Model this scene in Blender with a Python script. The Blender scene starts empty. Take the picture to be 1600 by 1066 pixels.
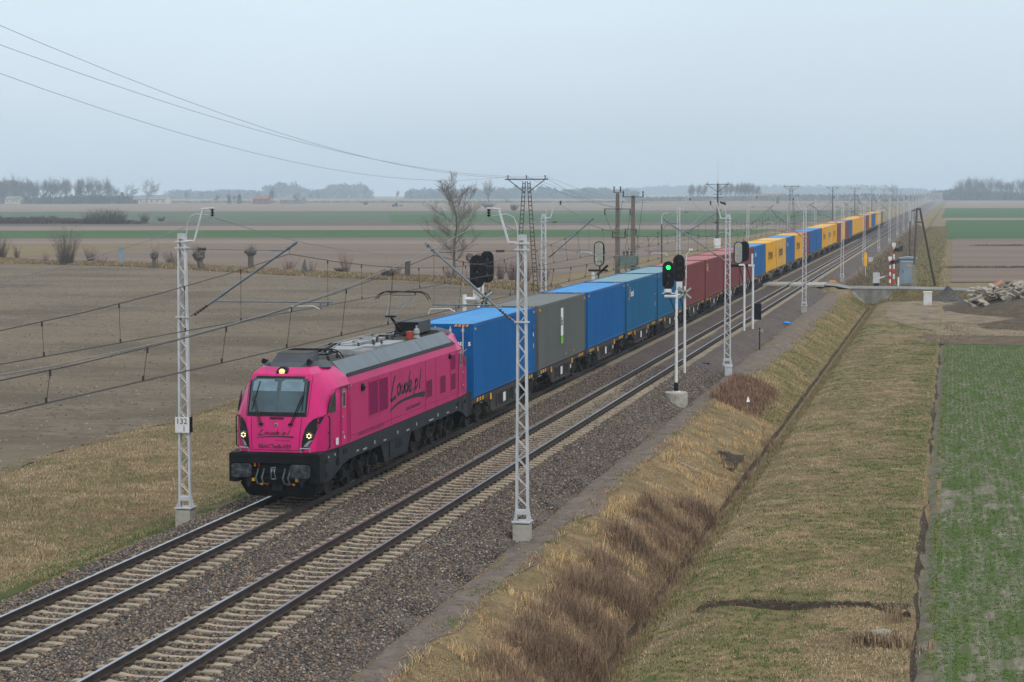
import bpy, bmesh, math, random
import numpy as np
from mathutils import Matrix, Vector
C = bpy.context.scene.collection
sc = bpy.context.scene
rad = math.radians
# ------------------------------------------------------------------ camera
FPX, YAW, PITCH, ROLL, EYE = 3284.66, 0.206675, 0.070547, -0.001876, 9.1034
_f = Vector((-math.sin(YAW)*math.cos(PITCH), math.cos(YAW)*math.cos(PITCH), -math.sin(PITCH)))
_r0 = Vector((math.cos(YAW), math.sin(YAW), 0)); _u0 = _r0.cross(_f)
_r = _r0*math.cos(ROLL) + _u0*math.sin(ROLL); _u = _u0*math.cos(ROLL) - _r0*math.sin(ROLL)
cam_d = bpy.data.cameras.new('camera'); cam = bpy.data.objects.new('camera', cam_d); C.objects.link(cam)
cam.matrix_world = Matrix(((_r.x, _u.x, -_f.x, 0), (_r.y, _u.y, -_f.y, 0), (_r.z, _u.z, -_f.z, EYE), (0, 0, 0, 1)))
cam_d.sensor_width = 36.0; cam_d.lens = 36.0*FPX/1600; cam_d.clip_start = 0.5; cam_d.clip_end = 20000
sc.camera = cam
# ------------------------------------------------------------------ sky and sun
SUN_EL, SUN_AZ = rad(50), rad(140)      # azimuth clockwise from +Y: behind the camera, to the right
world = bpy.data.worlds.new('World'); sc.world = world; world.use_nodes = True
wn = world.node_tree; wn.nodes.clear()
def _n(nt, t, **k):
    n = nt.nodes.new(t)
    for a, b in k.items(): setattr(n, a, b)
    return n
sky = _n(wn, 'ShaderNodeTexSky', sky_type='NISHITA', sun_disc=False, sun_elevation=SUN_EL, sun_rotation=SUN_AZ,
         air_density=1.0, dust_density=4.0, ozone_density=1.0, altitude=60)
bg1 = _n(wn, 'ShaderNodeBackground'); bg1.inputs[1].default_value = 0.05
wn.links.new(sky.outputs[0], bg1.inputs[0])
# the overcast layer under that sky: a closed cloud deck, brighter overhead
tc = _n(wn, 'ShaderNodeTexCoord'); sx = _n(wn, 'ShaderNodeSeparateXYZ'); wn.links.new(tc.outputs['Generated'], sx.inputs[0])
cr = _n(wn, 'ShaderNodeValToRGB'); wn.links.new(sx.outputs['Z'], cr.inputs[0])
cr.color_ramp.elements[0].position = 0.0; cr.color_ramp.elements[0].color = (0.44, 0.525, 0.615, 1)
cr.color_ramp.elements[1].position = 1.0; cr.color_ramp.elements[1].color = (0.90, 0.92, 0.94, 1)
e = cr.color_ramp.elements.new(0.20); e.color = (0.62, 0.69, 0.75, 1)
e = cr.color_ramp.elements.new(0.08); e.color = (0.50, 0.59, 0.675, 1)
nz = _n(wn, 'ShaderNodeTexNoise'); nz.inputs['Scale'].default_value = 2.6; nz.inputs['Detail'].default_value = 7
mp = _n(wn, 'ShaderNodeMapping'); mp.inputs['Scale'].default_value = (1, 1, 3.5)
wn.links.new(tc.outputs['Generated'], mp.inputs[0]); wn.links.new(mp.outputs[0], nz.inputs['Vector'])
mr = _n(wn, 'ShaderNodeMapRange'); mr.inputs[1].default_value = 0.3; mr.inputs[2].default_value = 0.7; mr.inputs[3].default_value = 0.95; mr.inputs[4].default_value = 1.05
wn.links.new(nz.outputs['Fac'], mr.inputs[0])
bg2 = _n(wn, 'ShaderNodeBackground'); wn.links.new(cr.outputs[0], bg2.inputs[0])
SKY_GAIN = _n(wn, 'ShaderNodeMath', operation='MULTIPLY'); SKY_GAIN.inputs[1].default_value = 1.15
wn.links.new(mr.outputs[0], SKY_GAIN.inputs[0]); wn.links.new(SKY_GAIN.outputs[0], bg2.inputs[1])
ad = _n(wn, 'ShaderNodeAddShader'); wo = _n(wn, 'ShaderNodeOutputWorld')
wn.links.new(bg1.outputs[0], ad.inputs[0]); wn.links.new(bg2.outputs[0], ad.inputs[1]); wn.links.new(ad.outputs[0], wo.inputs[0])
sl = bpy.data.lights.new('sun', 'SUN'); sl.energy = 1.1; sl.angle = rad(14); sl.color = (1.0, 0.95, 0.88)
sun = bpy.data.objects.new('sun', sl); C.objects.link(sun)
sd = Vector((math.sin(SUN_AZ)*math.cos(SUN_EL), math.cos(SUN_AZ)*math.cos(SUN_EL), math.sin(SUN_EL)))
sun.rotation_euler = (-sd).to_track_quat('-Z', 'Y').to_euler()
sc.view_settings.view_transform = 'Standard'; sc.view_settings.look = 'None'
sc.view_settings.exposure = 0.0; sc.view_settings.gamma = 1.0
sc.render.engine = 'CYCLES'
cy = sc.cycles
cy.use_denoising = True; cy.denoiser = 'OPENIMAGEDENOISE'
cy.max_bounces = 6; cy.diffuse_bounces = 3; cy.glossy_bounces = 3; cy.transmission_bounces = 4; cy.volume_bounces = 2
cy.transparent_max_bounces = 8; cy.caustics_reflective = False; cy.caustics_refractive = False
cy.sample_clamp_indirect = 6.0

# ------------------------------------------------------------------ helpers
def at(x, y, z):                       # photo pixel -> point at height z
    d = _f + _r*((x-800)/FPX) - _u*((y-533)/FPX); t = (z-EYE)/d.z
    return Vector((0, 0, EYE)) + d*t
def aty(x, y, Y):                      # photo pixel -> point at distance Y
    d = _f + _r*((x-800)/FPX) - _u*((y-533)/FPX); t = Y/d.y
    return Vector((0, 0, EYE)) + d*t
def sr(r, g, b, k=1.0):                # sRGB 0..255 -> linear
    f = lambda c: (c/255/12.92 if c <= 10 else ((c/255+0.055)/1.055)**2.4)
    return (f(r)*k, f(g)*k, f(b)*k, 1)
MATS = {}
def mat(name, col, rough=0.6, metal=0.0, var=0.12, scale=3.0, bump=0.0, bscale=30.0, col2=None, dirt=None, dscale=1.2, damt=0.35, dstretch=None,
        spec=0.22, emis=None, estr=0.0, attr=None, stretch=(1, 1, 1), coat=0.0, world=False):
    if name in MATS: return MATS[name]
    m = bpy.data.materials.new(name); m.use_nodes = True; nt = m.node_tree; b = nt.nodes['Principled BSDF']
    L = nt.links.new
    tcn = _n(nt, 'ShaderNodeNewGeometry') if world else _n(nt, 'ShaderNodeTexCoord')
    vec = tcn.outputs['Position'] if world else tcn.outputs['Object']
    mpn = _n(nt, 'ShaderNodeMapping'); mpn.inputs['Scale'].default_value = stretch; L(vec, mpn.inputs[0]); vec = mpn.outputs[0]
    n1 = _n(nt, 'ShaderNodeTexNoise'); n1.inputs['Scale'].default_value = scale; n1.inputs['Detail'].default_value = 6; L(vec, n1.inputs['Vector'])
    c = col if len(col) == 4 else (*col, 1)
    c2 = col2 if col2 else tuple(min(1, v*(1-var*1.6)) for v in c[:3])+(1,)
    c2 = c2 if len(c2) == 4 else (*c2, 1)
    c1 = c if col2 else tuple(min(1, v*(1+var)) for v in c[:3])+(1,)
    mx = _n(nt, 'ShaderNodeMixRGB'); mrn = _n(nt, 'ShaderNodeMapRange'); mrn.inputs[1].default_value = 0.35; mrn.inputs[2].default_value = 0.65
    L(n1.outputs['Fac'], mrn.inputs[0]); L(mrn.outputs[0], mx.inputs[0]); mx.inputs[1].default_value = c1; mx.inputs[2].default_value = c2
    out = mx.outputs[0]
    if dirt:
        n2 = _n(nt, 'ShaderNodeTexNoise'); n2.inputs['Scale'].default_value = dscale; n2.inputs['Detail'].default_value = 8; n2.inputs['Roughness'].default_value = 0.65
        mq = _n(nt, 'ShaderNodeMapping'); mq.inputs['Scale'].default_value = dstretch or (1, 1, 1)
        L(tcn.outputs['Position'] if world else tcn.outputs['Object'], mq.inputs[0]); L(mq.outputs[0], n2.inputs['Vector'])
        r2 = _n(nt, 'ShaderNodeMapRange'); r2.inputs[1].default_value = 0.45; r2.inputs[2].default_value = 0.75; r2.inputs[4].default_value = damt
        L(n2.outputs['Fac'], r2.inputs[0]); m2 = _n(nt, 'ShaderNodeMixRGB'); L(r2.outputs[0], m2.inputs[0]); L(out, m2.inputs[1])
        m2.inputs[2].default_value = dirt if len(dirt) == 4 else (*dirt, 1); out = m2.outputs[0]
    if attr:
        an = _n(nt, 'ShaderNodeAttribute', attribute_name=attr); m3 = _n(nt, 'ShaderNodeMixRGB', blend_type='MULTIPLY'); m3.inputs[0].default_value = 1
        L(out, m3.inputs[1]); L(an.outputs['Color'], m3.inputs[2]); out = m3.outputs[0]
    L(out, b.inputs['Base Color'])
    b.inputs['Roughness'].default_value = rough; b.inputs['Metallic'].default_value = metal
    b.inputs['Specular IOR Level'].default_value = spec; b.inputs['Coat Weight'].default_value = coat
    if emis:
        b.inputs['Emission Color'].default_value = emis if len(emis) == 4 else (*emis, 1); b.inputs['Emission Strength'].default_value = estr
    if bump > 0:
        n4 = _n(nt, 'ShaderNodeTexNoise'); n4.inputs['Scale'].default_value = bscale; n4.inputs['Detail'].default_value = 5; L(vec, n4.inputs['Vector'])
        bp = _n(nt, 'ShaderNodeBump'); bp.inputs['Strength'].default_value = 1.0; bp.inputs['Distance'].default_value = bump
        L(n4.outputs['Fac'], bp.inputs['Height']); L(bp.outputs[0], b.inputs['Normal'])
    MATS[name] = m; return m

class MB:                              # collects shapes, links them as ONE mesh
    def __init__(s): s.v = []; s.f = []; s.m = []; s.cur = 0
    def mi(s, i): s.cur = i; return s
    def add(s, vs, fs):
        o = len(s.v); s.v += [tuple(p) for p in vs]
        for f in fs: s.f.append(tuple(i+o for i in f)); s.m.append(s.cur)
        return s
    def box(s, lo, hi, rot=None, c=None):
        x0, y0, z0 = lo; x1, y1, z1 = hi
        vs = [Vector(p) for p in ((x0,y0,z0),(x1,y0,z0),(x1,y1,z0),(x0,y1,z0),(x0,y0,z1),(x1,y0,z1),(x1,y1,z1),(x0,y1,z1))]
        if rot is not None:
            c = Vector(c) if c is not None else (Vector(lo)+Vector(hi))/2
            vs = [rot @ (p-c) + c for p in vs]
        return s.add(vs, [(0,3,2,1),(4,5,6,7),(0,1,5,4),(1,2,6,5),(2,3,7,6),(3,0,4,7)])
    def cbox(s, c, d, rot=None): return s.box([c[i]-d[i]/2 for i in range(3)], [c[i]+d[i]/2 for i in range(3)], rot)
    def tube(s, p, q, r, n=6, r2=None, cap=True):
        p, q = Vector(p), Vector(q); d = (q-p)
        if d.length < 1e-6: return s
        a = d.normalized(); t = Vector((0,0,1)) if abs(a.z) < 0.9 else Vector((1,0,0)); u = a.cross(t).normalized(); w = a.cross(u)
        r2 = r if r2 is None else r2
        vs = [p+(u*math.cos(k*2*math.pi/n)+w*math.sin(k*2*math.pi/n))*r for k in range(n)]+[q+(u*math.cos(k*2*math.pi/n)+w*math.sin(k*2*math.pi/n))*r2 for k in range(n)]
        fs = [(k, (k+1) % n, n+(k+1) % n, n+k) for k in range(n)]
        if cap: fs += [tuple(range(n-1, -1, -1)), tuple(range(n, 2*n))]
        return s.add(vs, fs)
    def path(s, pts, r, n=5):
        for a, b in zip(pts[:-1], pts[1:]): s.tube(a, b, r, n)
        return s
    def poly(s, pts): return s.add(pts, [tuple(range(len(pts)))])
    def prism(s, pts, d):              # a flat outline and its thickness vector
        n = len(pts); d = Vector(d); vs = [Vector(p) for p in pts]+[Vector(p)+d for p in pts]
        return s.add(vs, [tuple(range(n-1, -1, -1)), tuple(range(n, 2*n))]+[(k, (k+1) % n, n+(k+1) % n, n+k) for k in range(n)])
    def grid(s, rows, close=False):    # rows of points
        o = len(s.v); n = len(rows[0])
        for r in rows: s.v += [tuple(p) for p in r]
        for i in range(len(rows)-1):
            for j in range(n-1 if not close else n):
                k = (j+1) % n
                s.f.append((o+i*n+j, o+i*n+k, o+(i+1)*n+k, o+(i+1)*n+j)); s.m.append(s.cur)
        return s
    def lathe(s, base, prof, n=16, axis='z'):
        rows = []
        for r, h in prof:
            row = []
            for k in range(n):
                a = k*2*math.pi/n; c, q = math.cos(a)*r, math.sin(a)*r
                row.append({'z': (base[0]+c, base[1]+q, base[2]+h), 'x': (base[0]+h, base[1]+c, base[2]+q), 'y': (base[0]+c, base[1]+h, base[2]+q)}[axis])
            rows.append(row)
        return s.grid(rows, True)
    def stroke(s, pts, w, fn, w2=None):   # 2D brush stroke, mapped into space by fn(u, v)
        n = len(pts)
        rows = []
        for i, p in enumerate(pts):
            a = pts[max(0, i-1)]; b = pts[min(n-1, i+1)]; dx, dy = b[0]-a[0], b[1]-a[1]; l = math.hypot(dx, dy) or 1
            ww = (w if w2 is None else w+(w2-w)*i/(n-1))/2
            rows.append([fn(p[0]-dy/l*ww, p[1]+dx/l*ww), fn(p[0]+dy/l*ww, p[1]-dx/l*ww)])
        return s.grid(rows)
    def build(s, name, mats, parent=None, smooth=None):
        me = bpy.data.meshes.new(name); me.from_pydata(s.v, [], s.f); mats = mats if isinstance(mats, (list, tuple)) else [mats]
        for m in mats: me.materials.append(m)
        if len(mats) > 1: me.polygons.foreach_set('material_index', s.m)
        if smooth:
            me.polygons.foreach_set('use_smooth', [True]*len(me.polygons))
            try: me.set_sharp_from_angle(angle=rad(smooth))
            except Exception: pass
        me.update(); o = bpy.data.objects.new(name, me); C.objects.link(o)
        if parent: o.parent = parent
        return o
def tag(o, label=None, cat=None, group=None, kind=None):
    for k, v in (('label', label), ('category', cat), ('group', group), ('kind', kind)):
        if v: o[k] = v
    return o
def thing(name, loc, label, cat, group=None, rz=0):
    o = bpy.data.objects.new(name, None); C.objects.link(o); o.location = loc; o.rotation_euler = (0, 0, rz); o.empty_display_size = 0.3
    return tag(o, label, cat, group)
def kids(o): return [c for c in list(C.objects) if c.parent == o]
KC = {}
def dup(root, loc, label, rz=None, scale=None, group=None):
    def fam(o):
        if o.name not in KC: KC[o.name] = [(c, fam(c)) for c in kids(o)]
        return KC[o.name]
    tree = fam(root)
    def cp(o, par, sub):
        c = o.copy(); C.objects.link(c)
        if par is not None: c.parent = par
        for ch, s2 in sub: cp(ch, c, s2)
        return c
    r = cp(root, None, tree); r.location = loc
    if rz is not None: r.rotation_euler = (0, 0, rz)
    if scale is not None: r.scale = (scale, scale, scale) if not isinstance(scale, tuple) else scale
    r['label'] = label
    if group: r['group'] = group
    return r
def fastmesh(name, V, F, mats, parent=None, cols=None, smooth=False):   # numpy triangles or quads
    me = bpy.data.meshes.new(name); nv, nf, k = len(V), len(F), F.shape[1]
    me.vertices.add(nv); me.vertices.foreach_set('co', V.astype(np.float32).ravel())
    me.loops.add(nf*k); me.loops.foreach_set('vertex_index', F.astype(np.int32).ravel())
    me.polygons.add(nf); me.polygons.foreach_set('loop_start', np.arange(0, nf*k, k, dtype=np.int32))
    try: me.polygons.foreach_set('loop_total', np.full(nf, k, dtype=np.int32))
    except Exception: pass
    if cols is not None:
        ca = me.color_attributes.new('tint', 'FLOAT_COLOR', 'POINT'); a = np.ones((nv, 4), np.float32); a[:, :3] = cols; ca.data.foreach_set('color', a.ravel())
    me.update(calc_edges=True)
    if smooth: me.polygons.foreach_set('use_smooth', np.ones(nf, bool))
    for m in (mats if isinstance(mats, (list, tuple)) else [mats]): me.materials.append(m)
    o = bpy.data.objects.new(name, me); C.objects.link(o)
    if parent: o.parent = parent
    return o
def text_mesh(s, size, fn, mb, ext=1.0, font_shear=0.0, sx=1.0, bold=0.0):
    cu = bpy.data.curves.new('t', 'FONT'); cu.body = s; cu.size = size; cu.shear = font_shear; cu.resolution_u = 3; cu.offset = bold
    o = bpy.data.objects.new('t', cu); C.objects.link(o); bpy.context.view_layer.update()
    me = bpy.data.meshes.new_from_object(o); bpy.data.objects.remove(o)
    mb.add([fn(v.co.x*sx, v.co.y) for v in me.vertices], [tuple(p.vertices) for p in me.polygons])
    bpy.data.meshes.remove(me); return mb
rng = np.random.default_rng(7)
XR, XL = -15.143, -19.249              # centre lines of the two tracks
ML, MR = -22.2, -11.85                 # mast rows
# ------------------------------------------------------------------ the ground and what lies on it
PROF = [(-5000,-1.3),(-35.3,-1.3),(-33,-1.12),(-30,-1.0),(-26.5,-1.08),(-24.6,-1.2),(-23.6,-1.0),(-22.7,-0.8),(-22.3,-0.9),(-11.95,-0.9),(-11.9,-0.74),(-10.95,-0.74),(-10.5,-0.9),
        (-9.6,-1.2),(-8.6,-1.8),(-8.05,-2.1),(-7.96,-2.38),(-7.62,-2.38),(-7.48,-2.02),(-6.9,-1.62),(-6.2,-1.4),(-5,-1.32),(-1.1,-1.3),(-0.85,-1.33),(-0.7,-1.46),(-0.5,-1.38),(-0.3,-1.36),(0,-1.36),(5000,-1.36)]
PX, PZ = np.array([p[0] for p in PROF]), np.array([p[1] for p in PROF])
def sstep(a, b, x): t = np.clip((x-a)/(b-a), 0, 1); return t*t*(3-2*t)
def vnoise(x, y, s, seed=0):           # smooth value noise
    x, y = x/s, y/s; xi, yi = np.floor(x), np.floor(y); fx, fy = x-xi, y-yi; fx = fx*fx*(3-2*fx); fy = fy*fy*(3-2*fy)
    h = lambda a, b: np.modf(np.abs(np.sin(a*127.1+b*311.7+seed*74.7)*43758.5453))[0]
    return (h(xi, yi)*(1-fx)+h(xi+1, yi)*fx)*(1-fy)+(h(xi, yi+1)*(1-fx)+h(xi+1, yi+1)*fx)*fy-0.5
def gz(X, Y):
    X = np.asarray(X, float); Y = np.asarray(Y, float)
    z = np.interp(X, PX, PZ)
    near = sstep(420, 250, Y)
    verge = ((X > -35) & (X < -22.8)) | ((X > -10.9) & (X < -8.1)) | ((X > -7.4) & (X < -1.0))
    z = z+near*verge*(0.09*vnoise(X, Y, 2.3, 1)+0.06*vnoise(X, Y, 0.7, 2)+0.05*vnoise(X, Y, .33, 6))
    # the road bank with the culvert
    top = np.where(X > -11.0, -0.46-0.02*np.clip(X+5, 0, 30), -0.15)
    slot = (X > -9.62) & (X < -5.7)
    ra = np.where(slot, sstep(209.75, 209.95, Y), sstep(205.5, 209.6, Y)*(1-sstep(217.2, 221, Y)))
    ra = np.where(slot, ra*(1-sstep(217.2, 221, Y)), ra)
    ra = np.where(X < -12.35, 0, ra)
    z = z*(1-ra)+np.maximum(top, z)*ra
    # spoil ridge of the cross trench
    return z
xs = np.concatenate([[-4500,-2600,-1500,-900,-500,-300,-200,-140,-100,-70,-50,-42,-38,-36], np.arange(-35.3,-23,0.5), [-22.9,-22.7,-22.3,-17,-12.2,-11.95,-11.9,-11.4,-10.95], np.arange(-10.7,-8.2,0.22),
     [-8.12,-8.05,-7.98,-7.8,-7.55,-7.45,-7.3,-7.1,-6.9,-6.6,-6.3], np.arange(-6.0,-1.1,0.3), [-1.1,-0.95,-0.85,-0.78,-0.7,-0.6,-0.5,-0.3,0,1,2,4,6,8,12,20,40,80,160,300,600,1400]])
ys = np.concatenate([[-150,-60,0,20,28], np.arange(32,120,0.4), np.arange(120,205,1.0), np.arange(205,222,0.25), np.arange(222,300,3), np.arange(300,460,20), [500,600,750,950,1200,1600,2200,3000,4200,5900]])
GX, GY = np.meshgrid(xs, ys); GZ = gz(GX, GY)
nX, nY = len(xs), len(ys)
idx = np.arange(nX*nY).reshape(nY, nX)
F = np.stack([idx[:-1,:-1].ravel(), idx[:-1,1:].ravel(), idx[1:,1:].ravel(), idx[1:,:-1].ravel()], 1)
def soil_mat(name, layers, scale, stretch=(1,1,1), bump=0.02, bscale=9, rot=0.0, rough=0.95, dark=0.68):
    """layers: (colour, noise scale, low, high) laid one over another; real colour patches of straw, green growth and soil"""
    m = bpy.data.materials.new(name); m.use_nodes = True; nt = m.node_tree; b = nt.nodes['Principled BSDF']; L = nt.links.new
    g = _n(nt, 'ShaderNodeNewGeometry'); mpn = _n(nt, 'ShaderNodeMapping'); mpn.inputs['Rotation'].default_value = (0, 0, rot); mpn.inputs['Scale'].default_value = stretch
    mp0 = mpn; L(g.outputs['Position'], mpn.inputs[0])
    out = None
    for i, (col, s, lo, hi) in enumerate(layers):
        col = tuple(c*dark for c in col[:3])+(1,)
        if out is None:
            rgb = _n(nt, 'ShaderNodeRGB'); rgb.outputs[0].default_value = col; out = rgb.outputs[0]; continue
        n = _n(nt, 'ShaderNodeTexNoise', noise_dimensions='4D'); n.inputs['W'].default_value = i*3.7; n.inputs['Scale'].default_value = s; n.inputs['Detail'].default_value = 7; n.inputs['Roughness'].default_value = 0.62
        L(mpn.outputs[0], n.inputs['Vector']); r = _n(nt, 'ShaderNodeMapRange'); r.inputs[1].default_value = lo; r.inputs[2].default_value = hi; L(n.outputs['Fac'], r.inputs[0])
        mx = _n(nt, 'ShaderNodeMixRGB'); L(r.outputs[0], mx.inputs[0]); L(out, mx.inputs[1]); mx.inputs[2].default_value = col; out = mx.outputs[0]
    L(out, b.inputs['Base Color']); b.inputs['Roughness'].default_value = rough; b.inputs['Specular IOR Level'].default_value = 0.15
    n = _n(nt, 'ShaderNodeTexNoise'); n.inputs['Scale'].default_value = bscale; n.inputs['Detail'].default_value = 6; n.inputs['Roughness'].default_value = 0.7; L(g.outputs['Position'], n.inputs['Vector'])
    bp = _n(nt, 'ShaderNodeBump'); bp.inputs['Distance'].default_value = bump; L(n.outputs['Fac'], bp.inputs['Height']); L(bp.outputs[0], b.inputs['Normal'])
    return m
STRAW, STRAW2 = sr(150,130,96), sr(170,146,106)
GREEN, DGREEN = sr(92,112,56), sr(70,84,44)
BROWN, DBROWN = sr(112,92,70), sr(84,70,56)
m_verge = soil_mat('verge_grass', [(sr(128,112,82),1,0,1),(sr(158,136,100),1.7,.42,.6),(sr(104,106,66),0.35,.5,.68),(sr(108,88,68),0.9,.55,.72),(sr(84,74,56),9,.52,.7),(sr(172,150,112),14,.56,.7)], 1, bump=0.05, bscale=7)
ground = fastmesh('ground', np.stack([GX.ravel(), GY.ravel(), GZ.ravel()], 1), F, m_verge, smooth=True)
tag(ground, kind='structure')
def strip(name, mtl, xf0, xf1, y0, y1, lift, dy=0.5, nx=6, jag=0.25, seed=5, kind='structure', zfn=None):
    """a sheet between two X edges (numbers or functions of Y), draped on the ground, edges uneven"""
    Y = np.concatenate([np.arange(y0, min(y1, 130), dy), np.arange(130, min(y1, 400), 3*dy), np.geomspace(400, max(y1, 401), 40)]) if y1 > 400 else np.arange(y0, y1+dy, dy)
    Y = np.unique(np.clip(Y, y0, y1))
    a = xf0(Y) if callable(xf0) else np.full_like(Y, xf0); b = xf1(Y) if callable(xf1) else np.full_like(Y, xf1)
    a = a+jag*(vnoise(Y, Y*0, 1.6, seed)+0.8*vnoise(Y, Y*0, 6, seed+1)); b = b+jag*(vnoise(Y, Y*0, 1.3, seed+2)+0.8*vnoise(Y, Y*0, 5, seed+3))
    t = np.linspace(0, 1, nx)[None, :]; X = a[:, None]*(1-t)+b[:, None]*t; YY = np.repeat(Y[:, None], nx, 1)
    Z = (zfn or gz)(X, YY)+lift
    i = np.arange(len(Y)*nx).reshape(len(Y), nx); F = np.stack([i[:-1,:-1].ravel(), i[:-1,1:].ravel(), i[1:,1:].ravel(), i[1:,:-1].ravel()], 1)
    o = fastmesh(name, np.stack([X.ravel(), YY.ravel(), Z.ravel()], 1), F, mtl, smooth=True)
    if kind: tag(o, kind=kind)
    return o
# ---- ploughed and sown fields: sheets on the flat ground
m_plough = soil_mat('ploughed_soil', [(sr(124,113,96),1,0,1),(sr(138,126,108),.9,.45,.6),(sr(98,88,74),2.6,.5,.64),(sr(150,138,120),5,.56,.7),(sr(108,98,82),.09,.46,.6),(sr(136,122,102),.05,.5,.62)], 1, stretch=(0.8,1.3,1), rot=0.25, bump=0.16, bscale=3)
m_plough_dark = None
m_tilled = soil_mat('tilled_soil', [(sr(124,108,94),1,0,1),(sr(140,122,106),.05,.42,.6),(sr(108,96,84),.3,.5,.7)], 1, stretch=(0.05,1.6,1), rot=YAW, bump=0.05, bscale=2)
m_pale = soil_mat('pale_stubble', [(sr(150,132,116),1,0,1),(sr(134,118,104),.1,.45,.62)], 1, stretch=(0.05,1.6,1), rot=YAW, bump=0.03, bscale=2)
m_winter = soil_mat('winter_crop', [(sr(62,96,48),1,0,1),(sr(72,104,54),.05,.45,.6),(sr(84,96,62),.4,.6,.8)], 1, stretch=(0.05,1.0,1), rot=YAW, bump=0.03, bscale=3)
m_winter2 = soil_mat('thin_crop', [(sr(82,104,74),1,0,1),(sr(98,104,84),.02,.42,.6)], 1, stretch=(0.05,1.0,1), rot=YAW, bump=0.03, bscale=3)
m_dusk = soil_mat('dark_soil', [(sr(96,90,84),1,0,1),(sr(108,100,92),.1,.42,.6)], 1, stretch=(0.05,1.0,1), rot=YAW, bump=0.03, bscale=3)
sY, cY = math.sin(YAW), math.cos(YAW)
def band(name, mtl, ynear, yfar, side, xa, xb, lift=0.02, jit=0.0):
    """a field lying square to the lane, given by where its near and far edges show; side edge follows the railway"""
    d0, d1 = FPX*10.4/(ynear-300.0), FPX*10.4/(yfar-300.0)
    yy = lambda d, x: (d+x*sY)/cY
    n = 16; mb = MB(); rows = []
    for d in (d0, d1):
        X0 = max(xa*d, -4300) if side < 0 else xa; X1 = xb if side < 0 else min(xb, 0.12*d+60)
        rows.append([(X0+(X1-X0)*k/n, yy(d, X0+(X1-X0)*k/n)+jit*math.sin(k*2.3+d), -1.3+lift) for k in range(n+1)])
    mb.grid(rows); return tag(mb.build(name, mtl), kind='structure')
# left of the railway, far to near
band('stubble_field', m_pale, 328.5, 318, -1, -0.62, -60, 0.02)
band('thin_crop_field', m_winter2, 345.5, 328.5, -1, -0.62, -48, 0.03)
band('soil_strip', m_dusk, 351.5, 345.5, -1, -0.62, -48, 0.02)
band('stubble_strip', m_pale, 358, 351.5, -1, -0.62, -48, 0.03)
band('green_crop_strip', m_winter, 370, 358, -1, -0.62, -48, 0.04)
band('tilled_field', m_tilled, 374.5, 370, -1, -0.62, -48, 0.03)
band('stubble_patch', m_pale, 379.5, 374.5, -1, -0.62, -48, 0.035)
band('crop_strip_beyond', m_winter, 346.5, 334, -1, -0.262, -60, 0.06)
HED = [(-260,396),(-180,331),(-137,289),(-113,279),(-75.5,247),(-62.4,239),(-41.6,214),(-37,206)]
hx = np.array([p[0] for p in HED]); hy = np.array([p[1] for p in HED])
mb = MB(); X = np.linspace(-150, -48, 40)          # tilled field behind the hedge verge
mb.grid([[(x, np.interp(x, hx, hy)+14, -1.28) for x in X], [(x, (FPX*10.4/79.5+x*sY)/cY, -1.28) for x in X]]); tag(mb.build('tilled_field', m_tilled), kind='structure')
mb = MB(); X = np.linspace(-260, -35.6, 90)        # the big ploughed field beside the line
mb.grid([[(x+0.5*math.sin(x*.9)*(i==0), 20+(np.interp(x, hx, hy)-20)*t-0.6*math.sin(x*.37)*(i>28), -1.28) for x in X] for i, t in enumerate(np.linspace(0, 1, 30))])
tag(mb.build('ploughed_field', m_plough), kind='structure')
strip('field_edge', m_plough, -38, -34.8, 25, 206, 0.03, jag=1.1, seed=31)
# right of the railway
def rx(px, Y): return px
band('tilled_field', m_tilled, 441, 373.5, 1, -0.2, 400, 0.02)
band('green_crop_field', m_winter, 373.5, 344.5, 1, -2.4, 600, 0.03)
band('stubble_strip', m_pale, 344.5, 341, 1, -3.4, 700, 0.04)
band('green_crop_field', m_winter, 341, 325.5, 1, -4.6, 900, 0.03)
band('stubble_field', m_pale, 325.5, 313.6, 1, -7, 1200, 0.02)
# the young crop beside the meadow
m_crop = soil_mat('crop_soil', [(sr(126,122,106),1,0,1),(sr(150,144,128),2.5,.48,.62),(sr(88,104,58),.8,.47,.58),(sr(100,94,80),7,.5,.7)], 1, stretch=(2.4,0.35,1), bump=0.04, bscale=6)
m_crop2 = soil_mat('edge_soil', [(sr(128,122,106),1,0,1),(sr(108,100,86),3,.45,.6),(sr(100,108,66),1.2,.5,.62)], 1, bump=.06, bscale=6)
strip('young_crop_field', m_crop, -0.3, 60, 25, 147, 0.012, nx=14, jag=0.0, seed=9)
m_mud = soil_mat('bare_mud', [(sr(72,62,52),1,0,1),(sr(92,80,68),3,.45,.6),(sr(54,48,42),8,.5,.7)], 1, bump=0.1, bscale=6)
strip('furrow', m_mud, -0.82, -0.68, 25, 148, 0.014, nx=5, jag=0.2, seed=12)
strip('field_edge', m_crop2, -0.72, -0.4, 25, 147.5, 0.02, nx=7, jag=.2, seed=13)
m_dark = soil_mat('ditch_mud', [(sr(96,84,70),1,0,1),(sr(66,58,48),3,.45,.6),(sr(112,100,76),1.1,.5,.62)], 1, bump=0.1, bscale=8)
strip('drainage_ditch', m_dark, -8.03, -7.47, 25, 209.7, 0.015, nx=7, jag=0.03, seed=14)
m_dirt = soil_mat('trodden_dirt', [(sr(140,124,102),1,0,1),(sr(160,144,120),.8,.45,.62),(sr(108,96,80),.6,.5,.66),(sr(100,102,68),1.4,.58,.72)], 1, bump=0.05, bscale=5)
strip('dirt_yard', m_dirt, lambda Y: -5.4+5.5*sstep(176, 153, Y)+1.2*sstep(190,205,Y), lambda Y: 9+0*Y, 152, 205, 0.02, nx=60, jag=1.2, seed=16)
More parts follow.
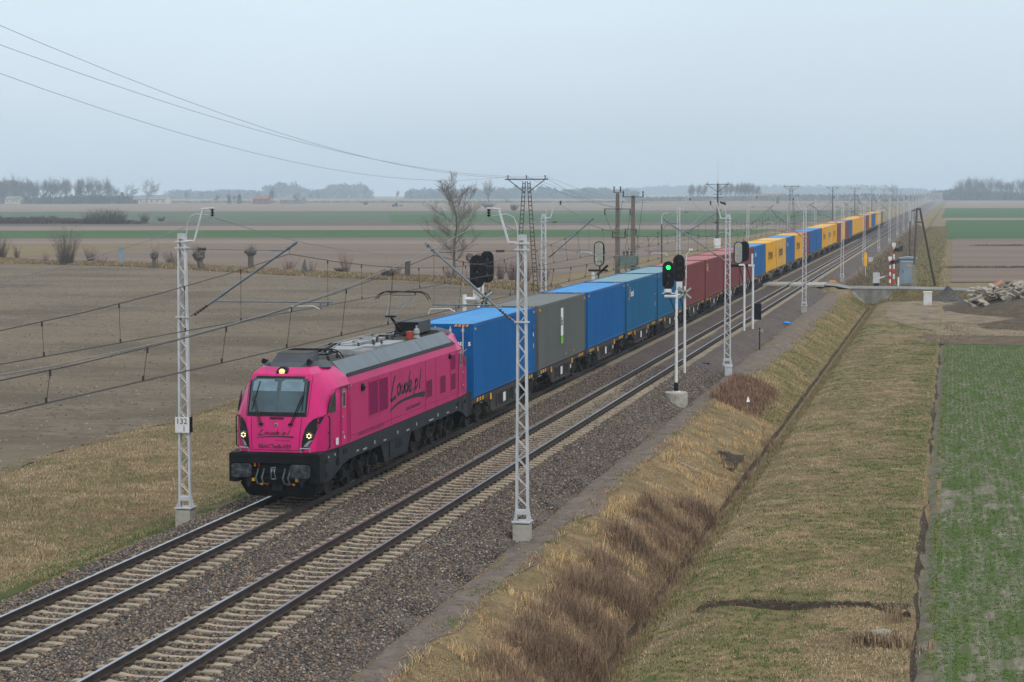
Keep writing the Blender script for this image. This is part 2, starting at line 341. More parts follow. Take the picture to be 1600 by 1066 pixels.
m_brownd = soil_mat('brown_litter', [(sr(104,90,76),1,0,1),(sr(124,106,88),1.2,.45,.62),(sr(86,84,56),1.1,.5,.66)], 1, bump=0.05, bscale=5)
strip('litter_patch', m_brownd, -2.4, 9, 147, 156, 0.035, nx=20, jag=1.6, seed=17)
# lane and crossing
m_asph = soil_mat('worn_asphalt', [(sr(118,122,124),1,0,1),(sr(134,136,136),.6,.45,.6),(sr(98,100,102),3,.55,.7)], 1, dark=.9, bump=0.01, bscale=20)
mb = MB()
def rz(x): return -0.13 if x < -11 else max(-0.46-0.02*max(x+5, 0), -0.46-0.02*16)+0.045
pts = [(-12.3,208.4,214.4,-0.05),(-11.4,208.6,214.5,-0.12),(-10.0,209.4,214.9,rz(-10)),(-8,209.95,215.2,rz(-8)),(-5,210.1,215.5,rz(-5)),(0,210.4,215.8,rz(0)),(6,210.8,216,rz(6)),(12,211.2,216.4,rz(12))]
mb.grid([[(x, a+(b-a)*t, z+0.05*math.sin(t*math.pi)) for t in (0,.25,.5,.75,1)] for x, a, b, z in pts]); tag(mb.build('lane', m_asph), kind='structure')
m_track = soil_mat('farm_track_gravel', [(sr(150,148,140),1,0,1),(sr(128,122,108),.5,.45,.62)], 1, bump=0.02, bscale=8)
mb = MB(); P = [(-24,211,-.6),(-32,219,-1.24),(-44,231,-1.24),(-62,249,-1.24),(-84,264,-1.24),(-97,277,-1.24),(-140,300,-1.24)]
mb.grid([[(x-0.8, y-1.2, z) , (x+0.8, y+1.2, z)] for x, y, z in P]); tag(mb.build('farm_track', m_track), kind='structure')
# path of reddish grit beside the ballast
m_path = soil_mat('path_grit', [(sr(118,106,98),1,0,1),(sr(134,120,110),1.5,.45,.6),(sr(94,86,78),5,.5,.68),(sr(156,144,132),12,.58,.7)], 1, bump=0.015, bscale=25)
strip('service_path', m_path, -12.15, lambda Y: -10.98+0.9*sstep(100, 135, Y)-0.9*sstep(190, 207, Y), 25, 207, 0.02, nx=6, jag=0.42, seed=21)
strip('service_path', m_path, -12.15, -11.0, 218, 700, 0.03, nx=4, jag=0.25, seed=22)
m_gstrip = soil_mat('fresh_grass', [(sr(86,98,56),1,0,1),(sr(70,92,42),1.4,.4,.6),(sr(110,100,72),2.5,.52,.68),(sr(70,62,50),1.1,.6,.75)], 1, bump=0.06, bscale=9)
strip('fresh_grass_strip', m_gstrip, -24.5, -22.5, 25, 420, 0.015, nx=8, jag=0.35, seed=23)
# ballast bed
def bz(X):
    return np.interp(X, [-22.75,-22.3,-21.3,-20.75,-20.4,-18.0,-17.7,-17.2,-16.75,-16.3,-14,-13.55,-13.1,-12.05,-11.8], [-0.98,-0.82,-0.28,-0.235,-0.24,-0.24,-0.23,-0.27,-0.23,-0.24,-0.24,-0.235,-0.27,-0.74,-0.9])
def ballast_z(X, Y): return bz(np.asarray(X))-.24*np.exp(-((np.asarray(X)+12.35)/.55)**2-((np.asarray(Y)-96.4)/1.5)**2)+0.02*vnoise(np.asarray(X), np.asarray(Y), 0.5, 40)
def stone_mat(name, cells, bumpd, pal, dark=.78):
    m = bpy.data.materials.new(name); m.use_nodes = True; nt = m.node_tree; b = nt.nodes['Principled BSDF']; L = nt.links.new
    g = _n(nt, 'ShaderNodeNewGeometry'); v = _n(nt, 'ShaderNodeTexVoronoi'); v.inputs['Scale'].default_value = cells; L(g.outputs['Position'], v.inputs['Vector'])
    s = _n(nt, 'ShaderNodeSeparateColor'); L(v.outputs['Color'], s.inputs[0]); r = _n(nt, 'ShaderNodeValToRGB'); L(s.outputs[0], r.inputs[0])
    for k, (p, c) in enumerate(pal):
        el = r.color_ramp.elements[k] if k < 2 else r.color_ramp.elements.new(p)
        el.position = p; el.color = tuple(v*dark for v in c[:3])+(1,)
    n = _n(nt, 'ShaderNodeTexNoise'); n.inputs['Scale'].default_value = 0.5; n.inputs['Detail'].default_value = 5; L(g.outputs['Position'], n.inputs['Vector'])
    mr2 = _n(nt, 'ShaderNodeMapRange'); mr2.inputs[1].default_value = .35; mr2.inputs[2].default_value = .65; mr2.inputs[3].default_value = .88; mr2.inputs[4].default_value = 1.12; L(n.outputs['Fac'], mr2.inputs[0])
    mx = _n(nt, 'ShaderNodeMixRGB', blend_type='MULTIPLY'); mx.inputs[0].default_value = 1; L(r.outputs[0], mx.inputs[1]); L(mr2.outputs[0], mx.inputs[2])
    L(mx.outputs[0], b.inputs['Base Color']); b.inputs['Roughness'].default_value = .9; b.inputs['Specular IOR Level'].default_value = .2
    bp = _n(nt, 'ShaderNodeBump'); bp.inputs['Distance'].default_value = bumpd; L(v.outputs['Distance'], bp.inputs['Height']); bp.invert = True; L(bp.outputs[0], b.inputs['Normal'])
    return m
m_ball = stone_mat('ballast_stone', 22, 0.05, [(0, sr(66,60,58)), (1, sr(140,126,114)), (.35, sr(88,80,76)), (.7, sr(110,100,94))])
bx = np.array([-22.75,-22.5,-22.3,-21.8,-21.3,-20.9,-20.2,-19.2,-18.2,-17.6,-17.3,-17.05,-16.8,-16,-15.1,-14.2,-13.5,-13.1,-12.6,-12.05,-11.8])
by = np.concatenate([np.arange(25, 130, 0.4), np.arange(130, 400, 4), np.geomspace(400, 4500, 50)])
BX, BY = np.meshgrid(bx, by); edge = (np.abs(BX+17.2) > 5.0)
BXj = BX+edge*0.22*vnoise(BY, BX*0, 1.1, 77); BZ = ballast_z(BX, BY); i = np.arange(BX.size).reshape(BX.shape)
F = np.stack([i[:-1,:-1].ravel(), i[:-1,1:].ravel(), i[1:,1:].ravel(), i[1:,:-1].ravel()], 1)
tag(fastmesh('ballast_bed', np.stack([BXj.ravel(), BY.ravel(), BZ.ravel()], 1), F, m_ball, smooth=True), kind='structure')
# loose stones: each a small irregular lump with the grey, brown or rusty tone of its own
def stones(n, x0, x1, y0, y1, zfn, smin, smax, name, label, seed, pal, ypow=1.6, reject=None):
    r = np.random.default_rng(seed)
    Y = y0+(y1-y0)*r.random(n)**ypow; X = x0+(x1-x0)*r.random(n)
    if reject is not None: k = ~reject(X, Y); X, Y = X[k], Y[k]
    n = len(X); Z = zfn(X, Y)
    base = np.array([(1,0,0),(-1,0,0),(0,1,0),(0,-1,0),(0,0,1),(0,0,-1)], float); tri = np.array([(0,2,4),(2,1,4),(1,3,4),(3,0,4),(2,0,5),(1,2,5),(3,1,5),(0,3,5)])[:4+0]
    tri = np.array([(0,2,4),(2,1,4),(1,3,4),(3,0,4),(2,0,5),(1,2,5),(3,1,5),(0,3,5)])
    s = smin+(smax-smin)*r.random(n)**1.5
    P = base[None]*(0.55+0.75*r.random((n, 6, 1)))+0.35*(r.random((n, 6, 3))-.5)
    a = r.random(n)*6.283; t = (r.random(n)-.5)*1.4
    ca, sa, ct, st = np.cos(a), np.sin(a), np.cos(t), np.sin(t)
    x, y, z = P[..., 0], P[..., 1], P[..., 2]*0.75
    x, z = x*ct[:, None]-z*st[:, None], x*st[:, None]+z*ct[:, None]
    x, y = x*ca[:, None]-y*sa[:, None], x*sa[:, None]+y*ca[:, None]
    V = np.stack([x, y, z], 2)*s[:, None, None]; V[..., 0] += X[:, None]; V[..., 1] += Y[:, None]; V[..., 2] += (Z+s*0.25)[:, None]
    F = (tri[None]+(np.arange(n)*6)[:, None, None]).reshape(-1, 3)
    pal = np.array([p[:3] for p in pal]); c = pal[r.integers(0, len(pal), n)]*(0.45+0.75*r.random((n, 1)))
    return tag(fastmesh(name, V.reshape(-1, 3), F, mat('loose_stone', (1,1,1), .9, var=0.0, attr='tint', spec=.2), cols=np.repeat(c, 6, 0)), label, 'gravel', kind='stuff')
SP = [sr(80,76,72), sr(102,94,88), sr(116,107,98), sr(94,86,78), sr(128,116,102), sr(64,62,62), sr(150,140,124), sr(138,112,88), sr(88,86,88)]
stones(70000, -150, -35.5, 48, 280, lambda X, Y: np.full_like(X, -1.29), .02, .085, 'soil_clods', 'clods of dry earth strewn over the big ploughed field', 31, [sr(122,111,95), sr(136,124,106), sr(108,98,84), sr(150,138,118)], 1.5, lambda X, Y: Y > np.interp(X, hx, hy)-2)
stones(16000, -12.1, -10.95, 34, 100, gz, .006, .02, 'grit', 'fine grit and pebbles strewn on the reddish path', 32, [sr(140,124,116), sr(110,98,94), sr(170,158,146)], 1.4)
stones(9000, -12.2, -11.35, 34, 110, gz, .015, .04, 'ballast', 'ballast stones rolled down onto the edge of the grit path', 33, SP, 1.4, lambda X, Y: vnoise(X, Y, .6, 61) < (X+12.0)*.6)
def on_sleeper(X, Y):
    k = (np.abs(X-XL) < 1.24) | (np.abs(X-XR) < 1.24); ph = np.abs(((Y+0.3) % 0.6)-0.3)
    rail = (np.abs(np.abs(X-XL)-.7535) < .11) | (np.abs(np.abs(X-XR)-.7535) < .11)
    return (k & (ph < 0.1)) | rail
stones(190000, -22.55, -11.9, 36, 112, ballast_z, 0.022, 0.052, 'ballast', 'grey and rusty brown crushed stone heaped between and beside the two tracks', 3, SP, 1.5, on_sleeper)
# ------------------------------------------------------------------ grass, as masses nobody could count
def blades(name, label, n, xy, zfn, h0, h1, w, lean, pal, seed, per=8, mtl='blade', spread=.06, droop=.5, cat='grass', patch=None, near=None, hue=None):
    r = np.random.default_rng(seed); X, Y = xy(r, n); n = len(X)
    Xb = np.repeat(X, per)+spread*r.normal(size=n*per); Yb = np.repeat(Y, per)+spread*r.normal(size=n*per); N = n*per
    Z = zfn(Xb, Yb)-0.01; hs = np.repeat((0.7+0.6*r.random(n))*(1 if patch is None else np.clip(1+patch[1]*2*vnoise(X, Y, patch[0], seed)+patch[1]*vnoise(X, Y, patch[0]*3, seed+9), .3, 2.2)), per); H = (h0+(h1-h0)*r.random(N))*hs; a = r.random(N)*6.283; l = lean*(0.3+r.random(N))
    if near is not None: H = H*np.interp(Xb, near, [1, 1, .25])
    wd = np.repeat(r.normal(size=n)*.6, per); a = a*0.8+wd
    dx, dy = np.cos(a), np.sin(a); sxn, syn = -dy*w/2, dx*w/2
    b0 = np.stack([Xb-sxn, Yb-syn, Z], 1); b1 = np.stack([Xb+sxn, Yb+syn, Z], 1)
    mx_, my_ = Xb+dx*H*l*.35, Yb+dy*H*l*.35
    m0 = np.stack([mx_-sxn*.8, my_-syn*.8, Z+H*.65], 1); m1 = np.stack([mx_+sxn*.8, my_+syn*.8, Z+H*.65], 1)
    t = np.stack([Xb+dx*H*l, Yb+dy*H*l, Z+H*(1-droop*np.clip(l, 0, 1))], 1)
    V = np.stack([b0, b1, m1, m0, t], 1).reshape(-1, 3); o = (np.arange(N)*5)[:, None]
    F = np.concatenate([o+np.array([[0,1,2]]), o+np.array([[0,2,3]]), o+np.array([[3,2,4]])])
    pal = np.array([p[:3] for p in pal]); ci = np.repeat(r.integers(0, len(pal), n), per); mixr = r.random(N) < .3; ci = np.where(mixr, r.integers(0, len(pal), N), ci)
    if hue:
        hv = np.clip((vnoise(X, Y, hue, seed+40)+.5*vnoise(X, Y, hue*.35, seed+41)+.55), 0, .999); ci = np.where(r.random(N) < .6, np.repeat((hv*len(pal)).astype(int), per), ci)
    c = pal[ci]*(0.45+0.75*r.random((N, 1)))
    return tag(fastmesh(name, V, F, mat(mtl, (1,1,1), .85, var=0, attr='tint', spec=.2), cols=np.repeat(c, 5, 0)), label, cat, kind='stuff')
def mpatch(green):
    def f(r, n):
        Y = 34+(116 if not green else 136)*r.random(n)**1.4; X = -7.0+6.1*r.random(n)
        q = vnoise(X, Y, .5, 19)+.7*vnoise(X, Y, 1.6, 27)+.8*vnoise(X*1.0, Y*.3, 2.2, 29)+.1*r.normal(size=n); k = (q > .0) if green else (q < .12); return X[k], Y[k]
    return f
ST = [sr(172,152,120), sr(158,138,108), sr(184,164,130), sr(148,126,98), sr(136,118,92)]
GR = [sr(92,116,54), sr(104,124,62), sr(80,104,44)]
BR = [sr(104,86,70), sr(92,74,62), sr(118,98,80), sr(84,70,60)]
def area(x0, x1, y0, y1, yp=1.4, nsc=None, thr=None, seed=0):
    def f(r, n):
        Y = y0+(y1-y0)*r.random(n)**yp; X = x0+(x1-x0)*r.random(n)
        if nsc: k = vnoise(X, Y, nsc, seed) > thr; X, Y = X[k], Y[k]
        return X, Y
    return f
blades('bank_grass', 'long bleached dry grass flopping down the bank between grit path and ditch', 19000, area(-10.85,-8.1,34,104,1.35), gz, .03, .17, .010, 2.4, [sr(190,166,128),sr(174,148,114),sr(186,158,118),sr(120,122,76),sr(148,124,98),sr(170,134,98),sr(134,114,94),sr(202,182,144)], 11, 14, spread=.15, droop=.96, patch=(1.0,1.1), near=(-12,-10.3,-10.85), hue=1.6)
blades('bank_grass', 'coarse pale tussocks standing out of the dry bank grass', 2600, area(-10.6,-8.2,34,100,1.3,.8,.05,44), gz, .12, .34, .009, 1.1, [sr(206,180,134),sr(190,162,116),sr(172,142,100)], 21, 16, spread=.07, droop=.8)
blades('bank_grass', 'short olive and straw grass on the ditch bank further off towards the road', 9000, area(-10.4,-8.1,100,204,1.2), gz, .03, .12, .02, 1.4, [sr(166,146,108), sr(134,126,80), sr(112,116,64), sr(180,158,118)], 12, 8, spread=.16, hue=2.5)
blades('weed_stalks', 'dark brown dead weed stalks crowding the near edge of the ditch', 8600, area(-9.75,-7.95,33,72,1.05,1.6,-.22,5), gz, .08, .48, .006, 1.1, [sr(128,104,86), sr(112,92,76), sr(146,122,98), sr(98,80,68), sr(156,134,106)], 13, 13, spread=.2, patch=(.8,1.2), cat='weeds')
blades('weed_stalks', 'reddish brown dead weeds on the bank beside the second near side mast', 1100, area(-11.2,-9.0,99,112,1.0), gz, .1, .5, .012, .7, [sr(132,100,84), sr(112,86,74), sr(146,120,96)], 14, 12, spread=.14, cat='weeds')
blades('ditch_fringe', 'tangled dry growth choking the near half of the narrow ditch', 1500, area(-8.15,-7.5,34,96,1.1,1.5,-.1,51), gz, .1, .42, .008, .9, [sr(136,112,88),sr(156,134,102),sr(116,96,80)], 22, 12, spread=.12)
blades('ditch_fringe', 'grass fringe hanging over the right lip of the narrow ditch', 7000, area(-7.62,-7.0,34,200,1.3), gz, .06, .2, .013, 1.1, [sr(140,126,90), sr(110,112,66), sr(128,108,80)], 15, 8)
blades('meadow_grass', 'matted straw coloured grass of the meadow between ditch and crop', 46000, mpatch(False), gz, .02, .1, .012, 1.7, [sr(164,146,114), sr(178,158,124), sr(136,120,94), sr(118,116,78)], 16, 8, hue=1.2, spread=.1, droop=.9)
blades('meadow_grass', 'fresh green tufts scattered over the straw coloured meadow', 30000, mpatch(True), gz, .02, .08, .014, .9, [sr(80,108,44),sr(94,116,54),sr(66,92,38),sr(112,122,66)], 17, 8, hue=.9, spread=.07)
def rows(r, n):
    Y = 34+113*r.random(n)**1.3; k = r.integers(0, 44, n); X = -0.45+k*0.21+0.055*r.normal(size=n); keep = vnoise(X*1.0, Y*.35, .5, 31)+.9*vnoise(X, Y, 9, 33)+.009*(Y-60) -.12*(X < -.2) > -.40; return X[keep], Y[keep]
blades('young_crop', 'rows of young green cereal shoots with bare soil between', 150000, rows, gz, .03, .08, .013, 1.0, [sr(74,106,40),sr(88,118,48),sr(98,122,58)], 18, 6, spread=.03)
blades('left_bank_grass', 'flattened dry grass of the broad verge between tracks and ploughed field', 60000, area(-35.4,-23.0,44,150,1.5), gz, .02, .14, .013, 1.8, [sr(166,146,114), sr(152,132,102), sr(180,160,128), sr(132,120,88), sr(108,114,70), sr(142,120,96)], 19, 6, hue=2.2, spread=.1, droop=.9)
blades('meadow_grass', 'greener grass along the far right edge of the meadow', 7000, (lambda r, n: (lambda X, Y, q: (X[q > .25], Y[q > .25]))(*(lambda X, Y: (X, Y, (X+2.6)*.45+.8*vnoise(X, Y, .8, 23)+.6*vnoise(X, Y*.3, 2.0, 25)+.15*r.normal(size=n)))(-3.2+2.25*r.random(n), 60+90*r.random(n)))), gz, .03, .09, .014, .9, [sr(96,116,60),sr(86,106,52),sr(116,122,72)], 24, 8, spread=.07)
blades('left_bank_grass', 'green grass in the shallow dip along the left edge of the ballast', 9000, area(-24.5,-22.7,40,120,1.3,1.8,-.2,4), gz, 0.03, .13, .016, 1.0, [sr(96,112,60),sr(82,98,50),sr(112,112,70),sr(138,122,88)], 20, 7, spread=.09)

blades('path_edge_grass', 'small green tufts creeping from the bank onto the grit path', 1300, area(-11.5,-10.8,34,120,1.2,.8,.12,62), gz, .03, .12, .014, 1.1, GR+[sr(120,116,72),sr(150,130,96)], 26, 9, spread=.07)
# ------------------------------------------------------------------ common materials
m_conc = mat('concrete', sr(158,156,146), .9, var=.1, scale=4, dirt=sr(110,104,92), dscale=2, damt=.6, bump=.01)
m_sleep = mat('sleeper_concrete', sr(152,140,120), .9, var=.12, scale=5, dirt=sr(118,106,92), dscale=4, damt=.7, bump=.005, world=True)
m_railside = mat('rail_rust', sr(58,51,47), .8, var=.15, scale=3, dirt=sr(74,58,46), dscale=1, damt=.4, world=True)
m_railtop = mat('rail_polished', sr(160,164,172), .3, metal=1.0, var=.04, world=True)
m_clip = mat('rail_clip_iron', sr(52,46,42), .7, var=.15, dirt=sr(96,62,40), dscale=9, damt=.5)
m_galv = mat('galvanised_steel', sr(192,195,198), .5, metal=.25, var=.07, scale=2, dirt=sr(128,130,130), dscale=1.5, damt=.45)
m_white = mat('white_post_paint', sr(206,208,208), .5, var=.05, scale=3, dirt=sr(150,146,136), dscale=2, damt=.4)
m_tube = mat('grey_tube', sr(108,118,126), .45, metal=.5, var=.1)
m_wire = mat('copper_wire', sr(62,60,60), .6, metal=.3, var=.1)
m_wire2 = mat('aluminium_wire', sr(124,128,130), .45, metal=.4, var=.08)
m_ins = mat('brown_insulator', sr(54,44,42), .3, var=.1)
m_black = mat('black_paint', sr(18,20,22), .45, var=.15)
m_rusts = mat('rust_streak', sr(126,82,52), .9, var=.2)
# ------------------------------------------------------------------ tracks
def rail_mesh(X0, y0=18, y1=4300):
    mb = MB(); prof = [(-.036,0),(.036,0),(.036,-.035),(.009,-.05),(.009,-.145),(.07,-.16),(.07,-.172),(-.07,-.172),(-.07,-.16),(-.009,-.145),(-.009,-.05),(-.036,-.035)]
    rows = [[(X0+a, y, b) for a, b in prof] for y in (y0, 60, 150, 400, 1500, y1)]
    n = len(prof)
    for i in range(len(rows)-1):
        for k in range(n):
            mb.mi(1 if k == 0 else 0); mb.add([rows[i][k], rows[i][(k+1) % n], rows[i+1][(k+1) % n], rows[i+1][k]], [(0,3,2,1)])
    return mb
def sleeper_verts():
    st = [(-1.3,-.215,.115),(-1.22,-.20,.12),(-.95,-.195,.12),(-.55,-.185,.12),(-.38,-.215,.1),(0,-.232,.095),(.38,-.215,.1),(.55,-.185,.12),(.95,-.195,.12),(1.22,-.20,.12),(1.3,-.215,.115)]
    rows = [[(x, -w*.84-.02, -.36), (x, -w*.84, z+.004), (x, w*.84, z+.004), (x, w*.84+.02, -.36)] for x, z, w in st]
    return rows
sm_ = MB(); rws = sleeper_verts(); sm_.grid([[p for p in r] for r in rws]); sm_.poly(rws[0]); sm_.poly(rws[-1][::-1])
cm_ = MB()
cm_.box((-.16,-.07,-.2),(.16,.07,-.174))
for s in (-1, 1):
    cm_.box((s*.115-.05, -.06, -.19), (s*.115+.05, .06, -.135)); cm_.tube((s*.1, -.05, -.13), (s*.16, .0, -.115), .016, 5); cm_.tube((s*.16, 0, -.115), (s*.1, .05, -.13), .016, 5)
def track(X, name_pos, label):
    t = thing('railway_track', (X, 0, 0), label, 'railway track', 'the two parallel tracks')
    for s in (-1, 1): rail_mesh(s*.7535).build('rail', [m_railside, m_railtop], t)
    sme = sm_.build('sleeper', m_sleep, t); cl = []
    for s in (-1, 1):
        c = cm_.build('rail_fastening', m_clip, sme); c.location = (s*.7535, 0, 0); cl.append(c)
    Y0 = 36.0; sme.location = (0, Y0, 0)
    for k in range(1, 100):
        o = sme.copy(); C.objects.link(o); o.location = (0, Y0+.6*k, 0); o.rotation_euler = (0, 0, random.uniform(-.008, .008))
        for c in cl: d = c.copy(); C.objects.link(d); d.parent = o
    ys2 = np.arange(Y0+60, 420, .6); V0 = np.array(sm_.v); F0 = [f for f in sm_.f if len(f) == 4]; F0 = np.array(F0)
    V = (V0[None]+np.stack([0*ys2, ys2, 0*ys2-.03*np.clip((ys2-96)/10, 0, 1)], 1)[:, None, :]).reshape(-1, 3); F = (F0[None]+(np.arange(len(ys2))*len(V0))[:, None, None]).reshape(-1, 4)
    o = fastmesh('sleeper', V, F, m_sleep, t); o['kind'] = 'stuff'
    cv = np.array(cm_.v); cf = [f for f in cm_.f if len(f) == 4]; cf = np.array(cf); ys3 = ys2[ys2 < 220]
    ys2m = 0
    off = np.concatenate([np.stack([0*ys3+s*.7535, ys3, 0*ys3], 1) for s in (-1, 1)])
    o = fastmesh('rail_fastening', (cv[None]+off[:, None, :]).reshape(-1, 3), (cf[None]+(np.arange(len(off))*len(cv))[:, None, None]).reshape(-1, 4), m_clip, t); o['kind'] = 'stuff'
    return t
random.seed(4)
track(XR, 'right', 'empty railway track nearer the grit path, both polished rails in view')
track(XL, 'left', 'railway track carrying the pink locomotive and its container train')
# crossing panels on the tracks
def crossing():
    t = thing('level_crossing_deck', (0, 0, 0), 'pale concrete slab deck where the lane crosses both tracks', 'level crossing')
    for a, b in ((-22.0,-20.15),(-19.85,-18.65),(-18.35,-16.05),(-15.75,-14.55),(-14.2,-12.35)):
        for k in range(3): MB().box((a, 208.2+2.1*k, -.2), (b, 210.27+2.1*k, .004)).build('deck_slab', m_conc, t)
    return t
crossing()
# ------------------------------------------------------------------ overhead line masts
def insulator(mb, p, q, r=.05, n=5):
    p, q = Vector(p), Vector(q); mb.tube(p, q, r*.35, 6)
    for k in range(n):
        a = p.lerp(q, (k+.25)/n); b = p.lerp(q, (k+.7)/n); mb.tube(a, b, r, 8, r*.6)
def mast(label, s, kind, plate=None):
    t = thing('overhead_line_mast', (0, 0, 0), label, 'mast')
    MB().box((-.23,-.24,-1.3), (.23,.24,-.26)).build('concrete_footing', m_conc, t)
    mb = MB(); mb.cbox((0,0,-.2), (.52,.5,.04))
    for a in (-1, 1):
        for b in (-1, 1): mb.tube((a*.2, b*.18, -.24), (a*.2, b*.18, -.1), .02, 6)
        mb.prism([(a*.17,-.02,-.18),(a*.26,-.02,-.18),(a*.2,-.02,.16),(a*.17,-.02,.2)], (0,.04,0))
    top = 7.85; wx = lambda z: .18-.065*(z+.18)/8.0
    for a in (-1, 1):                                          # the two tapering channels
        for dx0, dx1, dy0, dy1 in ((0,.012,-.07,.07),(-.05,0,-.07,-.058),(-.05,0,.058,.07)):
            rows = [[(a*(wx(z)+dx0), dy0, z), (a*(wx(z)+dx1), dy0, z), (a*(wx(z)+dx1), dy1, z), (a*(wx(z)+dx0), dy1, z)] for z in (-.18, top)]
            mb.grid(rows, True)
    for fy in (-.074, .074):                                   # zigzag lacing
        z, sg = .25, 1
        while z < 7.5:
            mb.tube((sg*(wx(z)-.03), fy, z), (-sg*(wx(z+.27)-.03), fy, z+.27), .012, 4, cap=False); z += .27; sg = -sg
    mb.box((-.118,-.076,7.76), (.118,.076,7.92)); mb.box((-.16,-.08,.0), (.16,.08,.14))
    for z in (7.68, 7.5, 5.46): mb.box((-.2,-.1,z-.02), (.2,.1,z+.02))
    mb.build('lattice_post', m_galv, t)
    fb = MB()                                                  # feeder bracket
    fb.tube((s*.1,0,7.7), (s*.36,0,7.7), .03, 6).prism([(s*.345,-.03,7.67),(s*.405,-.03,7.68),(s*.685,-.03,8.62),(s*.635,-.03,8.65)], (0,.06,0)).tube((s*.62,0,8.64), (s*1.0,0,8.66), .03, 6)
    fb.path([(s*.13,.05,7.9),(s*.15,.05,8.2),(s*.25,.05,8.42),(s*.45,.05,8.5),(s*.95,.03,8.44)], .012, 5)
    b = fb.build('feeder_bracket', m_galv, t)
    mb = MB(); insulator(mb, (s*.95,0,8.64), (s*.95,0,8.42), .07, 3); mb.build('insulator', m_ins, b)
    L = 3.54 if kind == 'A' else 2.8
    ax = lambda d: (s*(.25+(L-.25)*d), 0, 5.46+(7.68-5.46)*d)
    cb = MB(); cb.tube((s*.17,0,5.46), ax(.08), .02, 6).tube(ax(.16), ax(1), .033, 8)
    for d in (.3, .92, .97): cb.tube((Vector(ax(d))-Vector((.04,0,.03))), (Vector(ax(d))+Vector((.04,0,.03))), .05, 6)
    cn = cb.build('cantilever_tube', m_tube, t)
    mb = MB(); insulator(mb, ax(.03), ax(.16), .06, 5); mb.build('insulator', m_ins, cn)
    tb = MB(); tx = L-.4; tb.tube((s*.15,0,7.46), (s*.5,0,7.46), .012, 5).tube((s*.75,0,7.46), (s*(tx-.4),0,7.43), .009, 5).tube((s*(tx-.4),0,7.43), (s*tx,0,7.43), .024, 6)
    te = tb.build('tie_rod', m_tube, t); mb = MB(); insulator(mb, (s*.5,0,7.46), (s*.75,0,7.46), .055, 4); mb.build('insulator', m_ins, te)
    rt = MB(); e1 = 4.6 if kind == 'A' else 2.6; h = 4.23 if kind == 'A' else 1.9; se = 3.28 if kind == 'A' else 2.72
    x0 = .25+(L-.25)*.21
    rt.tube((s*x0,0,5.93), (s*e1,0,5.93), .024, 6).tube((s*h,0,5.93), (s*h,0,5.72), .03, 6)
    rt.path([(s*(L-.22),0,7.5),(s*(L-.25),0,7.33),(s*(e1-.05),0,5.95)], .008, 4)
    rg = rt.build('registration_tube', m_tube, t)
    MB().path([(s*h,0,5.72),(s*(h+(se-h)*.25),0,5.82),(s*(h+(se-h)*.92),0,5.8),(s*se,0,5.66)], .018, 6).build('steady_arm', m_galv, rg)
    if plate:
        px = MB().cbox((-.02,-.13,2.27), (.44,.02,.46)).mi(1).box((.2,-.12,2.05),(.235,.06,2.5)); pl = px.build('kilometre_plate', [m_white, m_black], t)
        mb = MB(); fn = lambda u, v: (u, -.1445, v)
        text_mesh('132', .235, lambda a, b: fn(-.215+a, 2.3+b), mb, sx=1.02); text_mesh('1', .235, lambda a, b: fn(-.02+a, 2.08+b), mb)
        mb.build('number', m_black, pl)
    return t
NTH_ALL = 'first second third fourth fifth sixth seventh eighth ninth tenth eleventh twelfth thirteenth fourteenth fifteenth sixteenth seventeenth eighteenth nineteenth twentieth twenty-first twenty-second twenty-third twenty-fourth twenty-fifth twenty-sixth twenty-seventh twenty-eighth twenty-ninth thirtieth'.split()
MYS = [58.0, 114.5, 173, 233, 291, 349, 407]
while MYS[-1] < 2300: MYS.append(MYS[-1]+58)
ORD = NTH_ALL[:30]+['thirty-first','thirty-second','thirty-third','thirty-fourth','thirty-fifth','thirty-sixth','thirty-seventh','thirty-eighth','thirty-ninth','fortieth','forty-first','forty-second']
_ORD0 = ['first','second','third','fourth','fifth','sixth','seventh','eighth','ninth','tenth']
def far_label(i, side):
    o = ORD[i]
    base = {'R': 'beside the grit path', 'L': 'behind the train'}[side]
    return (f'grey lattice overhead line mast {base}, {o} from the camera') if o else f'small distant lattice overhead line mast {base}'
gR = 'overhead line masts on the near side of the tracks'; gL = 'overhead line masts on the far side of the tracks'
mLA = mast('tall lattice mast left of the locomotive carrying the kilometre plate 132 1', 1, 'A', plate=True); mLA.location = (ML, 58.6, 0); mLA['group'] = gL
mRB = mast('tall nearest lattice mast right of the tracks, in front of the grey container', -1, 'B'); mRB.location = (MR, 57.9, 0); mRB['group'] = gR
mLB = mast(far_label(1, 'L'), 1, 'B'); mLB.location = (ML, MYS[1], 0); mLB['group'] = gL
mRA = mast('grey lattice mast with a small metal box at its foot, second on the near side', -1, 'A'); mRA.location = (MR, 113.2, 0); mRA['group'] = gR
mb = MB(); mb.box((-.06,-.65,-.85), (.3,-.35,-.25)).box((-.09,-.68,-.27),(.33,-.32,-.22)); 
_jb = mb.build('junction_cabinet', m_galv, None); _jb.location = (MR, 113.2, 0); tag(_jb, 'small grey metal box at the foot of the second near side mast', 'junction box')
KC.clear()
mLA2 = mast(far_label(2, 'L'), 1, 'A'); mLA2.location = (ML, MYS[2], 0); mLA2['group'] = gL
FARL = 'small distant lattice overhead line mast far down the line behind the train'; FARR = 'small distant lattice overhead line mast far down the line on the near side'
for i in range(3, len(MYS)):
    dup(mLA2 if i % 2 == 0 else mLB, (ML, MYS[i], 0), far_label(i, 'L'), group=gL)
for i in range(2, len(MYS)):
    dup(mRB if i % 2 == 0 else mRA, (MR, MYS[i]+random.uniform(-1, 1)*(i > 3), 0), far_label(i, 'R'), group=gR)
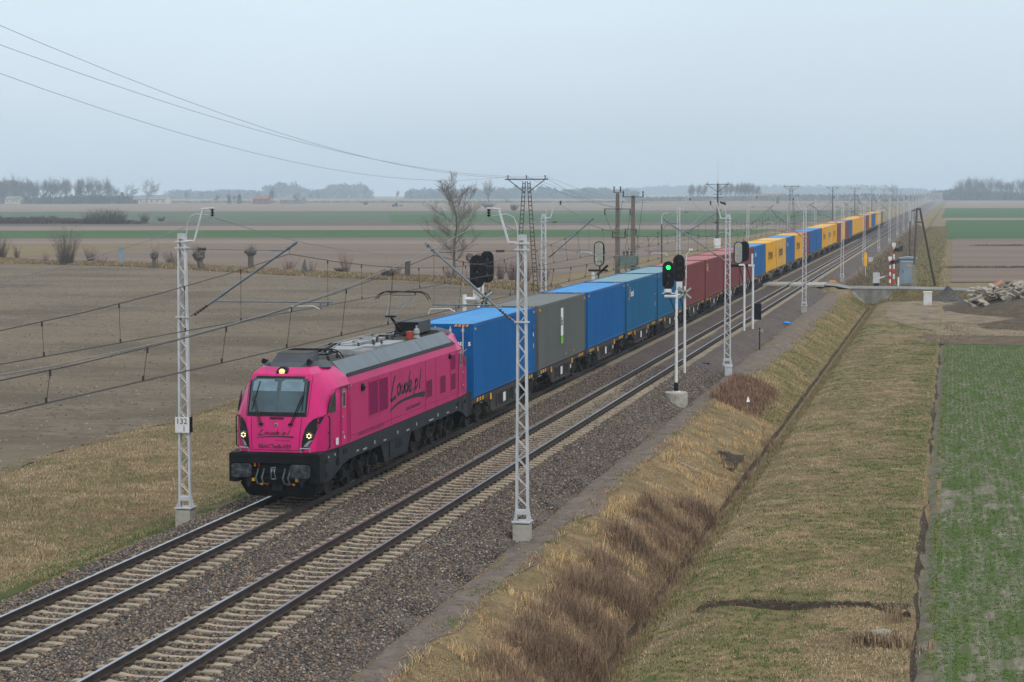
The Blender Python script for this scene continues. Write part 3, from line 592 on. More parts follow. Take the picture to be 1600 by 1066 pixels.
# ------------------------------------------------------------------ wires
def sag(a, b, s, n=14): return [(a[0]+(b[0]-a[0])*k/n, a[1]+(b[1]-a[1])*k/n, a[2]+(b[2]-a[2])*k/n-4*s*(k/n)*(1-k/n)) for k in range(n+1)]
def line(Xm, s, first, label, label2, ytab):
    t = thing('contact_line', (0, 0, 0), label, 'overhead wire', 'overhead contact lines')
    ms, ct, dr, fd = MB(), MB(), [], MB()
    st = []
    for i, y in enumerate(ytab):
        A = ((i % 2) == 0) == first
        L = 3.54 if A else 2.8; se = 3.28 if A else 2.72
        st.append(((Xm+s*(L-.24), y, 7.33), (Xm+s*se, y, 5.63)))
    for i in range(len(st)-1):
        far = st[i][0][1] > 700; n = 12 if not far else 4
        pm = sag(st[i][0], st[i+1][0], 1.2, n); ms.path(pm, .011 if not far else .013, 4)
        pc = sag(st[i][1], st[i+1][1], .03, 4)
        for dx in (-.022, .022): ct.path([(p[0]+dx, p[1], p[2]) for p in pc], .0085, 4)
        if st[i][0][1] < 320:
            for k in range(1, 14):
                f = (k)/14; x = st[i][0][0]*(1-f)+st[i+1][0][0]*f; y = st[i][0][1]*(1-f)+st[i+1][0][1]*f; z1 = 7.33-4*1.2*f*(1-f)
                x2 = st[i][1][0]*(1-f)+st[i+1][1][0]*f
                if y < 28: continue
                d = MB(); d.tube((x, y, z1), (x2, y, 5.62-.12*f*(1-f)), .0065, 4).tube((x, y, z1+.02), (x, y, z1-.1), .022, 5).tube((x2, y, 5.6), (x2, y, 5.7), .024, 5); dr.append(d)
    ms.build('messenger_wire', m_wire, t); ct.build('contact_wire', m_wire, t)
    for d in dr: d.build('dropper', m_wire, t)
    f = MB()
    for i in range(len(ytab)-1):
        f.path(sag((Xm+s*.95, ytab[i], 8.4), (Xm+s*.95, ytab[i+1], 8.4), 1.8, 12 if ytab[i] < 700 else 4), .0095, 5)
    tag(f.build('feeder_wire', m_wire2), label2, 'overhead wire', 'feeder wires on the mast tops')
    return t
YL = [0.5, 58.6]+MYS[1:]; YRt = [-1.0, 57.9, 113.2]+MYS[2:]
line(ML, 1, False, 'messenger and contact wires with droppers hung over the train', 'thick single wire on the mast tops behind the train', YL)
line(MR, -1, True, 'messenger and contact wires with droppers hung over the empty track', 'pale thick single wire running over the mast tops of the near side', YRt)
# ------------------------------------------------------------------ the locomotive
m_pink = mat('magenta_paint', sr(194,20,106), .36, var=.05, scale=.8, dirt=sr(130,44,86), dscale=1.6, damt=.65, dstretch=(1.6,1.6,.35), coat=.15)
m_pinks = mat('weathered_magenta_paint', sr(178,34,98), .5, var=.06, scale=.7, dirt=sr(134,50,88), dscale=1.5, damt=.5, dstretch=(1,1.5,.22))
m_pinkd = mat('dark_magenta_grille', sr(122,6,76), .6, var=.1, scale=6)
m_pinkr = mat('faded_dark_grille', sr(112,26,64), .65, var=.1, scale=6)
m_slate = mat('slate_underframe', sr(32,38,45), .6, var=.14, scale=2, dirt=sr(46,43,40), dscale=2.5, damt=.6)
m_bogie = mat('bogie_black', sr(17,17,18), .75, var=.2, scale=4, dirt=sr(70,60,52), dscale=3, damt=.5)
m_wheel = mat('wheel_steel', sr(66,62,60), .55, metal=.4, var=.15)
m_glass = mat('windscreen_glass', sr(56,76,84), .12, var=.3, scale=.9, spec=.45)
m_dglass = mat('dark_glass', sr(44,50,52), .12, var=.2, spec=.8)
m_hood = mat('grey_roof_fairing', sr(66,72,77), .6, var=.1, scale=1.5, dirt=sr(70,66,60), dscale=1.2, damt=.5)
m_panel = mat('grey_roof_panel', sr(96,107,114), .5, var=.06, scale=1, dirt=sr(96,98,96), dscale=1, damt=.4)
m_deck = mat('roof_deck', sr(66,66,62), .8, var=.12, scale=2, dirt=sr(66,60,52), dscale=1.5, damt=.6)
m_lgrey = mat('light_grey_equipment', sr(140,145,148), .55, var=.08, scale=2, dirt=sr(132,128,118), dscale=2, damt=.5)
m_lamp = mat('lit_headlamp', sr(255,226,160), .3, emis=sr(255,200,110), estr=.45, var=.02)
m_lampw = mat('lit_led', sr(255,240,200), .3, emis=sr(255,226,160), estr=1.8, var=.02)
m_redins = mat('red_insulator', sr(150,66,48), .4, var=.12)
m_mark = mat('dark_lettering', sr(44,42,48), .6, var=.03)
m_markf = mat('faded_lettering', sr(104,34,72), .6, var=.03)
m_seam = mat('panel_seam', sr(96,24,66), .8, var=.05)
m_lbl = mat('white_sticker', sr(210,212,210), .6, var=.05)
m_yel = mat('yellow_paint', sr(214,160,36), .6, var=.12)
m_red = mat('red_paint', sr(176,44,36), .5, var=.1)
LOCO = thing('electric_locomotive', (XL, 57.7, 0), 'bright pink electric locomotive with grey roof and lit headlights at the head of the train', 'locomotive')
LEN = 20.33
LV = [(1.57,[(0,.46),(.85,.47),(1.14,.68),(1.36,1.12),(1.455,2.0),(1.48,3.1)]),(2.05,[(0,.50),(.87,.52),(1.18,.74),(1.37,1.13),(1.455,2.0),(1.48,3.1)]),(2.60,[(0,.60),(.90,.62),(1.20,.86),(1.37,1.16),(1.455,2.0),(1.48,3.1)]),
 (3.00,[(0,.74),(.91,.76),(1.16,1.05),(1.335,1.42),(1.45,2.0),(1.48,3.1)]),(3.33,[(0,.87),(.92,.89),(1.12,1.22),(1.28,1.65),(1.44,2.2),(1.48,3.1)]),(3.58,[(0,.98),(.93,1.0),(1.05,1.38),(1.15,1.85),(1.32,2.5),(1.40,3.1)]),
 (3.80,[(0,1.12),(.89,1.15),(.97,1.5),(1.04,2.0),(1.11,2.55),(1.14,3.1)]),(3.97,[(0,1.42),(.72,1.5),(.8,1.8),(.86,2.2),(.92,2.6),(.93,3.1)])]
xs2 = lambda y: float(np.interp(y, [.4, 1.15, 2.0, 3.1], [1.33, 1.385, 1.462, 1.482]))
def fs(x, z, off=0.0):                 # front surface: y for a given x and z
    def row(i):
        P = LV[i][1]; return np.interp(abs(x), [p[0] for p in P[:4]], [p[1] for p in P[:4]])
    zs = [l[0] for l in LV]; k = min(max(np.searchsorted(zs, z)-1, 0), len(zs)-2); t = (z-zs[k])/(zs[k+1]-zs[k])
    return float(row(k)*(1-t)+row(k+1)*t)-off
body = MB()
for flip in (0, 1):
    fy = (lambda y: LEN-y) if flip else (lambda y: y)
    rows = []
    for z, P in LV:
        pts = [(x, fy(y), z) for x, y in P]; left = [(-x, fy(y), z) for x, y in P[1:]][::-1]
        rows.append(left+pts if not flip else (left+pts)[::-1])
    body.mi(0).grid(rows)
    top = rows[-1]; body.poly(top if not flip else top)
for s in (-1, 1):                      # body sides with the chamfer
    pts = [(1.48,1.57),(1.48,3.33),(1.40,3.56)]
    rows = [[(s*x, y, z) for x, z in pts] for y in (3.1, 6, 9, 12, 15, LEN-3.1)]
    body.mi(1).grid(rows if s > 0 else [r[::-1] for r in rows])
bo = body.build('body', [m_pink, m_pinks], LOCO, smooth=13)
ch = MB()                              # dark slots under the grey roof panels
for s in (-1, 1): ch.box((min(s*1.33, s*1.39), 3.12, 3.52), (max(s*1.33, s*1.39), LEN-3.12, 3.6))
n = 74
for k in range(n):
    y = 3.3+k*(LEN-6.6)/n
    for s in (-1, 1): ch.prism([(s*1.41,y,3.545),(s*1.41,y+.1,3.545),(s*1.33,y+.1,3.64),(s*1.33,y,3.64)], (s*.02,0,.02))
ch.build('ventilation_slots', m_black, LOCO)
for s in (-1, 1):
    for a, b in ((3.13,7.4),(7.44,12.88),(12.92,17.2)):
        MB().prism([(s*1.34,a,3.60),(s*1.34,b,3.60),(s*.95,b,4.02),(s*.95,a,4.02)], (s*-.03,0,-.03)).build('roof_panel', m_panel, LOCO)
MB().box((-.97,2.9,3.88), (.97,LEN-2.9,3.93)).build('roof_deck', m_deck, LOCO)
def plate(name, m, zs, xl, xr, off, nx=8, par=None, thick=.02):  # a plate bent over the nose
    mb = MB(); rows = []; z0, z1 = zs; nz_ = 14
    for i in range(nz_+1):
        z = z0+(z1-z0)*i/nz_; a, b = xl(z), xr(z); rows.append([(a+(b-a)*k/nx, fs(a+(b-a)*k/nx, z, off), z) for k in range(nx+1)])
    mb.grid(rows)
    for r in (rows[0], rows[-1]): mb.grid([r, [(p[0], p[1]+thick, p[2]) for p in r]])
    mb.grid([[r[0], (r[0][0], r[0][1]+thick, r[0][2])] for r in rows]); mb.grid([[r[-1], (r[-1][0], r[-1][1]+thick, r[-1][2])] for r in rows])
    return mb.build(name, m, par or LOCO, smooth=40)
ws = plate('windscreen_frame', m_black, (2.6, 3.74), lambda z: -.90-.01*z*.2, lambda z: .90+.01*z*.2, .012)
plate('windscreen', m_glass, (2.72, 3.68), lambda z: -.85, lambda z: .85, .02, par=ws)
mb = MB()                              # cab pillar reflection free: a real centre mullion behind, blinds, crew seat headrests are not seen
for x in (-.02,):
    rows = [[(x-.025, fs(x, z, .024), z), (x+.045, fs(x, z, .024), z)] for z in (2.74, 3.1, 3.4, 3.66)]; mb.grid(rows)
mb.build('mullion', mat('mullion_grey', sr(66,82,90), .4), ws)
for s in (-1, 1):
    W = lambda x, z, o=.06: (x, fs(x, z, o), z)
    mb = MB(); xb = -.60 if s < 0 else .78
    mb.tube(W(s*.43, 2.36), W(s*.74, 3.2), .016, 5); mb.tube(W(s*.49, 2.38), W(s*.77, 3.12), .012, 5); mb.tube(W(s*.76, 2.78, .05), W(xb, 3.6, .05), .015, 5); mb.cbox(W(s*.45, 2.38, .05), (.12, .05, .06))
    mb.build('windscreen_wiper', m_black, LOCO)
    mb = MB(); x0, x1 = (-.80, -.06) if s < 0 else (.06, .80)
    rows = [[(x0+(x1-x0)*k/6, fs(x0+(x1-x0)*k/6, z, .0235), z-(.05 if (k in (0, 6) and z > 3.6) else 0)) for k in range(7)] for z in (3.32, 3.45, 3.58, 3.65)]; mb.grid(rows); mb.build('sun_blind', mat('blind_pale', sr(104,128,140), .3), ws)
# nose panel seams
mb = MB()
for s in (-1, 1):
    for x0, x1 in ((.70, .76),):
        rows = [[(s*(x0+(x1-x0)*(z-1.6)/1), fs(x0, z, .008), z), (s*(x0+(x1-x0)*(z-1.6)/1+.018), fs(x0, z, .008), z)] for z in np.linspace(1.62, 2.56, 7)]; mb.grid(rows)
mb.grid([[(x, fs(x, 1.63, .008), 1.622), (x, fs(x, 1.63, .008), 1.64)] for x in np.linspace(-.7, .7, 6)])
for s in (-1, 1):
    rows = [[(s*x, fs(x, z, .008), z), (s*(x+.016), fs(x, z, .008), z)] for x, z in ((.93,2.6),(.94,3.0),(.945,3.33),(.95,3.58),(.93,3.72),(.86,3.86),(.74,3.95))]; mb.grid(rows)
mb.build('panel_seams', m_seam, LOCO)
HR = [(1.62,.80,.84),(1.72,.79,.98),(1.85,.80,1.06),(2.05,.83,1.14),(2.25,.88,1.20),(2.42,.97,1.26),(2.52,1.08,1.30),(2.58,1.20,1.33)]
for s in (-1, 1):
    mb = MB(); rows = [[(s*(a+(b-a)*k/6), fs(a+(b-a)*k/6, z, .015), z) for k in range(7)] for z, a, b in HR]; mb.grid(rows)
    hl = mb.build('headlight_cluster', m_black, LOCO, smooth=40)
    y = fs(1.0, 2.05, 0)
    mb = MB(); mb.lathe((s*1.0, y-.05, 2.05), [(.125,.08),(.125,-.02),(.105,-.03),(.10,0),(.0,.02)], 14, 'y'); mb.build('lamp_bezel', m_dglass, hl)
    mb = MB()
    for k in range(6):
        a = k*math.pi/3+.5; mb.lathe((s*1.0+.06*math.cos(a), y-.085, 2.05+.06*math.sin(a)), [(0,0),(.015,-.003),(.018,.03)], 8, 'y')
    mb.build('headlamp', m_lampw, hl)
    mb = MB(); rows = [[(s*(x), fs(x, z, .035), z), (s*(x+.1), fs(x+.1, z, .035), z)] for x, z in ((.86,1.74),(.92,1.84),(1.0,1.92))]; mb.grid(rows); mb.build('marker_lamp', mat('clear_lens', sr(130,140,144), .15), hl)
# top lamp
mb = MB(); yl = fs(0, 3.84, 0); mb.prism([(.175*math.cos(a), yl-.05+.1*max(0, math.sin(a)), 3.845+.165*math.sin(a)) for a in np.linspace(0, 2*math.pi, 17)[:-1]], (0,.2,0)); tl = mb.build('top_lamp_housing', m_black, LOCO)
mb = MB(); mb.lathe((0, yl-.05, 3.845), [(0,-.02),(.07,-.012),(.105,.02)], 16, 'y'); mb.build('top_lamp', m_lamp, tl)
for s in (-1, 1):
    mb = MB(); mb.path([(s*.80,.42,1.58),(s*.80,.36,1.70),(s*1.06,.40,1.70),(s*1.06,.44,1.58)], .022, 6); mb.build('handle', m_lgrey, LOCO)
    mb = MB(); mb.path([(s*1.38,1.2,1.62),(s*1.44,1.2,1.66),(s*1.44,1.2,2.52),(s*1.38,1.24,2.58)], .018, 6).tube((s*1.36,1.2,2.08), (s*1.44,1.2,2.08), .014, 5); mb.build('handrail', m_black, LOCO)
mb = MB(); mb.lathe((0, fs(0,2.36,.03), 2.36), [(0,0),(.05,0),(.055,.04)], 12, 'y').mi(1).lathe((0, fs(0,2.36,.04), 2.36), [(0,0),(.025,0)], 10, 'y'); mb.build('nose_socket', [m_lgrey, m_black], LOCO)
MB().cbox((.02, fs(0,2.56,.02), 2.56), (.42,.04,.03)).build('nose_step', m_black, LOCO)
# lettering on the nose and on the side
STK = {'L': [(8.43,3.14),(8.21,2.93),(7.98,2.55),(7.90,2.36),(7.98,2.36),(8.22,2.42),(8.53,2.44)],
 'a': [(9.11,2.79),(8.92,2.81),(8.74,2.74),(8.68,2.60),(8.76,2.49),(8.90,2.49),(9.02,2.58),(9.11,2.78),(9.05,2.62),(9.10,2.48)],
 'u': [(9.36,2.78),(9.27,2.62),(9.28,2.51),(9.41,2.49),(9.55,2.60),(9.65,2.78),(9.57,2.62),(9.58,2.47)],
 'd': [(10.40,3.14),(10.22,2.86),(10.05,2.55),(10.07,2.46),(10.05,2.62),(9.98,2.74),(9.85,2.77),(9.74,2.68),(9.72,2.56),(9.80,2.47),(9.92,2.50),(10.02,2.58)],
 'e': [(10.26,2.61),(10.46,2.64),(10.57,2.72),(10.50,2.80),(10.36,2.79),(10.24,2.70),(10.20,2.58),(10.27,2.48),(10.42,2.46),(10.56,2.53)],
 'dot': [(10.71,2.51),(10.78,2.50)], 'p': [(11.13,2.80),(11.02,2.55),(10.86,2.29)], 'pb': [(11.0,2.66),(11.12,2.76),(11.28,2.78),(11.37,2.69),(11.33,2.57),(11.18,2.49),(11.02,2.52)],
 'l': [(11.86,3.10),(11.73,2.82),(11.60,2.55),(11.63,2.47),(11.72,2.50)]}
SW = [(7.74,1.99,.03),(7.84,2.05,.07),(8.18,2.13,.085),(8.79,2.21,.09),(9.64,2.255,.095),(10.83,2.25,.12),(11.6,2.23,.16),(12.15,2.19,.20),(12.33,2.19,.18),(12.40,2.19,.09)]
def logo(fn, mb, w=.115, k=1.0):
    for key, p in STK.items():
        q = []
        for a, b in zip(p[:-1], p[1:]): q += [a, ((a[0]*2+b[0])/3, (a[1]*2+b[1])/3), ((a[0]+b[0]*2)/3, (a[1]+b[1]*2)/3)]
        q.append(p[-1]); mb.stroke(q, w*k*(1.15 if key in 'L' else 1), fn)
    rows = []
    for i, (u, v, ww) in enumerate(SW): rows.append([fn(u, v+ww/2*k**.5), fn(u, v-ww/2*k**.5)])
    mb.grid(rows)
for s in (1, -1):
    mb = MB(); fn = (lambda u, v: (1.486, u, v)) if s > 0 else (lambda u, v: (-1.486, LEN-u, v))
    logo(fn, mb); sg = mb.build('logo', m_mark, LOCO)
    mb = MB()
    for yv in (3.14, 7.92, 12.45, 13.95, 17.18): mb.box((min(s*1.481, s*1.486), min(yv, yv) if s > 0 else LEN-yv-.012, 1.6), (max(s*1.481, s*1.486), yv+.012 if s > 0 else LEN-yv, 3.3))
    mb.box((min(s*1.481, s*1.486), 3.2, 1.76), (max(s*1.481, s*1.486), LEN-3.2, 1.768)); mb.build('panel_seams', m_seam, LOCO)
    mb = MB(); fn2 = (lambda a, b: (1.486, 9.79+a, 1.86+b)) if s > 0 else (lambda a, b: (-1.486, LEN-9.79-a, 1.86+b))
    text_mesh('smart intermodal', .21, fn2, mb, sx=1.32, bold=.006); mb.build('slogan', m_markf, LOCO)
    mb = MB(); fn3 = (lambda a, b: (1.486, 4.05+a, 1.66+b)) if s > 0 else (lambda a, b: (-1.486, LEN-4.05-a, 1.66+b))
    text_mesh('DRAGON 2  E6ACTadb-035', .17, fn3, mb, sx=1.45); mb.build('side_number', m_markf, LOCO)
mb = MB(); kx = 1.12/4.66; fnf = lambda u, v: ((u-10.07)*kx, fs((u-10.07)*kx, 1.97+(v-1.99)*.225, .016), 1.97+(v-1.99)*.225)
logo(fnf, mb, .06*1.35, 1.0); mb.build('logo', m_mark, LOCO)
mb = MB(); text_mesh('E6ACTadb-035', .155, lambda a, b: (-.52+a, fs(-.52+a, 1.69+b, .016), 1.69+b), mb, sx=1.04, bold=.002); mb.build('running_number', m_mark, LOCO)
mb = MB(); text_mesh('smart intermodal', .055, lambda a, b: (-.02+a, fs(0, 1.9, .016), 1.9+b), mb, sx=1.2); mb.build('slogan', m_markf, LOCO)
# side fittings
for s in (1, -1):
    X = s*1.483
    def P(name, m, y0, y1, z0, z1, d=.012, par=None, both=True): 
        a, b = (y0, y1) if s > 0 else (LEN-y1, LEN-y0); mb = MB(); mb.box((min(X, X+s*d), a, z0), (max(X, X+s*d), b, z1)); return mb.build(name, m, par or LOCO)
    for a, b, z0, z1, mm in ((5.28,6.28,2.17,3.2,m_pinkd),(6.48,7.5,2.17,3.2,m_pinkd),(12.6,13.35,2.02,2.6,m_pinkr),(14.6,15.35,1.98,2.58,m_pinkr),(16.2,16.92,1.95,2.52,m_pinkr),(16.2,16.92,2.68,3.2,m_pinkd)):
        fr = P('grille_frame', m_pinks, a-.06, b+.06, z0-.08, z1+.06, .01); mb = MB(); g0, g1 = (a, b) if s > 0 else (LEN-b, LEN-a)
        k = g0
        while k < g1-.03: mb.box((min(X+s*.006, X+s*.02), k, z0), (max(X+s*.006, X+s*.02), k+.034, z1)); k += .05
        mb.box((min(X+s*.002, X+s*.012), g0, z0), (max(X+s*.002, X+s*.012), g1, z1)); mb.build('grille', mm, fr)
    mb = MB(); mb.lathe((X, 4.5 if s > 0 else LEN-4.5, 3.13), [(.12,0),(.12,s*.06),(.0,s*.13)], 12, 'x'); mb.build('side_horn', m_black, LOCO)
    mb = MB(); mb.lathe((X, 15.95 if s > 0 else LEN-15.95, 3.2), [(.1,0),(.1,s*.06),(.0,s*.12)], 12, 'x'); mb.build('side_horn', m_black, LOCO)
    for end in (0, 1):
        yy = (lambda y: y) if end == 0 else (lambda y: LEN-y)
        wp = [(1.22,2.68),(1.76,2.66),(1.76,3.26),(1.66,3.22),(1.48,3.04),(1.33,2.86)]
        mb = MB(); mb.prism([(s*(xs2(a)+.004), yy(a), b) for a, b in wp], (s*.014,0,0)); mb.build('cab_side_window', m_dglass, LOCO)
        if end == 0 and s > 0: MB().path([(s*1.30, fs(1.3, 2.6, .0), 2.6),(s*1.375, 1.17, 2.63),(s*1.372, 1.32, 2.92),(s*1.40, 1.55, 3.12),(s*1.45, 1.85, 3.30),(s*1.475, 2.2, 3.345),(s*1.49, 3.1, 3.345)], .013, 5).build('body_seam', m_black, LOCO)
        d = MB()
        for a, b in ((2.18,2.2),(2.93,2.95)): d.box((min(X, X+s*.008), min(yy(a), yy(b)), 1.56), (max(X, X+s*.008), max(yy(a), yy(b)), 3.3))
        for z in (1.56, 3.28): d.box((min(X, X+s*.008), min(yy(2.18), yy(2.95)), z), (max(X, X+s*.008), max(yy(2.18), yy(2.95)), z+.02))
        door = d.build('cab_door_frame', m_seam, LOCO)
        mb = MB(); mb.box((min(X, X+s*.012), min(yy(2.36), yy(2.66)), 2.7), (max(X, X+s*.012), max(yy(2.36), yy(2.66)), 3.2)).mi(1)
        mb.box((min(X, X+s*.016), min(yy(2.4), yy(2.62)), 2.75), (max(X, X+s*.016), max(yy(2.4), yy(2.62)), 3.15)); mb.build('door_window', [m_lgrey, m_dglass], door)
        mb = MB()
        for yv in (2.12, 3.05): mb.tube((X+s*.05, yy(yv), 1.7), (X+s*.05, yy(yv), 3.05), .014, 5)
        mb.build('handrail', m_pinks, LOCO)
        mb = MB(); mb.cbox((X+s*.03, yy(2.28), 2.45), (.05,.16,.03)).cbox((X+s*.03, yy(2.28), 1.98), (.05,.16,.03)).tube((X+s*.02, yy(2.2), 3.2), (X+s*.12, yy(2.12), 3.3), .018, 5).tube((X+s*.02, yy(3.0), 3.22), (X+s*.12, yy(2.92), 3.32), .018, 5)
        mb.build('door_handle', m_lgrey, door)
    P('sticker', m_lbl, 1.72, 1.94, 1.66, 1.86, -.024)
    P('sticker', m_lbl, 2.5, 2.56, 1.76, 1.86, .016)
    sk = MB(); Xs = s*1.47
    for k, (y, w) in enumerate(((3.9,.22),(4.6,.4),(5.9,.08),(7.0,.3),(8.7,.1),(9.9,.35),(11.2,.08),(13.0,.6),(14.2,.12),(15.6,.3),(17.0,.25))):
        z = 1.16 if k % 2 else 1.2; a = y if s > 0 else LEN-y-w; sk.box((min(Xs, Xs+s*.014), a, z), (max(Xs, Xs+s*.014), a+w, z+(.05 if w > .15 else .11)))
    sk.build('stencilled_marks', mat('grey_stencil', sr(150,152,150), .7), LOCO)
# underframe
uf = MB(); uf.box((-1.47,2.0,1.08), (1.47,LEN-2.0,1.565)); uf.box((-1.33,.92,1.09), (1.33,LEN-.92,1.563)); uf.box((-1.1,3,.95), (1.1,LEN-3,1.08))
for e in (0, 1):
    yy = (lambda y: y) if e == 0 else (lambda y: LEN-y)
    for s in (-1, 1):
        uf.prism([(s*xs2(y), yy(y), z) for y, z in ((.45,1.565),(.45,.8),(.55,.66),(1.15,.66),(1.35,.66),(2.0,.88),(2.4,1.0),(3.0,1.08),(3.0,1.3),(2.0,1.565),(1.15,1.565))], (-s*.1,0,0))
uf.build('underframe', m_slate, LOCO)
for s in (-1, 1):
    for y, z, w, h in ((.85,1.26,.3,.14),(.85,.86,.3,.14),(1.85,1.14,.22,.22),(2.42,1.38,.4,.14),(17.2,1.3,.25,.2),(18.0,1.2,.2,.3),(18.6,1.3,.3,.14)):
        a = y if s > 0 else LEN-y-w; xq = xs2(min(y+w/2, LEN-y-w/2)); MB().box((min(s*xq, s*(xq+.014)), a, z-h/2), (max(s*xq, s*(xq+.014)), a+w, z+h/2)).build('step_recess', mat('recess_black', sr(14,15,17), .8), LOCO)
mb = MB(); mb.box((1.34,.62,1.2), (1.364,.8,1.42)).box((1.34,.62,.92),(1.364,.86,.98)).box((1.38,1.2,1.33),(1.402,1.25,1.39)).box((1.42,1.7,1.34),(1.446,1.75,1.42)); mb.build('end_stickers', mat('grey_stencil', sr(150,152,150)), LOCO)
for e in (0, 1):
    yy = (lambda y: y) if e == 0 else (lambda y: LEN-y)
    def bx2(mb, x0, y0, z0, x1, y1, z1): return mb.box((x0, min(yy(y0), yy(y1)), z0), (x1, max(yy(y0), yy(y1)), z1))
    mb = MB(); bx2(mb, -1.33, .34, 1.26, 1.33, .95, 1.56); bx2(mb, -1.30, .50, .78, 1.30, .9, 1.27); bx2(mb, -1.36, .30, 1.46, 1.36, .5, 1.54)
    for s in (-1, 1): bx2(mb, min(s*1.08, s*1.38), .36, .70, max(s*1.08, s*1.38), 1.0, 1.5)
    bx2(mb, -.42, .44, .95, .42, .52, 1.36)
    hb = mb.build('headstock', mat('dark_slate_front', sr(15,18,22), .6, var=.15, scale=3, dirt=sr(30,32,34), damt=.5), LOCO)
    mb = MB()
    for s in (-1, 1):
        for z in (1.4, .92): bx2(mb, s*1.1-.0 if s > 0 else s*1.3, .352, z-.06, s*1.3 if s > 0 else s*1.1, .37, z+.06)
    for x in np.linspace(-.95, .95, 9): mb.lathe((x, yy(.333), 1.33), [(0,0),(.014,0)], 6, 'y')
    rc = mb.build('headstock_recesses', mat('recess_black', sr(14,15,17)), hb)
    pl = MB(); y_t, y_b = .75, .98
    prof = [(-1.18,.62),(-1.05,.3),(-.93,.2),(.93,.2),(1.05,.3),(1.18,.62)]
    pl.add([(x, yy(y_b-.22*(z-.2)/.42), z) for x, z in prof]+[(x, yy(y_b-.22*(z-.2)/.42+.03), z) for x, z in prof], [(0,1,2,3,4,5),(11,10,9,8,7,6),(0,6,7,1),(1,7,8,2),(2,8,9,3),(3,9,10,4),(4,10,11,5),(5,11,6,0)])
    for s in (-1, 1): pl.prism([(s*1.18, yy(.76), .62),(s*1.05, yy(.94), .3),(s*1.12, yy(1.4), .3),(s*1.25, yy(1.4), .75)], (-s*.02,0,0))
    bx2(pl, -1.0, .7, .6, 1.0, .8, .82)
    pl.build('snow_plough', mat('plough_grey', sr(20,24,28), .65, var=.15, scale=3, dirt=sr(66,60,54), damt=.4), LOCO)
    mb = MB()
    for x in (-.75,-.45,-.15,.15,.45,.75): mb.lathe((x, yy(.955), .3), [(0,0),(.018,0)], 6, 'y')
    mb.build('plough_bolts', m_lgrey, LOCO)
    for s in (-1, 1):
        b = MB(); c = s*.885; rr = .06
        out = [(c-.30+rr, .88),(c+.30-rr,.88),(c+.30,.88+rr),(c+.30,1.27-rr),(c+.30-rr,1.27),(c-.30+rr,1.27),(c-.30,1.27-rr),(c-.30,.88+rr)]
        b.prism([(x, yy(0.0), z) for x, z in out], (0, yy(.05)-yy(0), 0)); b.tube((c, yy(.05), 1.07), (c, yy(.28), 1.07), .12, 12).tube((c, yy(.26), 1.07), (c, yy(.52), 1.07), .17, 12)
        b.build('buffer', mat('buffer_steel', sr(38,43,49), .5, var=.2, scale=5, dirt=sr(104,110,114), dscale=7, damt=.8), LOCO)
        w = MB(); w.prism([(s*.92, yy(.4), .8),(s*.7, yy(.4), .8),(s*.78, yy(.4), .58),(s*.82, yy(.4), .52)], (0,.03,0)); w.mi(1).cbox((s*.66, yy(.42), .76), (.09,.03,.09)); w.build('sand_bracket', [m_slate, m_yel], LOCO)
    h = MB(); h.tube((0, yy(.5), 1.08), (0, yy(.22), 1.07), .035, 8)
    for x in (-.05, .05): h.path([(x, yy(.24), 1.1),(x, yy(.2), 1.0),(x*1.3, yy(.26), .86),(x*1.3, yy(.3), .8)], .018, 6)
    h.tube((-.07, yy(.25), 1.12), (.09, yy(.22), 1.15), .025, 6); h.tube((-.06, yy(.29), .8), (.06, yy(.29), .8), .022, 6)
    h.build('screw_coupling', m_tube, LOCO)
    for x in (-.52, -.34, .30, .46):
        g = MB(); g.path([(x, yy(.45), 1.08),(x+.02, yy(.34), 1.02),(x-.03, yy(.3), .82),(x+.0, yy(.36), .66),(x+.06, yy(.5), .62)], .022, 6); g.mi(1).cbox((x+.08, yy(.5), .62), (.07,.06,.05))
        g.build('brake_hose', [m_tube, m_red if x in (-.34,.30) else m_yel], LOCO)
    mb = MB(); bx2(mb, -.16, .62, .42, .16, .8, .62); mb.build('coupler_box', m_bogie, LOCO)
mb = MB()
for x, m_ in ((-.62,0),(-.5,1)): mb.mi(m_).cbox((x, .46, 1.2), (.04,.06,.12))
mb.build('cock_handles', [m_yel, m_red], LOCO)
# transformer and side equipment boxes
mb = MB(); mb.prism([(-1.38,7.0,1.08),(-1.38,7.5,.42),(-1.38,10.3,.42),(-1.38,10.9,1.08)], (2.76,0,0)); mb.build('transformer_tank', m_slate, LOCO)
mb = MB(); mb.box((-1.42,8.0,.5), (1.42,10.2,1.06)).mi(1)
for k in range(4): mb.box((1.421,8.75+.22*k,.72), (1.43,8.87+.22*k,.98))
mb.build('equipment_box', [m_slate, m_black], LOCO)
MB().prism([(-1.4,11.1,1.08),(-1.4,11.4,.62),(-1.4,12.0,.62),(-1.4,12.2,1.08)], (2.8,0,0)).build('equipment_box', m_bogie, LOCO)
def wheelset(par, y, r, x=.72, gauge=.7535):
    mb = MB(); mb.tube((-1.1, y, r), (1.1, y, r), .09, 8)
    for s in (-1, 1):
        mb.lathe((s*x, y, r), [(r+.03,-s*.06),(r+.03,-s*.03),(r,-s*.03),(r,s*.07),(r-.06,s*.075),(r-.1,s*.03),(.16,s*.02),(.15,s*.09),(0,s*.09)], 24, 'x')
    return mb.build('wheelset', m_wheel, par, smooth=40)
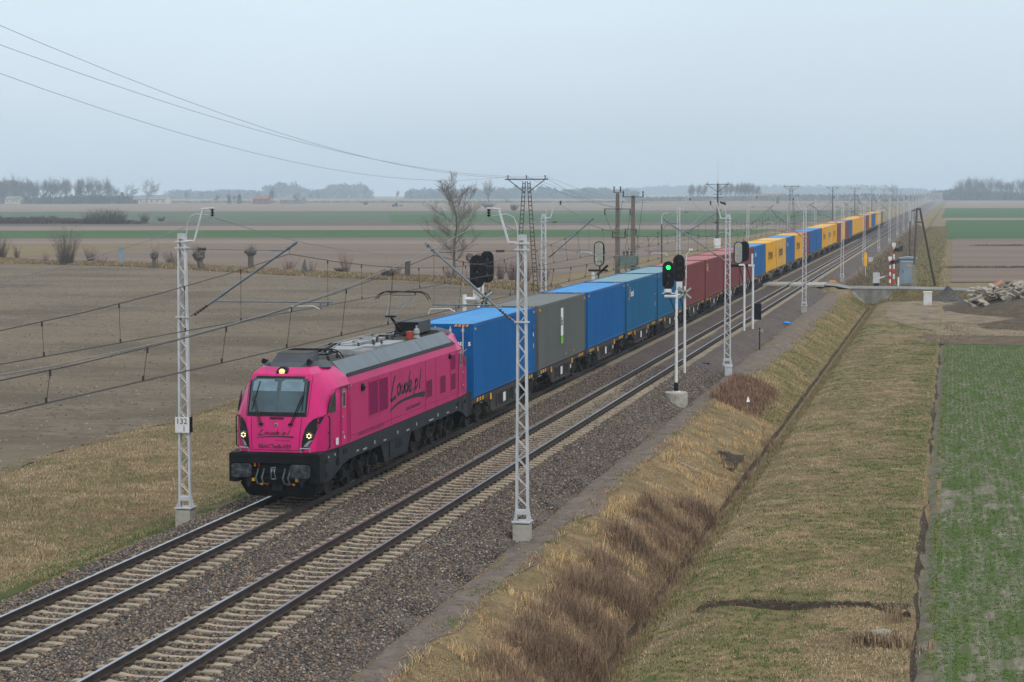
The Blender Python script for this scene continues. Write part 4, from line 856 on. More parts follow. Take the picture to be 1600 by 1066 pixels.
for yc in (4.95, LEN-4.95):
    bg = MB()
    for s in (-1, 1):
        bg.prism([(s*1.12, yc-2.5, .62),(s*1.12, yc-2.3,.5),(s*1.12, yc+2.3,.5),(s*1.12, yc+2.5,.62),(s*1.12, yc+2.5,.85),(s*1.12, yc+1.2,.8),(s*1.12, yc-1.2,.8),(s*1.12, yc-2.5,.85)], (-s*.14,0,0))
        for k in (-1, 0, 1):
            bg.cbox((s*1.16, yc+1.85*k, .625), (.16,.42,.36)); bg.lathe((s*1.24, yc+1.85*k, .625), [(.15,0),(.14,s*.05),(0,s*.06)], 12, 'x')
            for d in (-.42, .42): bg.lathe((s*1.14, yc+1.85*k+d, .72), [(.0,0),(.085,0),(.085,.28),(0,.28)], 10, 'z')
            bg.cbox((s*1.1, yc+1.85*k+.68*(1 if k < 1 else -1), .45), (.1,.1,.5))
        for k in (-.95, .95): bg.tube((s*1.25, yc+k-.25, .7), (s*1.25, yc+k+.35, 1.02), .05, 8); bg.cbox((s*1.2, yc+k*1.2, .32), (.08,.24,.22))
    bg.box((-.98, yc-2.3, .55), (.98, yc+2.3, .7))
    bo_ = bg.build('bogie_frame', m_bogie, LOCO)
    for k in (-1, 0, 1): wheelset(bo_, yc+1.85*k, .6)
# roof fairings front and rear
for e in (0, 1):
    yy = (lambda y: y) if e == 0 else (lambda y: LEN-y)
    z = 3.985; base = [(-.43,1.42),(.43,1.42),(.62,1.75),(1.0,2.1),(1.10,2.55),(.97,3.2),(-.97,3.2),(-1.10,2.55),(-1.0,2.1),(-.62,1.75)]
    mid = [(-.52,1.75),(.52,1.75),(.62,1.95),(.8,2.3),(.85,2.6),(.75,3.2),(-.75,3.2),(-.85,2.6),(-.8,2.3),(-.62,1.95)]
    mb = MB(); bz_ = [3.93,3.93,3.95,3.93,3.90,3.93,3.93,3.90,3.93,3.95]
    r0 = [(x, yy(y), b) for (x, y), b in zip(base, bz_)]; r1 = [(x, yy(y), 4.07) for x, y in mid]; mb.grid([r0, r1], True); mb.poly(r1)
    hd = mb.build('roof_fairing', m_hood, LOCO)
    if e == 1: continue
    mb = MB(); b0 = [(-.56, yy(1.86), 4.06),(.56, yy(1.86), 4.06),(.56, yy(3.05), 4.06),(-.56, yy(3.05), 4.06)]; t0 = [(-.46, yy(2.2), 4.33),(.46, yy(2.2), 4.33),(.52, yy(3.05), 4.35),(-.52, yy(3.05), 4.35)]
    mb.grid([b0, t0], True); mb.poly(t0); mb.mi(1).poly([(p[0]*1.04, p[1], p[2]+.006) for p in t0]); mb.build('air_conditioner', [m_hood, m_deck], hd)
    for x in (-.74, .66): MB().tube((x, yy(2.0), 4.12), (x, yy(1.72), 4.12), .05, 10, .085).build('horn', m_black, hd)
# roof equipment
rq = MB()
for lo, hi in (((-.55,6.9,3.93),(.45,8.4,4.1)),((-.7,8.6,3.93),(-.05,11.2,4.12)),((.1,9.0,3.93),(.7,9.9,4.06)),((.15,10.3,3.93),(.75,12.4,4.02)),((-.6,11.5,3.93),(-.1,13.0,4.08)),((.35,7.0,3.93),(.85,8.2,4.02))): rq.box(lo, hi)
for k in range(9): rq.box((.4,7.05+.13*k,4.02), (.8,7.12+.13*k,4.05))
rq.build('roof_equipment_box', m_lgrey, LOCO)
mb = MB()
for k, (x, y) in enumerate(((-.3,7.2),(.2,8.6),(-.2,9.4),(.25,10.2),(-.35,10.8),(.05,11.4),(-.15,12.2),(.3,12.6),(.5,9.4),(.6,10.0),(-.5,12.8),(.1,13.1))):
    for j in range(3): mb.lathe((x, y, 4.02+.06*j), [(.03,0),(.06,.02),(.03,.05)], 8)
mb.build('insulator', m_ins, LOCO)
mb = MB(); mb.path([(-.3,7.2,4.22),(.2,8.6,4.22),(-.2,9.4,4.22),(.25,10.2,4.22),(-.35,10.8,4.22),(.05,11.4,4.22),(-.15,12.2,4.22),(.3,12.6,4.22),(.1,13.4,4.22)], .018, 5); mb.path([(-.7,7,4.16),(-.7,13.4,4.16)], .02, 5); mb.build('busbar', m_lgrey, LOCO)
mb = MB()
for y in (13.75, 14.05): mb.lathe((.55, y, 3.95), [(.0,0),(.1,0),(.1,.28),(0,.28)], 10)
mb.build('surge_arrester', m_redins, LOCO)
mb = MB(); mb.lathe((.6, 14.7, 3.95), [(0,0),(.13,0),(.09,.1),(.12,.16),(.1,.3),(.04,.34),(.04,.44),(0,.44)], 12); mb.build('arrester', m_lgrey, LOCO)
def panto(up, yb, d):                  # d: +1 knee towards the front
    t = MB(); zb = 4.12; kn = (0, yb-1.35*d, 4.78) if up else (0, yb+1.5*d, 4.3)
    for s in (-1, 1): t.tube((s*.35, yb-.5, zb), (s*.35, yb+.6, zb), .03, 6)
    for q in (-.5, .6): t.tube((-.4, yb+q, zb), (.4, yb+q, zb), .03, 6)
    for s in (-1, 1):
        for q in (-.45, .55):
            for j in range(2): t.lathe((s*.38, yb+q, 3.93+.07*j), [(.03,0),(.07,.025),(.03,.06)], 8)
    fr = t.build('pantograph', m_black if up else m_bogie, LOCO)
    m = MB(); m.tube((0, yb, zb+.05), kn, .055, 8, .045); m.tube((.0, yb+.3*d, zb+.02), (kn[0], kn[1]+.12*d, kn[2]-.1), .015, 5); m.tube((-.2, kn[1], kn[2]), (.2, kn[1], kn[2]), .035, 8); m.build('lower_arm', m_black, fr)
    hd = (0, yb+.35*d, 5.56) if up else (0, yb-.9*d, 4.30)
    m = MB()
    for s in (-1, 1): m.tube((s*.16, kn[1], kn[2]+.02), (s*.42, hd[1], hd[2]-.12), .022, 6)
    m.tube((s*.05, kn[1], kn[2]-.06), (.1, hd[1], hd[2]-.16), .01, 5); m.tube((-.45, hd[1], hd[2]-.12), (.45, hd[1], hd[2]-.12), .02, 6); m.build('upper_arm', m_tube, fr)
    m = MB()
    for q in (-.16, .16):
        m.path([(-.98, hd[1]+q, hd[2]-.26),(-.86, hd[1]+q, hd[2]-.09),(-.68, hd[1]+q, hd[2]),(.68, hd[1]+q, hd[2]),(.86, hd[1]+q, hd[2]-.09),(.98, hd[1]+q, hd[2]-.26)], .018, 6)
        m.box((-.62, hd[1]+q-.03, hd[2]-.01), (.62, hd[1]+q+.03, hd[2]+.025))
    for s in (-1, 1): m.tube((s*.45, hd[1]-.16, hd[2]-.02), (s*.45, hd[1]+.16, hd[2]-.02), .015, 5); m.tube((s*.45, hd[1], hd[2]-.12), (s*.45, hd[1], hd[2]-.02), .018, 5)
    m.build('collector_head', m_bogie, fr)
panto(True, 14.75, 1); panto(False, 5.0, 1)
mb = MB(); mb.box((-.44,15.6,4.05), (.46,17.3,4.46)).mi(1).box((-.4,15.593,4.1),(.42,15.6,4.43)); mb.build('roof_resistor', [m_hood, m_black], LOCO)
# ------------------------------------------------------------------ containers
CL, CW, CH = 12.19, 1.219, 2.89
PITCH_C, Y_C, Z_C = 12.97, 78.8, 1.16
paint = {}
def cpaint(n, rgb, dirtk=.75, amt=.3): return mat('container_'+n, sr(*rgb), .55, var=.05, scale=.5, dirt=sr(*[int(c*dirtk) for c in rgb]), dscale=1.1, damt=amt+.15, dstretch=(1,1.3,.2) if 'roof' not in n else (1,.4,1), stretch=(1,.35,.5), spec=.18)
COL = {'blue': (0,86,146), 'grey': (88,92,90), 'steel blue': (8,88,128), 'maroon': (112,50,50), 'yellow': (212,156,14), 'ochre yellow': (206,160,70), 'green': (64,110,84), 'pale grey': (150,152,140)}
ROOF = {'blue': (66,138,194), 'grey': (104,108,106), 'steel blue': (112,146,158), 'maroon': (158,96,92), 'yellow': (214,168,66), 'ochre yellow': (214,176,110), 'green': (96,124,104), 'pale grey': (160,160,150)}  # roofs lighter than sides: faded paint, with skylight also put into the colour
m_hz = mat('hazard_yellow', sr(222,158,40), .6, var=.1); m_cst = mat('casting_steel', sr(60,66,72), .6)
def wall_mesh(xs_, n, near=True):
    """corrugated long wall at x = xs_ (facing outward)"""
    mb = MB(); s = 1 if xs_ > 0 else -1; y0, y1 = .17, CL-.17; rows = [[], []]
    p = (y1-y0)/n
    for k in range(n):
        for f, dx in ((0,0),(.26,0),(.5,-.036),(.76,-.036)):
            y = y0+p*(k+f); x = xs_+s*dx; rows[0].append((x, y, .16)); rows[1].append((x, y, CH-.12))
    rows[0].append((xs_, y1, .16)); rows[1].append((xs_, y1, CH-.12))
    return mb.grid(rows if s < 0 else rows[::-1])
def build_container(label, col, lod, marks=None):
    t = thing('shipping_container', (XL, 0, Z_C), label, 'container', 'containers on the train')
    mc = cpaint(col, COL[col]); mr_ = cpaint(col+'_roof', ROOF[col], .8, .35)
    n = 44 if lod == 0 else 22
    mb = MB()
    for x in (-CW+.012, CW-.012):
        w = wall_mesh(x, n); mb.add(w.v, w.f)
    # rear and front end walls
    mb.box((-CW+.1, .05, .16), (CW-.1, .07, CH-.12)); mb.box((-CW+.1, CL-.07, .16), (CW-.1, CL-.05, CH-.12))
    mb.build('wall', mc, t)
    fr = MB()
    for x in (-CW, CW-.15):
        for y in (0, CL-.16): fr.box((x, y, .1), (x+.15, y+.16, CH-.1))
        fr.box((x+.03, .16, 0.02), (x+.12, CL-.16, .17)); fr.box((x+.02, .16, CH-.13), (x+.13, CL-.16, CH-.01))
    for y in (.02, CL-.14): fr.box((-CW+.15, y, .02), (CW-.15, y+.12, .17)); fr.box((-CW+.15, y, CH-.13), (CW-.15, y+.12, CH-.008))
    fr.box((-CW+.1,.1,.06), (CW-.1, CL-.1, .15)); fo = fr.build('frame', mc, t)
    cs = MB()
    for x in (-CW-.002, CW-.176):
        for y in (-.002, CL-.176):
            for z in (-.002, CH-.116): cs.box((x, y, z), (x+.178, y+.178, z+.118))
    cs.build('corner_casting', mc if lod else cpaint(col, COL[col]), fo)
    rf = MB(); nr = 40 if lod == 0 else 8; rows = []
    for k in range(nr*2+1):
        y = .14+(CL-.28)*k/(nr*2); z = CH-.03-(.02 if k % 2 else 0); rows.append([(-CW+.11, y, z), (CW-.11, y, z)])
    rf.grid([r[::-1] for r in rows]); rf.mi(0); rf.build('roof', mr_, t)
    if lod <= 1:
        d = MB()
        for a, b in ((-1.06,-.02),(.02,1.06)):
            d.box((a, .02, .18), (b, .05, CH-.14))
            for z in (.45,.95,1.45,1.95,2.35): d.box((a+.09, .002, z), (b-.09, .03, z+.22))
        dr = d.build('door', mc, t); mb = MB()
        for x in (-.8,-.3,.3,.8): mb.tube((x, -.03, .12), (x, -.03, CH-.1), .024, 6)
        for x in (-.8,-.3,.3,.8): mb.cbox((x, -.03, CH-.25), (.09,.05,.12)).cbox((x,-.03,.3),(.09,.05,.12))
        mb.build('locking_bar', m_galv, dr)
    if lod == 0:
        mb = MB(); X = CW+.003
        for s in (-1, 1):
            x0 = .45*s if s > 0 else -1.05
            for k in range(4): mb.prism([(x0+.15*k,-.004,CH-.11),(x0+.15*k+.09,-.004,CH-.11),(x0+.15*k+.13,-.004,CH-.02),(x0+.15*k+.04,-.004,CH-.02)], (0,.003,0))
        mb.box((X-.002,.2,CH-.24), (X+.004,.4,CH-.16)).box((X-.002,CL-.45,CH-.24),(X+.004,CL-.2,CH-.16)); mb.build('hazard_marks', m_hz, t)
    return t
m_wl = mat('white_lettering', sr(216,220,224), .6, var=.03); m_bkl = mat('black_lettering', sr(38,40,34), .6, var=.03); m_orl = mat('orange_lettering', sr(226,150,60), .6, var=.03)
X_S = CW+.006
def side_text(t, s, y, z, size, m, name='side_lettering', sx=1.0, shear=0.0):
    mb = MB(); text_mesh(s, size, lambda a, b: (X_S, y+a, z+b), mb, sx=sx, font_shear=shear, bold=size*.03); return mb.build(name, m, t)
SEQ = ['blue','grey','blue','steel blue','steel blue','maroon','maroon','maroon','maroon','blue','yellow','ochre yellow','blue','yellow','maroon','blue','blue','yellow','ochre yellow','yellow','maroon','ochre yellow','maroon','blue','yellow','yellow','yellow','yellow','maroon','maroon','yellow','blue','blue','yellow','yellow','ochre yellow','green','pale grey']
NTH = ['first','second','third','fourth','fifth','sixth','seventh','eighth','ninth','tenth','eleventh','twelfth','thirteenth','fourteenth','fifteenth','sixteenth','seventeenth','eighteenth','nineteenth','twentieth','twenty-first','twenty-second','twenty-third','twenty-fourth','twenty-fifth','twenty-sixth','twenty-seventh','twenty-eighth','twenty-ninth','thirtieth','thirty-first','thirty-second','thirty-third','thirty-fourth','thirty-fifth','thirty-sixth','thirty-seventh','last']
cont = []
PROTO = {}
for i, col in enumerate(SEQ):
    cn = {'ochre yellow': 'dull yellow'}.get(col, col)
    lb = f'{cn} shipping container, {NTH[i]} in the row behind the locomotive'
    if i == 0: lb = 'bright blue container with ribbed door end right behind the pink locomotive'
    if i == 1: lb = 'grey container with a white and green upright label on its side'
    if i == 3: lb = 'steel blue container with pale roof and a small white and orange word on its side'
    lod = 0 if i < 5 else 1 if i < 14 else 2
    y = Y_C+PITCH_C*i
    if (col, lod) in PROTO and i >= 5: t = dup(PROTO[(col, lod)], (XL, y, Z_C), lb)
    else:
        t = build_container(lb, col, lod); t.location = (XL, y, Z_C)
        if i >= 5: PROTO[(col, lod)] = t; KC.clear()
    cont.append(t)
KC.clear()
# writing and labels on the containers
mb = MB(); text_mesh('523847', .2, lambda a, b: (.32+a*.82, -.012, 2.05+b), mb, bold=.01); text_mesh('5', .2, lambda a, b: (1.0+a, -.012, 2.05+b), mb, bold=.01); text_mesh('45G1', .2, lambda a, b: (.44+a*.85, -.012, 1.76+b), mb, bold=.01)
mb.build('door_lettering', m_wl, cont[0])
mb = MB(); mb.box((X_S-.008, 5.45, 1.2), (X_S, 6.05, 2.5)).mi(1).box((X_S-.008, 5.45, .82), (X_S, 6.05, 1.2)); mk = mb.build('side_label', [m_wl, mat('lime_green', sr(106,176,40), .6)], cont[1])
mb = MB(); text_mesh('Ex', .52, lambda a, b: (X_S+.004, 5.47+a, 1.70+b), mb, sx=.85, bold=.02); mb.build('side_lettering', m_bkl, mk)
mb = MB()
for y, z in ((6.7,.22),(8.9,.22),(.35,CH-.3),(CL-.4,CH-.3)): mb.box((X_S-.004, y, z), (X_S, y+.12, z+.09))
mb.build('side_marker', m_orl, cont[1])
mb = MB(); mb.box((X_S-.004, CL-.5, 1.1), (X_S, CL-.36, 1.3)).mi(1).box((X_S-.004, CL-.5, 1.62), (X_S, CL-.38, 1.8)).mi(2).box((X_S-.004, CL-.5, 1.95), (X_S, CL-.38, 2.12)); mb.build('side_marker', [m_orl, m_wl, m_red], cont[0])
for i in (3,): 
    mb = MB(); mb.stroke([(.75,1.82),(.95,1.92),(1.0,2.2),(1.1,2.36),(1.3,2.34)], .12, lambda u, v: (X_S, u, v)); mb.box((X_S-.004,1.02,2.46),(X_S,1.16,2.56)); mb.build('side_emblem', m_orl, cont[i])
    side_text(cont[i], 'terzel', 1.4, 1.98, .55, m_wl, sx=.9)
mb = MB(); mb.box((X_S-.004, CL-.75, .9), (X_S, CL-.62, 1.2)).box((X_S-.004, CL-.7, 1.6), (X_S, CL-.6, 1.72)); mb.build('side_marker', m_orl, cont[3])
for i in (5, 6):
    mb = MB(); mb.prism([(X_S, .5+a, 2.05+b) for a, b in ((0,0),(.28,.22),(0,.42))], (.003,0,0)); mb.build('side_emblem', m_orl, cont[i])
    mb = MB(); mb.box((X_S-.002,.55,2.45),(X_S+.003,.8,2.6)); mb.stroke([(.75,2.35),(1.05,2.2),(.8,2.02)], .1, lambda u, v: (X_S, u, v)); mb.stroke([(1.5,2.45),(1.2,2.2),(1.5,2.0)], .1, lambda u, v: (X_S, u, v)); mb.build('side_lettering', m_wl, cont[i])
for i in (9, 12):
    mb = MB(); mb.stroke([(.6,1.9),(.85,2.0),(.9,2.35)], .16, lambda u, v: (X_S, u, v)); mb.build('side_emblem', m_orl, cont[i]); side_text(cont[i], 'mal', 1.1, 1.95, .62, m_wl, sx=1.1)
for i in (10, 11, 13, 17, 18, 19):
    mb = MB(); mb.stroke([(2.6,.85),(2.85,1.2),(2.75,1.7),(2.95,2.25)], .14, lambda u, v: (X_S, u, v)); mb.build('side_emblem', m_bkl, cont[i]); side_text(cont[i], 'SYSTEM', 3.2, 1.2, .95, m_bkl, sx=1.25)
for i in (10, 11):
    mb = MB(); mb.stroke([(11.4,1.2),(11.55,1.6),(11.4,2.2)], .22, lambda u, v: (X_S, u, v), .1); mb.build('side_patch', m_bkl, cont[i])
# ------------------------------------------------------------------ wagons
m_wag = mat('wagon_brown_grey', sr(58,54,52), .7, var=.14, scale=2, dirt=sr(60,54,50), dscale=1.5, damt=.6)
WPITCH = PITCH_C*2
def wagon(label):
    t = thing('container_wagon', (XL, 0, 0), label, 'wagon', 'container wagons of the train')
    W = WPITCH-.65; fr = MB()
    for s in (-1, 1):
        for base in (0, PITCH_C):
            a = base+.1
            fr.box((min(s*1.05, s*1.2), a, .96), (max(s*1.05, s*1.2), a+12.1, 1.14))
            x = s*1.16
            fr.prism([(x, a+2.55, .97),(x, a+3.6, .36),(x, a+8.2, .36),(x, a+9.3, .97)], (-s*.05,0,0))
            for k in (3.3, 4.5, 5.6, 6.7, 7.8): fr.box((min(x, x+s*.045), a+k, .42), (max(x, x+s*.045), a+k+.12, .97))
            fr.box((min(x, x+s*.05), a+3.55, .34), (max(x, x+s*.05), a+8.25, .42))
    fr.box((-.3,.1,.6), (.3,W,.95))
    for y in (.15,2.6,6.2,9.6,12.1,13.1,15.6,19.2,22.6,W-.3): fr.box((-1.15,y,.82), (1.15,y+.2,1.12))
    fr.build('frame', m_wag, t)
    mb = MB()
    for base in (0, PITCH_C):
        for y in (4.65, 7.05): mb.box((1.158, base+y, .5), (1.17, base+y+.9, .9))
    mb.build('side_recess', m_bogie, t)
    mb = MB()
    for base in (0, PITCH_C):
        mb.box((1.172, base+5.95, .52), (1.178, base+6.45, .88)).box((1.172, base+8.5, .62), (1.178, base+8.75, .8))
    mb.build('wagon_plate', m_lbl, t)
    hz, hk = MB(), MB()
    for base in (0, PITCH_C):
        for k in range(6):
            for yb in (.9, 10.7):
                y = base+yb+.24*k; (hz if k % 2 == 0 else hk).prism([(1.202,y,.98),(1.202,y+.24,.98),(1.202,y+.32,1.13),(1.202,y+.08,1.13)], (.006,0,0))
        for yb in (3.2, 8.6): hz.prism([(1.22,base+yb,.86),(1.22,base+yb+.3,.86),(1.22,base+yb+.22,1.1),(1.22,base+yb+.05,1.1)], (.02,0,0))
    hz.build('hazard_stripes', m_yel, t); hk.build('hazard_stripes', m_black, t)
    for yb in (1.95, PITCH_C-.45, W-1.95+.1):
        bg = MB()
        for s in (-1, 1):
            bg.prism([(s*1.02,yb-1.3,.5),(s*1.02,yb-.5,.36),(s*1.02,yb+.5,.36),(s*1.02,yb+1.3,.5),(s*1.02,yb+1.15,.68),(s*1.02,yb+.4,.78),(s*1.02,yb-.4,.78),(s*1.02,yb-1.15,.68)], (-s*.14,0,0))
            for q in (-.9, .9):
                bg.cbox((s*1.04, yb+q, .46), (.14,.3,.3)); bg.lathe((s*1.1, yb+q, .46), [(.1,0),(.1,s*.05),(0,s*.05)], 10, 'x')
                for d in (-.24, .24): bg.lathe((s*1.02, yb+q+d, .5), [(0,0),(.07,0),(.07,.26),(0,.26)], 8)
        bg.box((-.95,yb-.15,.5), (.95,yb+.15,.85)); bf = bg.build('bogie', m_bogie, t)
        for q in (-.9, .9): wheelset(bf, yb+q, .46)
    for e, y in ((0, 0.0), (1, W+.1)):
        d = -1 if e == 0 else 1; mb = MB(); mb.box((-1.2, min(y, y-d*.2), .85), (1.2, max(y, y-d*.2), 1.12))
        hb = mb.build('headstock', m_wag, t)
        for s in (-1, 1):
            mb = MB(); mb.tube((s*.885, y, 1.04), (s*.885, y+d*.26, 1.04), .09, 10).tube((s*.885, y+d*.24, 1.04), (s*.885, y+d*.29, 1.04), .22, 12); mb.build('buffer', m_bogie, hb)
        mb = MB(); mb.path([(.5, y, .95),(.5, y+d*.2, .7),(.46, y+d*.3, .55)], .025, 6); mb.path([(0,y,1.0),(0,y+d*.3,.95)], .04, 6); mb.build('coupling', m_bogie, hb)
    return t
w0 = wagon('articulated flat wagon under the first blue container and the grey container'); w0.location = (XL, Y_C-.35, 0)
for k in range(1, 19):
    a, b = SEQ[2*k], SEQ[2*k+1]
    dup(w0, (XL, Y_C-.35+WPITCH*k, 0), f'flat wagon under the {NTH[2*k]} and {NTH[2*k+1]} containers, {a} and {b}')
# ------------------------------------------------------------------ light signals
m_sigw = mat('signal_white_back', sr(160,162,152), .6, var=.08, scale=4, dirt=sr(140,134,112), dscale=5, damt=.5)
m_green = mat('green_signal_lamp', sr(60,255,120), .3, emis=sr(30,255,90), estr=4.0, var=.02)
m_lens = mat('dark_red_lens', sr(58,34,38), .15, var=.1, spec=.8)
def rr_outline(w, h, n=8):             # round ended board outline, x and z
    r = w/2; pts = []
    for k in range(n+1): a = math.pi*k/n; pts.append((r*math.cos(a), h/2-r+r*math.sin(a)))
    for k in range(n+1): a = math.pi+math.pi*k/n; pts.append((r*math.cos(a), -h/2+r+r*math.sin(a)))
    return pts
def signal_head(par, c, front=True, green=None, w=.56, h=1.3, mh=None):
    cx, cy_, cz = c; d = -1 if front else 1
    mb = MB(); o = rr_outline(w, h); mb.prism([(cx+x, cy_, cz+z) for x, z in o], (0, .03, 0))
    bd = mb.build('signal_board', m_black, par)
    bk = MB(); o2 = rr_outline(w*.72, h*.92); bk.prism([(cx+x, cy_-d*.03 if front else cy_-.16, cz+z) for x, z in o2], (0, .16*(1 if front else 1), 0))
    if not front:
        for k in range(4): bk.cbox((cx, cy_-.17, cz-.42+.28*k), (w*.7,.03,.03)); bk.cbox((cx+.12, cy_-.18, cz-.3+.26*k), (.05,.04,.05))
        bk.tube((cx+.02, cy_-.18, cz-h*.45), (cx+.02, cy_-.18, cz+h*.45), .02, 6)
    bk.build('lamp_housing', mh or m_sigw, bd)
    for k, z in enumerate((.36, 0, -.36)):
        mb = MB(); y = cy_+(.0 if front else .03)
        rows = []
        for a in range(-10, 191, 20):
            t = rad(a); rows.append([(cx+.13*math.cos(t), y, cz+z+.13*math.sin(t)), (cx+.13*math.cos(t), y+d*(.22 if 20 < a < 160 else .1), cz+z+.13*math.sin(t)-.02)])
        mb.grid(rows); mb.build('lamp_hood', m_black, bd)
        mb = MB(); mb.lathe((cx, y+d*.012, cz+z), [(0,0),(.085,0),(.1,-d*.012)], 14, 'y'); mb.build('signal_lens', m_green if green == k else m_lens, bd)
    return bd
def post(mb, x, y, z0, z1, r=.06, base=True, mats=2):
    mb.mi(1).tube((x, y, z0), (x, y, z0+.45), r*1.5, 10).mi(0).tube((x, y, z0+.45), (x, y, z1), r, 10, r*.85)
def cross(par, c, s=.42):
    mb = MB(); m0 = Matrix.Rotation(rad(38), 3, 'Y'); m1 = Matrix.Rotation(rad(-38), 3, 'Y')
    for m in (m0, m1): mb.cbox(c, (s*2,.02,.11), m)
    mb.mi(1)
    for m in (m0, m1): mb.cbox((c[0], c[1]+.008, c[2]), (s*2.05,.018,.15), m)
    return mb.build('cross_board', [m_sigw, m_black], par)
gS = 'light signals beside the tracks'
# green signal
t = thing('light_signal', (-12.53, 97, 0), 'light signal showing green on a white post in a round concrete base', 'signal', gS)
mb = MB(); mb.lathe((0,0,-1.0), [(.54,0),(.54,.78),(.52,.82),(.0,.82)], 22); mb.build('concrete_base', m_conc, t)
mb = MB(); post(mb, 0, 0, -.18, 4.55, .075); mb.lathe((0,0,-.19),[(.2,0),(.2,.06),(0,.06)],12)
mb.mi(0).tube((0,-.05,4.28), (-.55,-.05,4.28), .07, 8).cbox((-.35,-.08,4.42), (.6,.1,.05)).cbox((-.4,-.06,4.5), (.34,.14,.2)).mi(1).tube((-.35,-.02,4.3),(.1,-.02,3.2),.025,5); mb.build('post', [m_white, m_black], t)
signal_head(t, (-.37,-.12,5.26), True, 0)
mb = MB(); mb.cbox((-.37,-.16,4.55), (.24,.02,.16)); mb.build('number_plate', m_lbl, t)
# its twin one track length further
t = thing('light_signal', (-13.52, 108, 0), 'dark light signal with a crossed board on its post, just behind the green one', 'signal', gS)
mb = MB(); post(mb, 0, 0, -.85, 4.25, .075); mb.mi(0).tube((0,-.05,3.8), (-.4,-.05,3.8), .07, 8).cbox((-.28,-.06,4.25), (.3,.1,.5)).mi(1).tube((-.3,0,3.8),(.08,0,2.6),.025,5); mb.build('post', [m_white, m_black], t)
signal_head(t, (-.3,-.1,5.18), True, None, .6, 1.42); cross(t, (.02,-.16,3.92), .42)
MB().lathe((0,0,-1.1), [(.35,0),(.35,.3),(0,.32)], 14).build('concrete_base', m_conc, t)
mb = MB(); mb.path([(.05,0,4.2),(.08,0,5.9),(.25,0,6.1)], .02, 5).cbox((.3,0,6.15),(.2,.1,.1)); mb.build('aerial', m_white, t)
# the pair turned away from the camera
t = thing('light_signal', (-13.72, 141.8, 0), 'light signal seen from its white back, left one of the pair by the black board', 'signal', gS)
mb = MB(); post(mb, 0, 0, -.85, 4.2, .08); mb.mi(0).tube((0,0,4.2),(-.38,0,4.2),.07,8); mb.mi(1).tube((-.4,0,4.3),(0,0,2.9),.03,5).cbox((-.4,0,4.15),(1.3,.05,.18)); mb.build('post', [m_white, m_black], t)
signal_head(t, (-.42,.1,5.02), False, None, .66, 1.5)
t = thing('light_signal', (-13.35, 144, 0), 'light signal on the right post of the pair, black board at knee height', 'signal', gS)
mb = MB(); post(mb, 0, 0, -.85, 4.1, .085); mb.mi(0).cbox((-.14,0,4.1),(.5,.1,.12)).cbox((-.05,0,4.5),(.12,.08,.8)); mb.mi(1).tube((-.5,0,4.2),(0,0,2.6),.03,5); mb.build('post', [m_white, m_black], t)
signal_head(t, (-.62,.3,5.05), False, None, .62, 1.4, m_black)
MB().box((.0,.03,.38), (.58,.07,1.5)).build('black_board', m_black, t)
mb = MB(); mb.prism([(.05,-.3,-1.0),(.7,-.3,-1.0),(.7,-.3,-.25),(.05,-.3,-.42)], (0,.5,0)); mb.build('concrete_base', m_conc, t)
# signals behind the train
t = thing('light_signal', (ML+1.0, 92.5, 0), 'dark light signal with two white crossed boards behind the first blue container', 'signal', gS)
mb = MB(); post(mb, -.38, 0, -.9, 4.5, .11); mb.mi(0).tube((-.38,0,4.3),(.2,0,4.3),.09,8).cbox((.15,.1,4.5),(.3,.1,.4)); mb.mi(1).tube((.55,.2,4.6),(-.1,.2,2.6),.04,6).tube((.75,.25,4.7),(.1,.25,2.6),.04,6); mb.build('post', [m_white, m_black], t)
signal_head(t, (.22,-.1,5.55), True, None, .66, 1.5); cross(t, (.55,-.2,4.35), .5)
t = thing('light_signal', (ML+.6, 95.5, 0), 'second dark light signal half hidden behind the crossed board signal', 'signal', gS)
mb = MB(); post(mb, 0, 0, -.9, 5.6, .08); mb.mi(0).cbox((.2,0,5.0),(.08,.1,1.5)); mb.build('post', [m_white, m_black], t)
signal_head(t, (.38,.1,5.65), True, None, .62, 1.5)
p = aty(935, 395, 128)
t = thing('light_signal', (p.x, 128, 0), 'white backed light signal with black cross arms behind the third blue container', 'signal', gS)
mb = MB(); post(mb, -.32, 0, -.9, 4.35, .13); mb.mi(0).tube((-.32,0,4.2),(.2,0,4.2),.09,8); mb.mi(1).tube((.1,0,4.6),(-.1,0,3.0),.04,6).cbox((.28,-.1,4.32),(.9,.06,.14),Matrix.Rotation(rad(-42),3,'Y')).cbox((.0,-.1,4.3),(1.2,.06,.12)); mb.build('post', [m_white, m_black], t)
signal_head(t, (.03,.1,5.32), False, None, .66, 1.55)
# ------------------------------------------------------------------ things by the tracks
t = thing('trackside_box', (-13.15, 114.5, -.75), 'small dark box on a short stalk beside the ballast, left of the second mast', 'junction box')
mb = MB(); mb.cbox((0,0,.42), (.34,.26,.16)).cbox((0,0,.52), (.4,.32,.03)); mb.build('box', m_black, t); MB().tube((0,0,0), (0,0,.36), .05, 8).build('stalk', m_bogie, t)
t = thing('marker_post', (-11.75, 131.5, -.9), 'thin black upright post with a crossbar on the bank near the black board', 'post')
mb = MB(); mb.cbox((0,0,.75), (.07,.07,1.6)); mb.build('upright', m_black, t); MB().cbox((.12,0,.15), (.9,.03,.03)).build('crossbar', m_black, t)
mb = MB(); rows = [(.0,-.10),(.12,-.09),(.2,-.02),(.2,.05),(.12,.11),(.0,.13)]
o = MB(); rows_ = []
for r, h in rows: rows_.append([(r*1.5*math.cos(a)*(1+.08*math.sin(3*a)), r*math.sin(a), h) for a in np.linspace(0, 2*math.pi, 15)[:-1]])
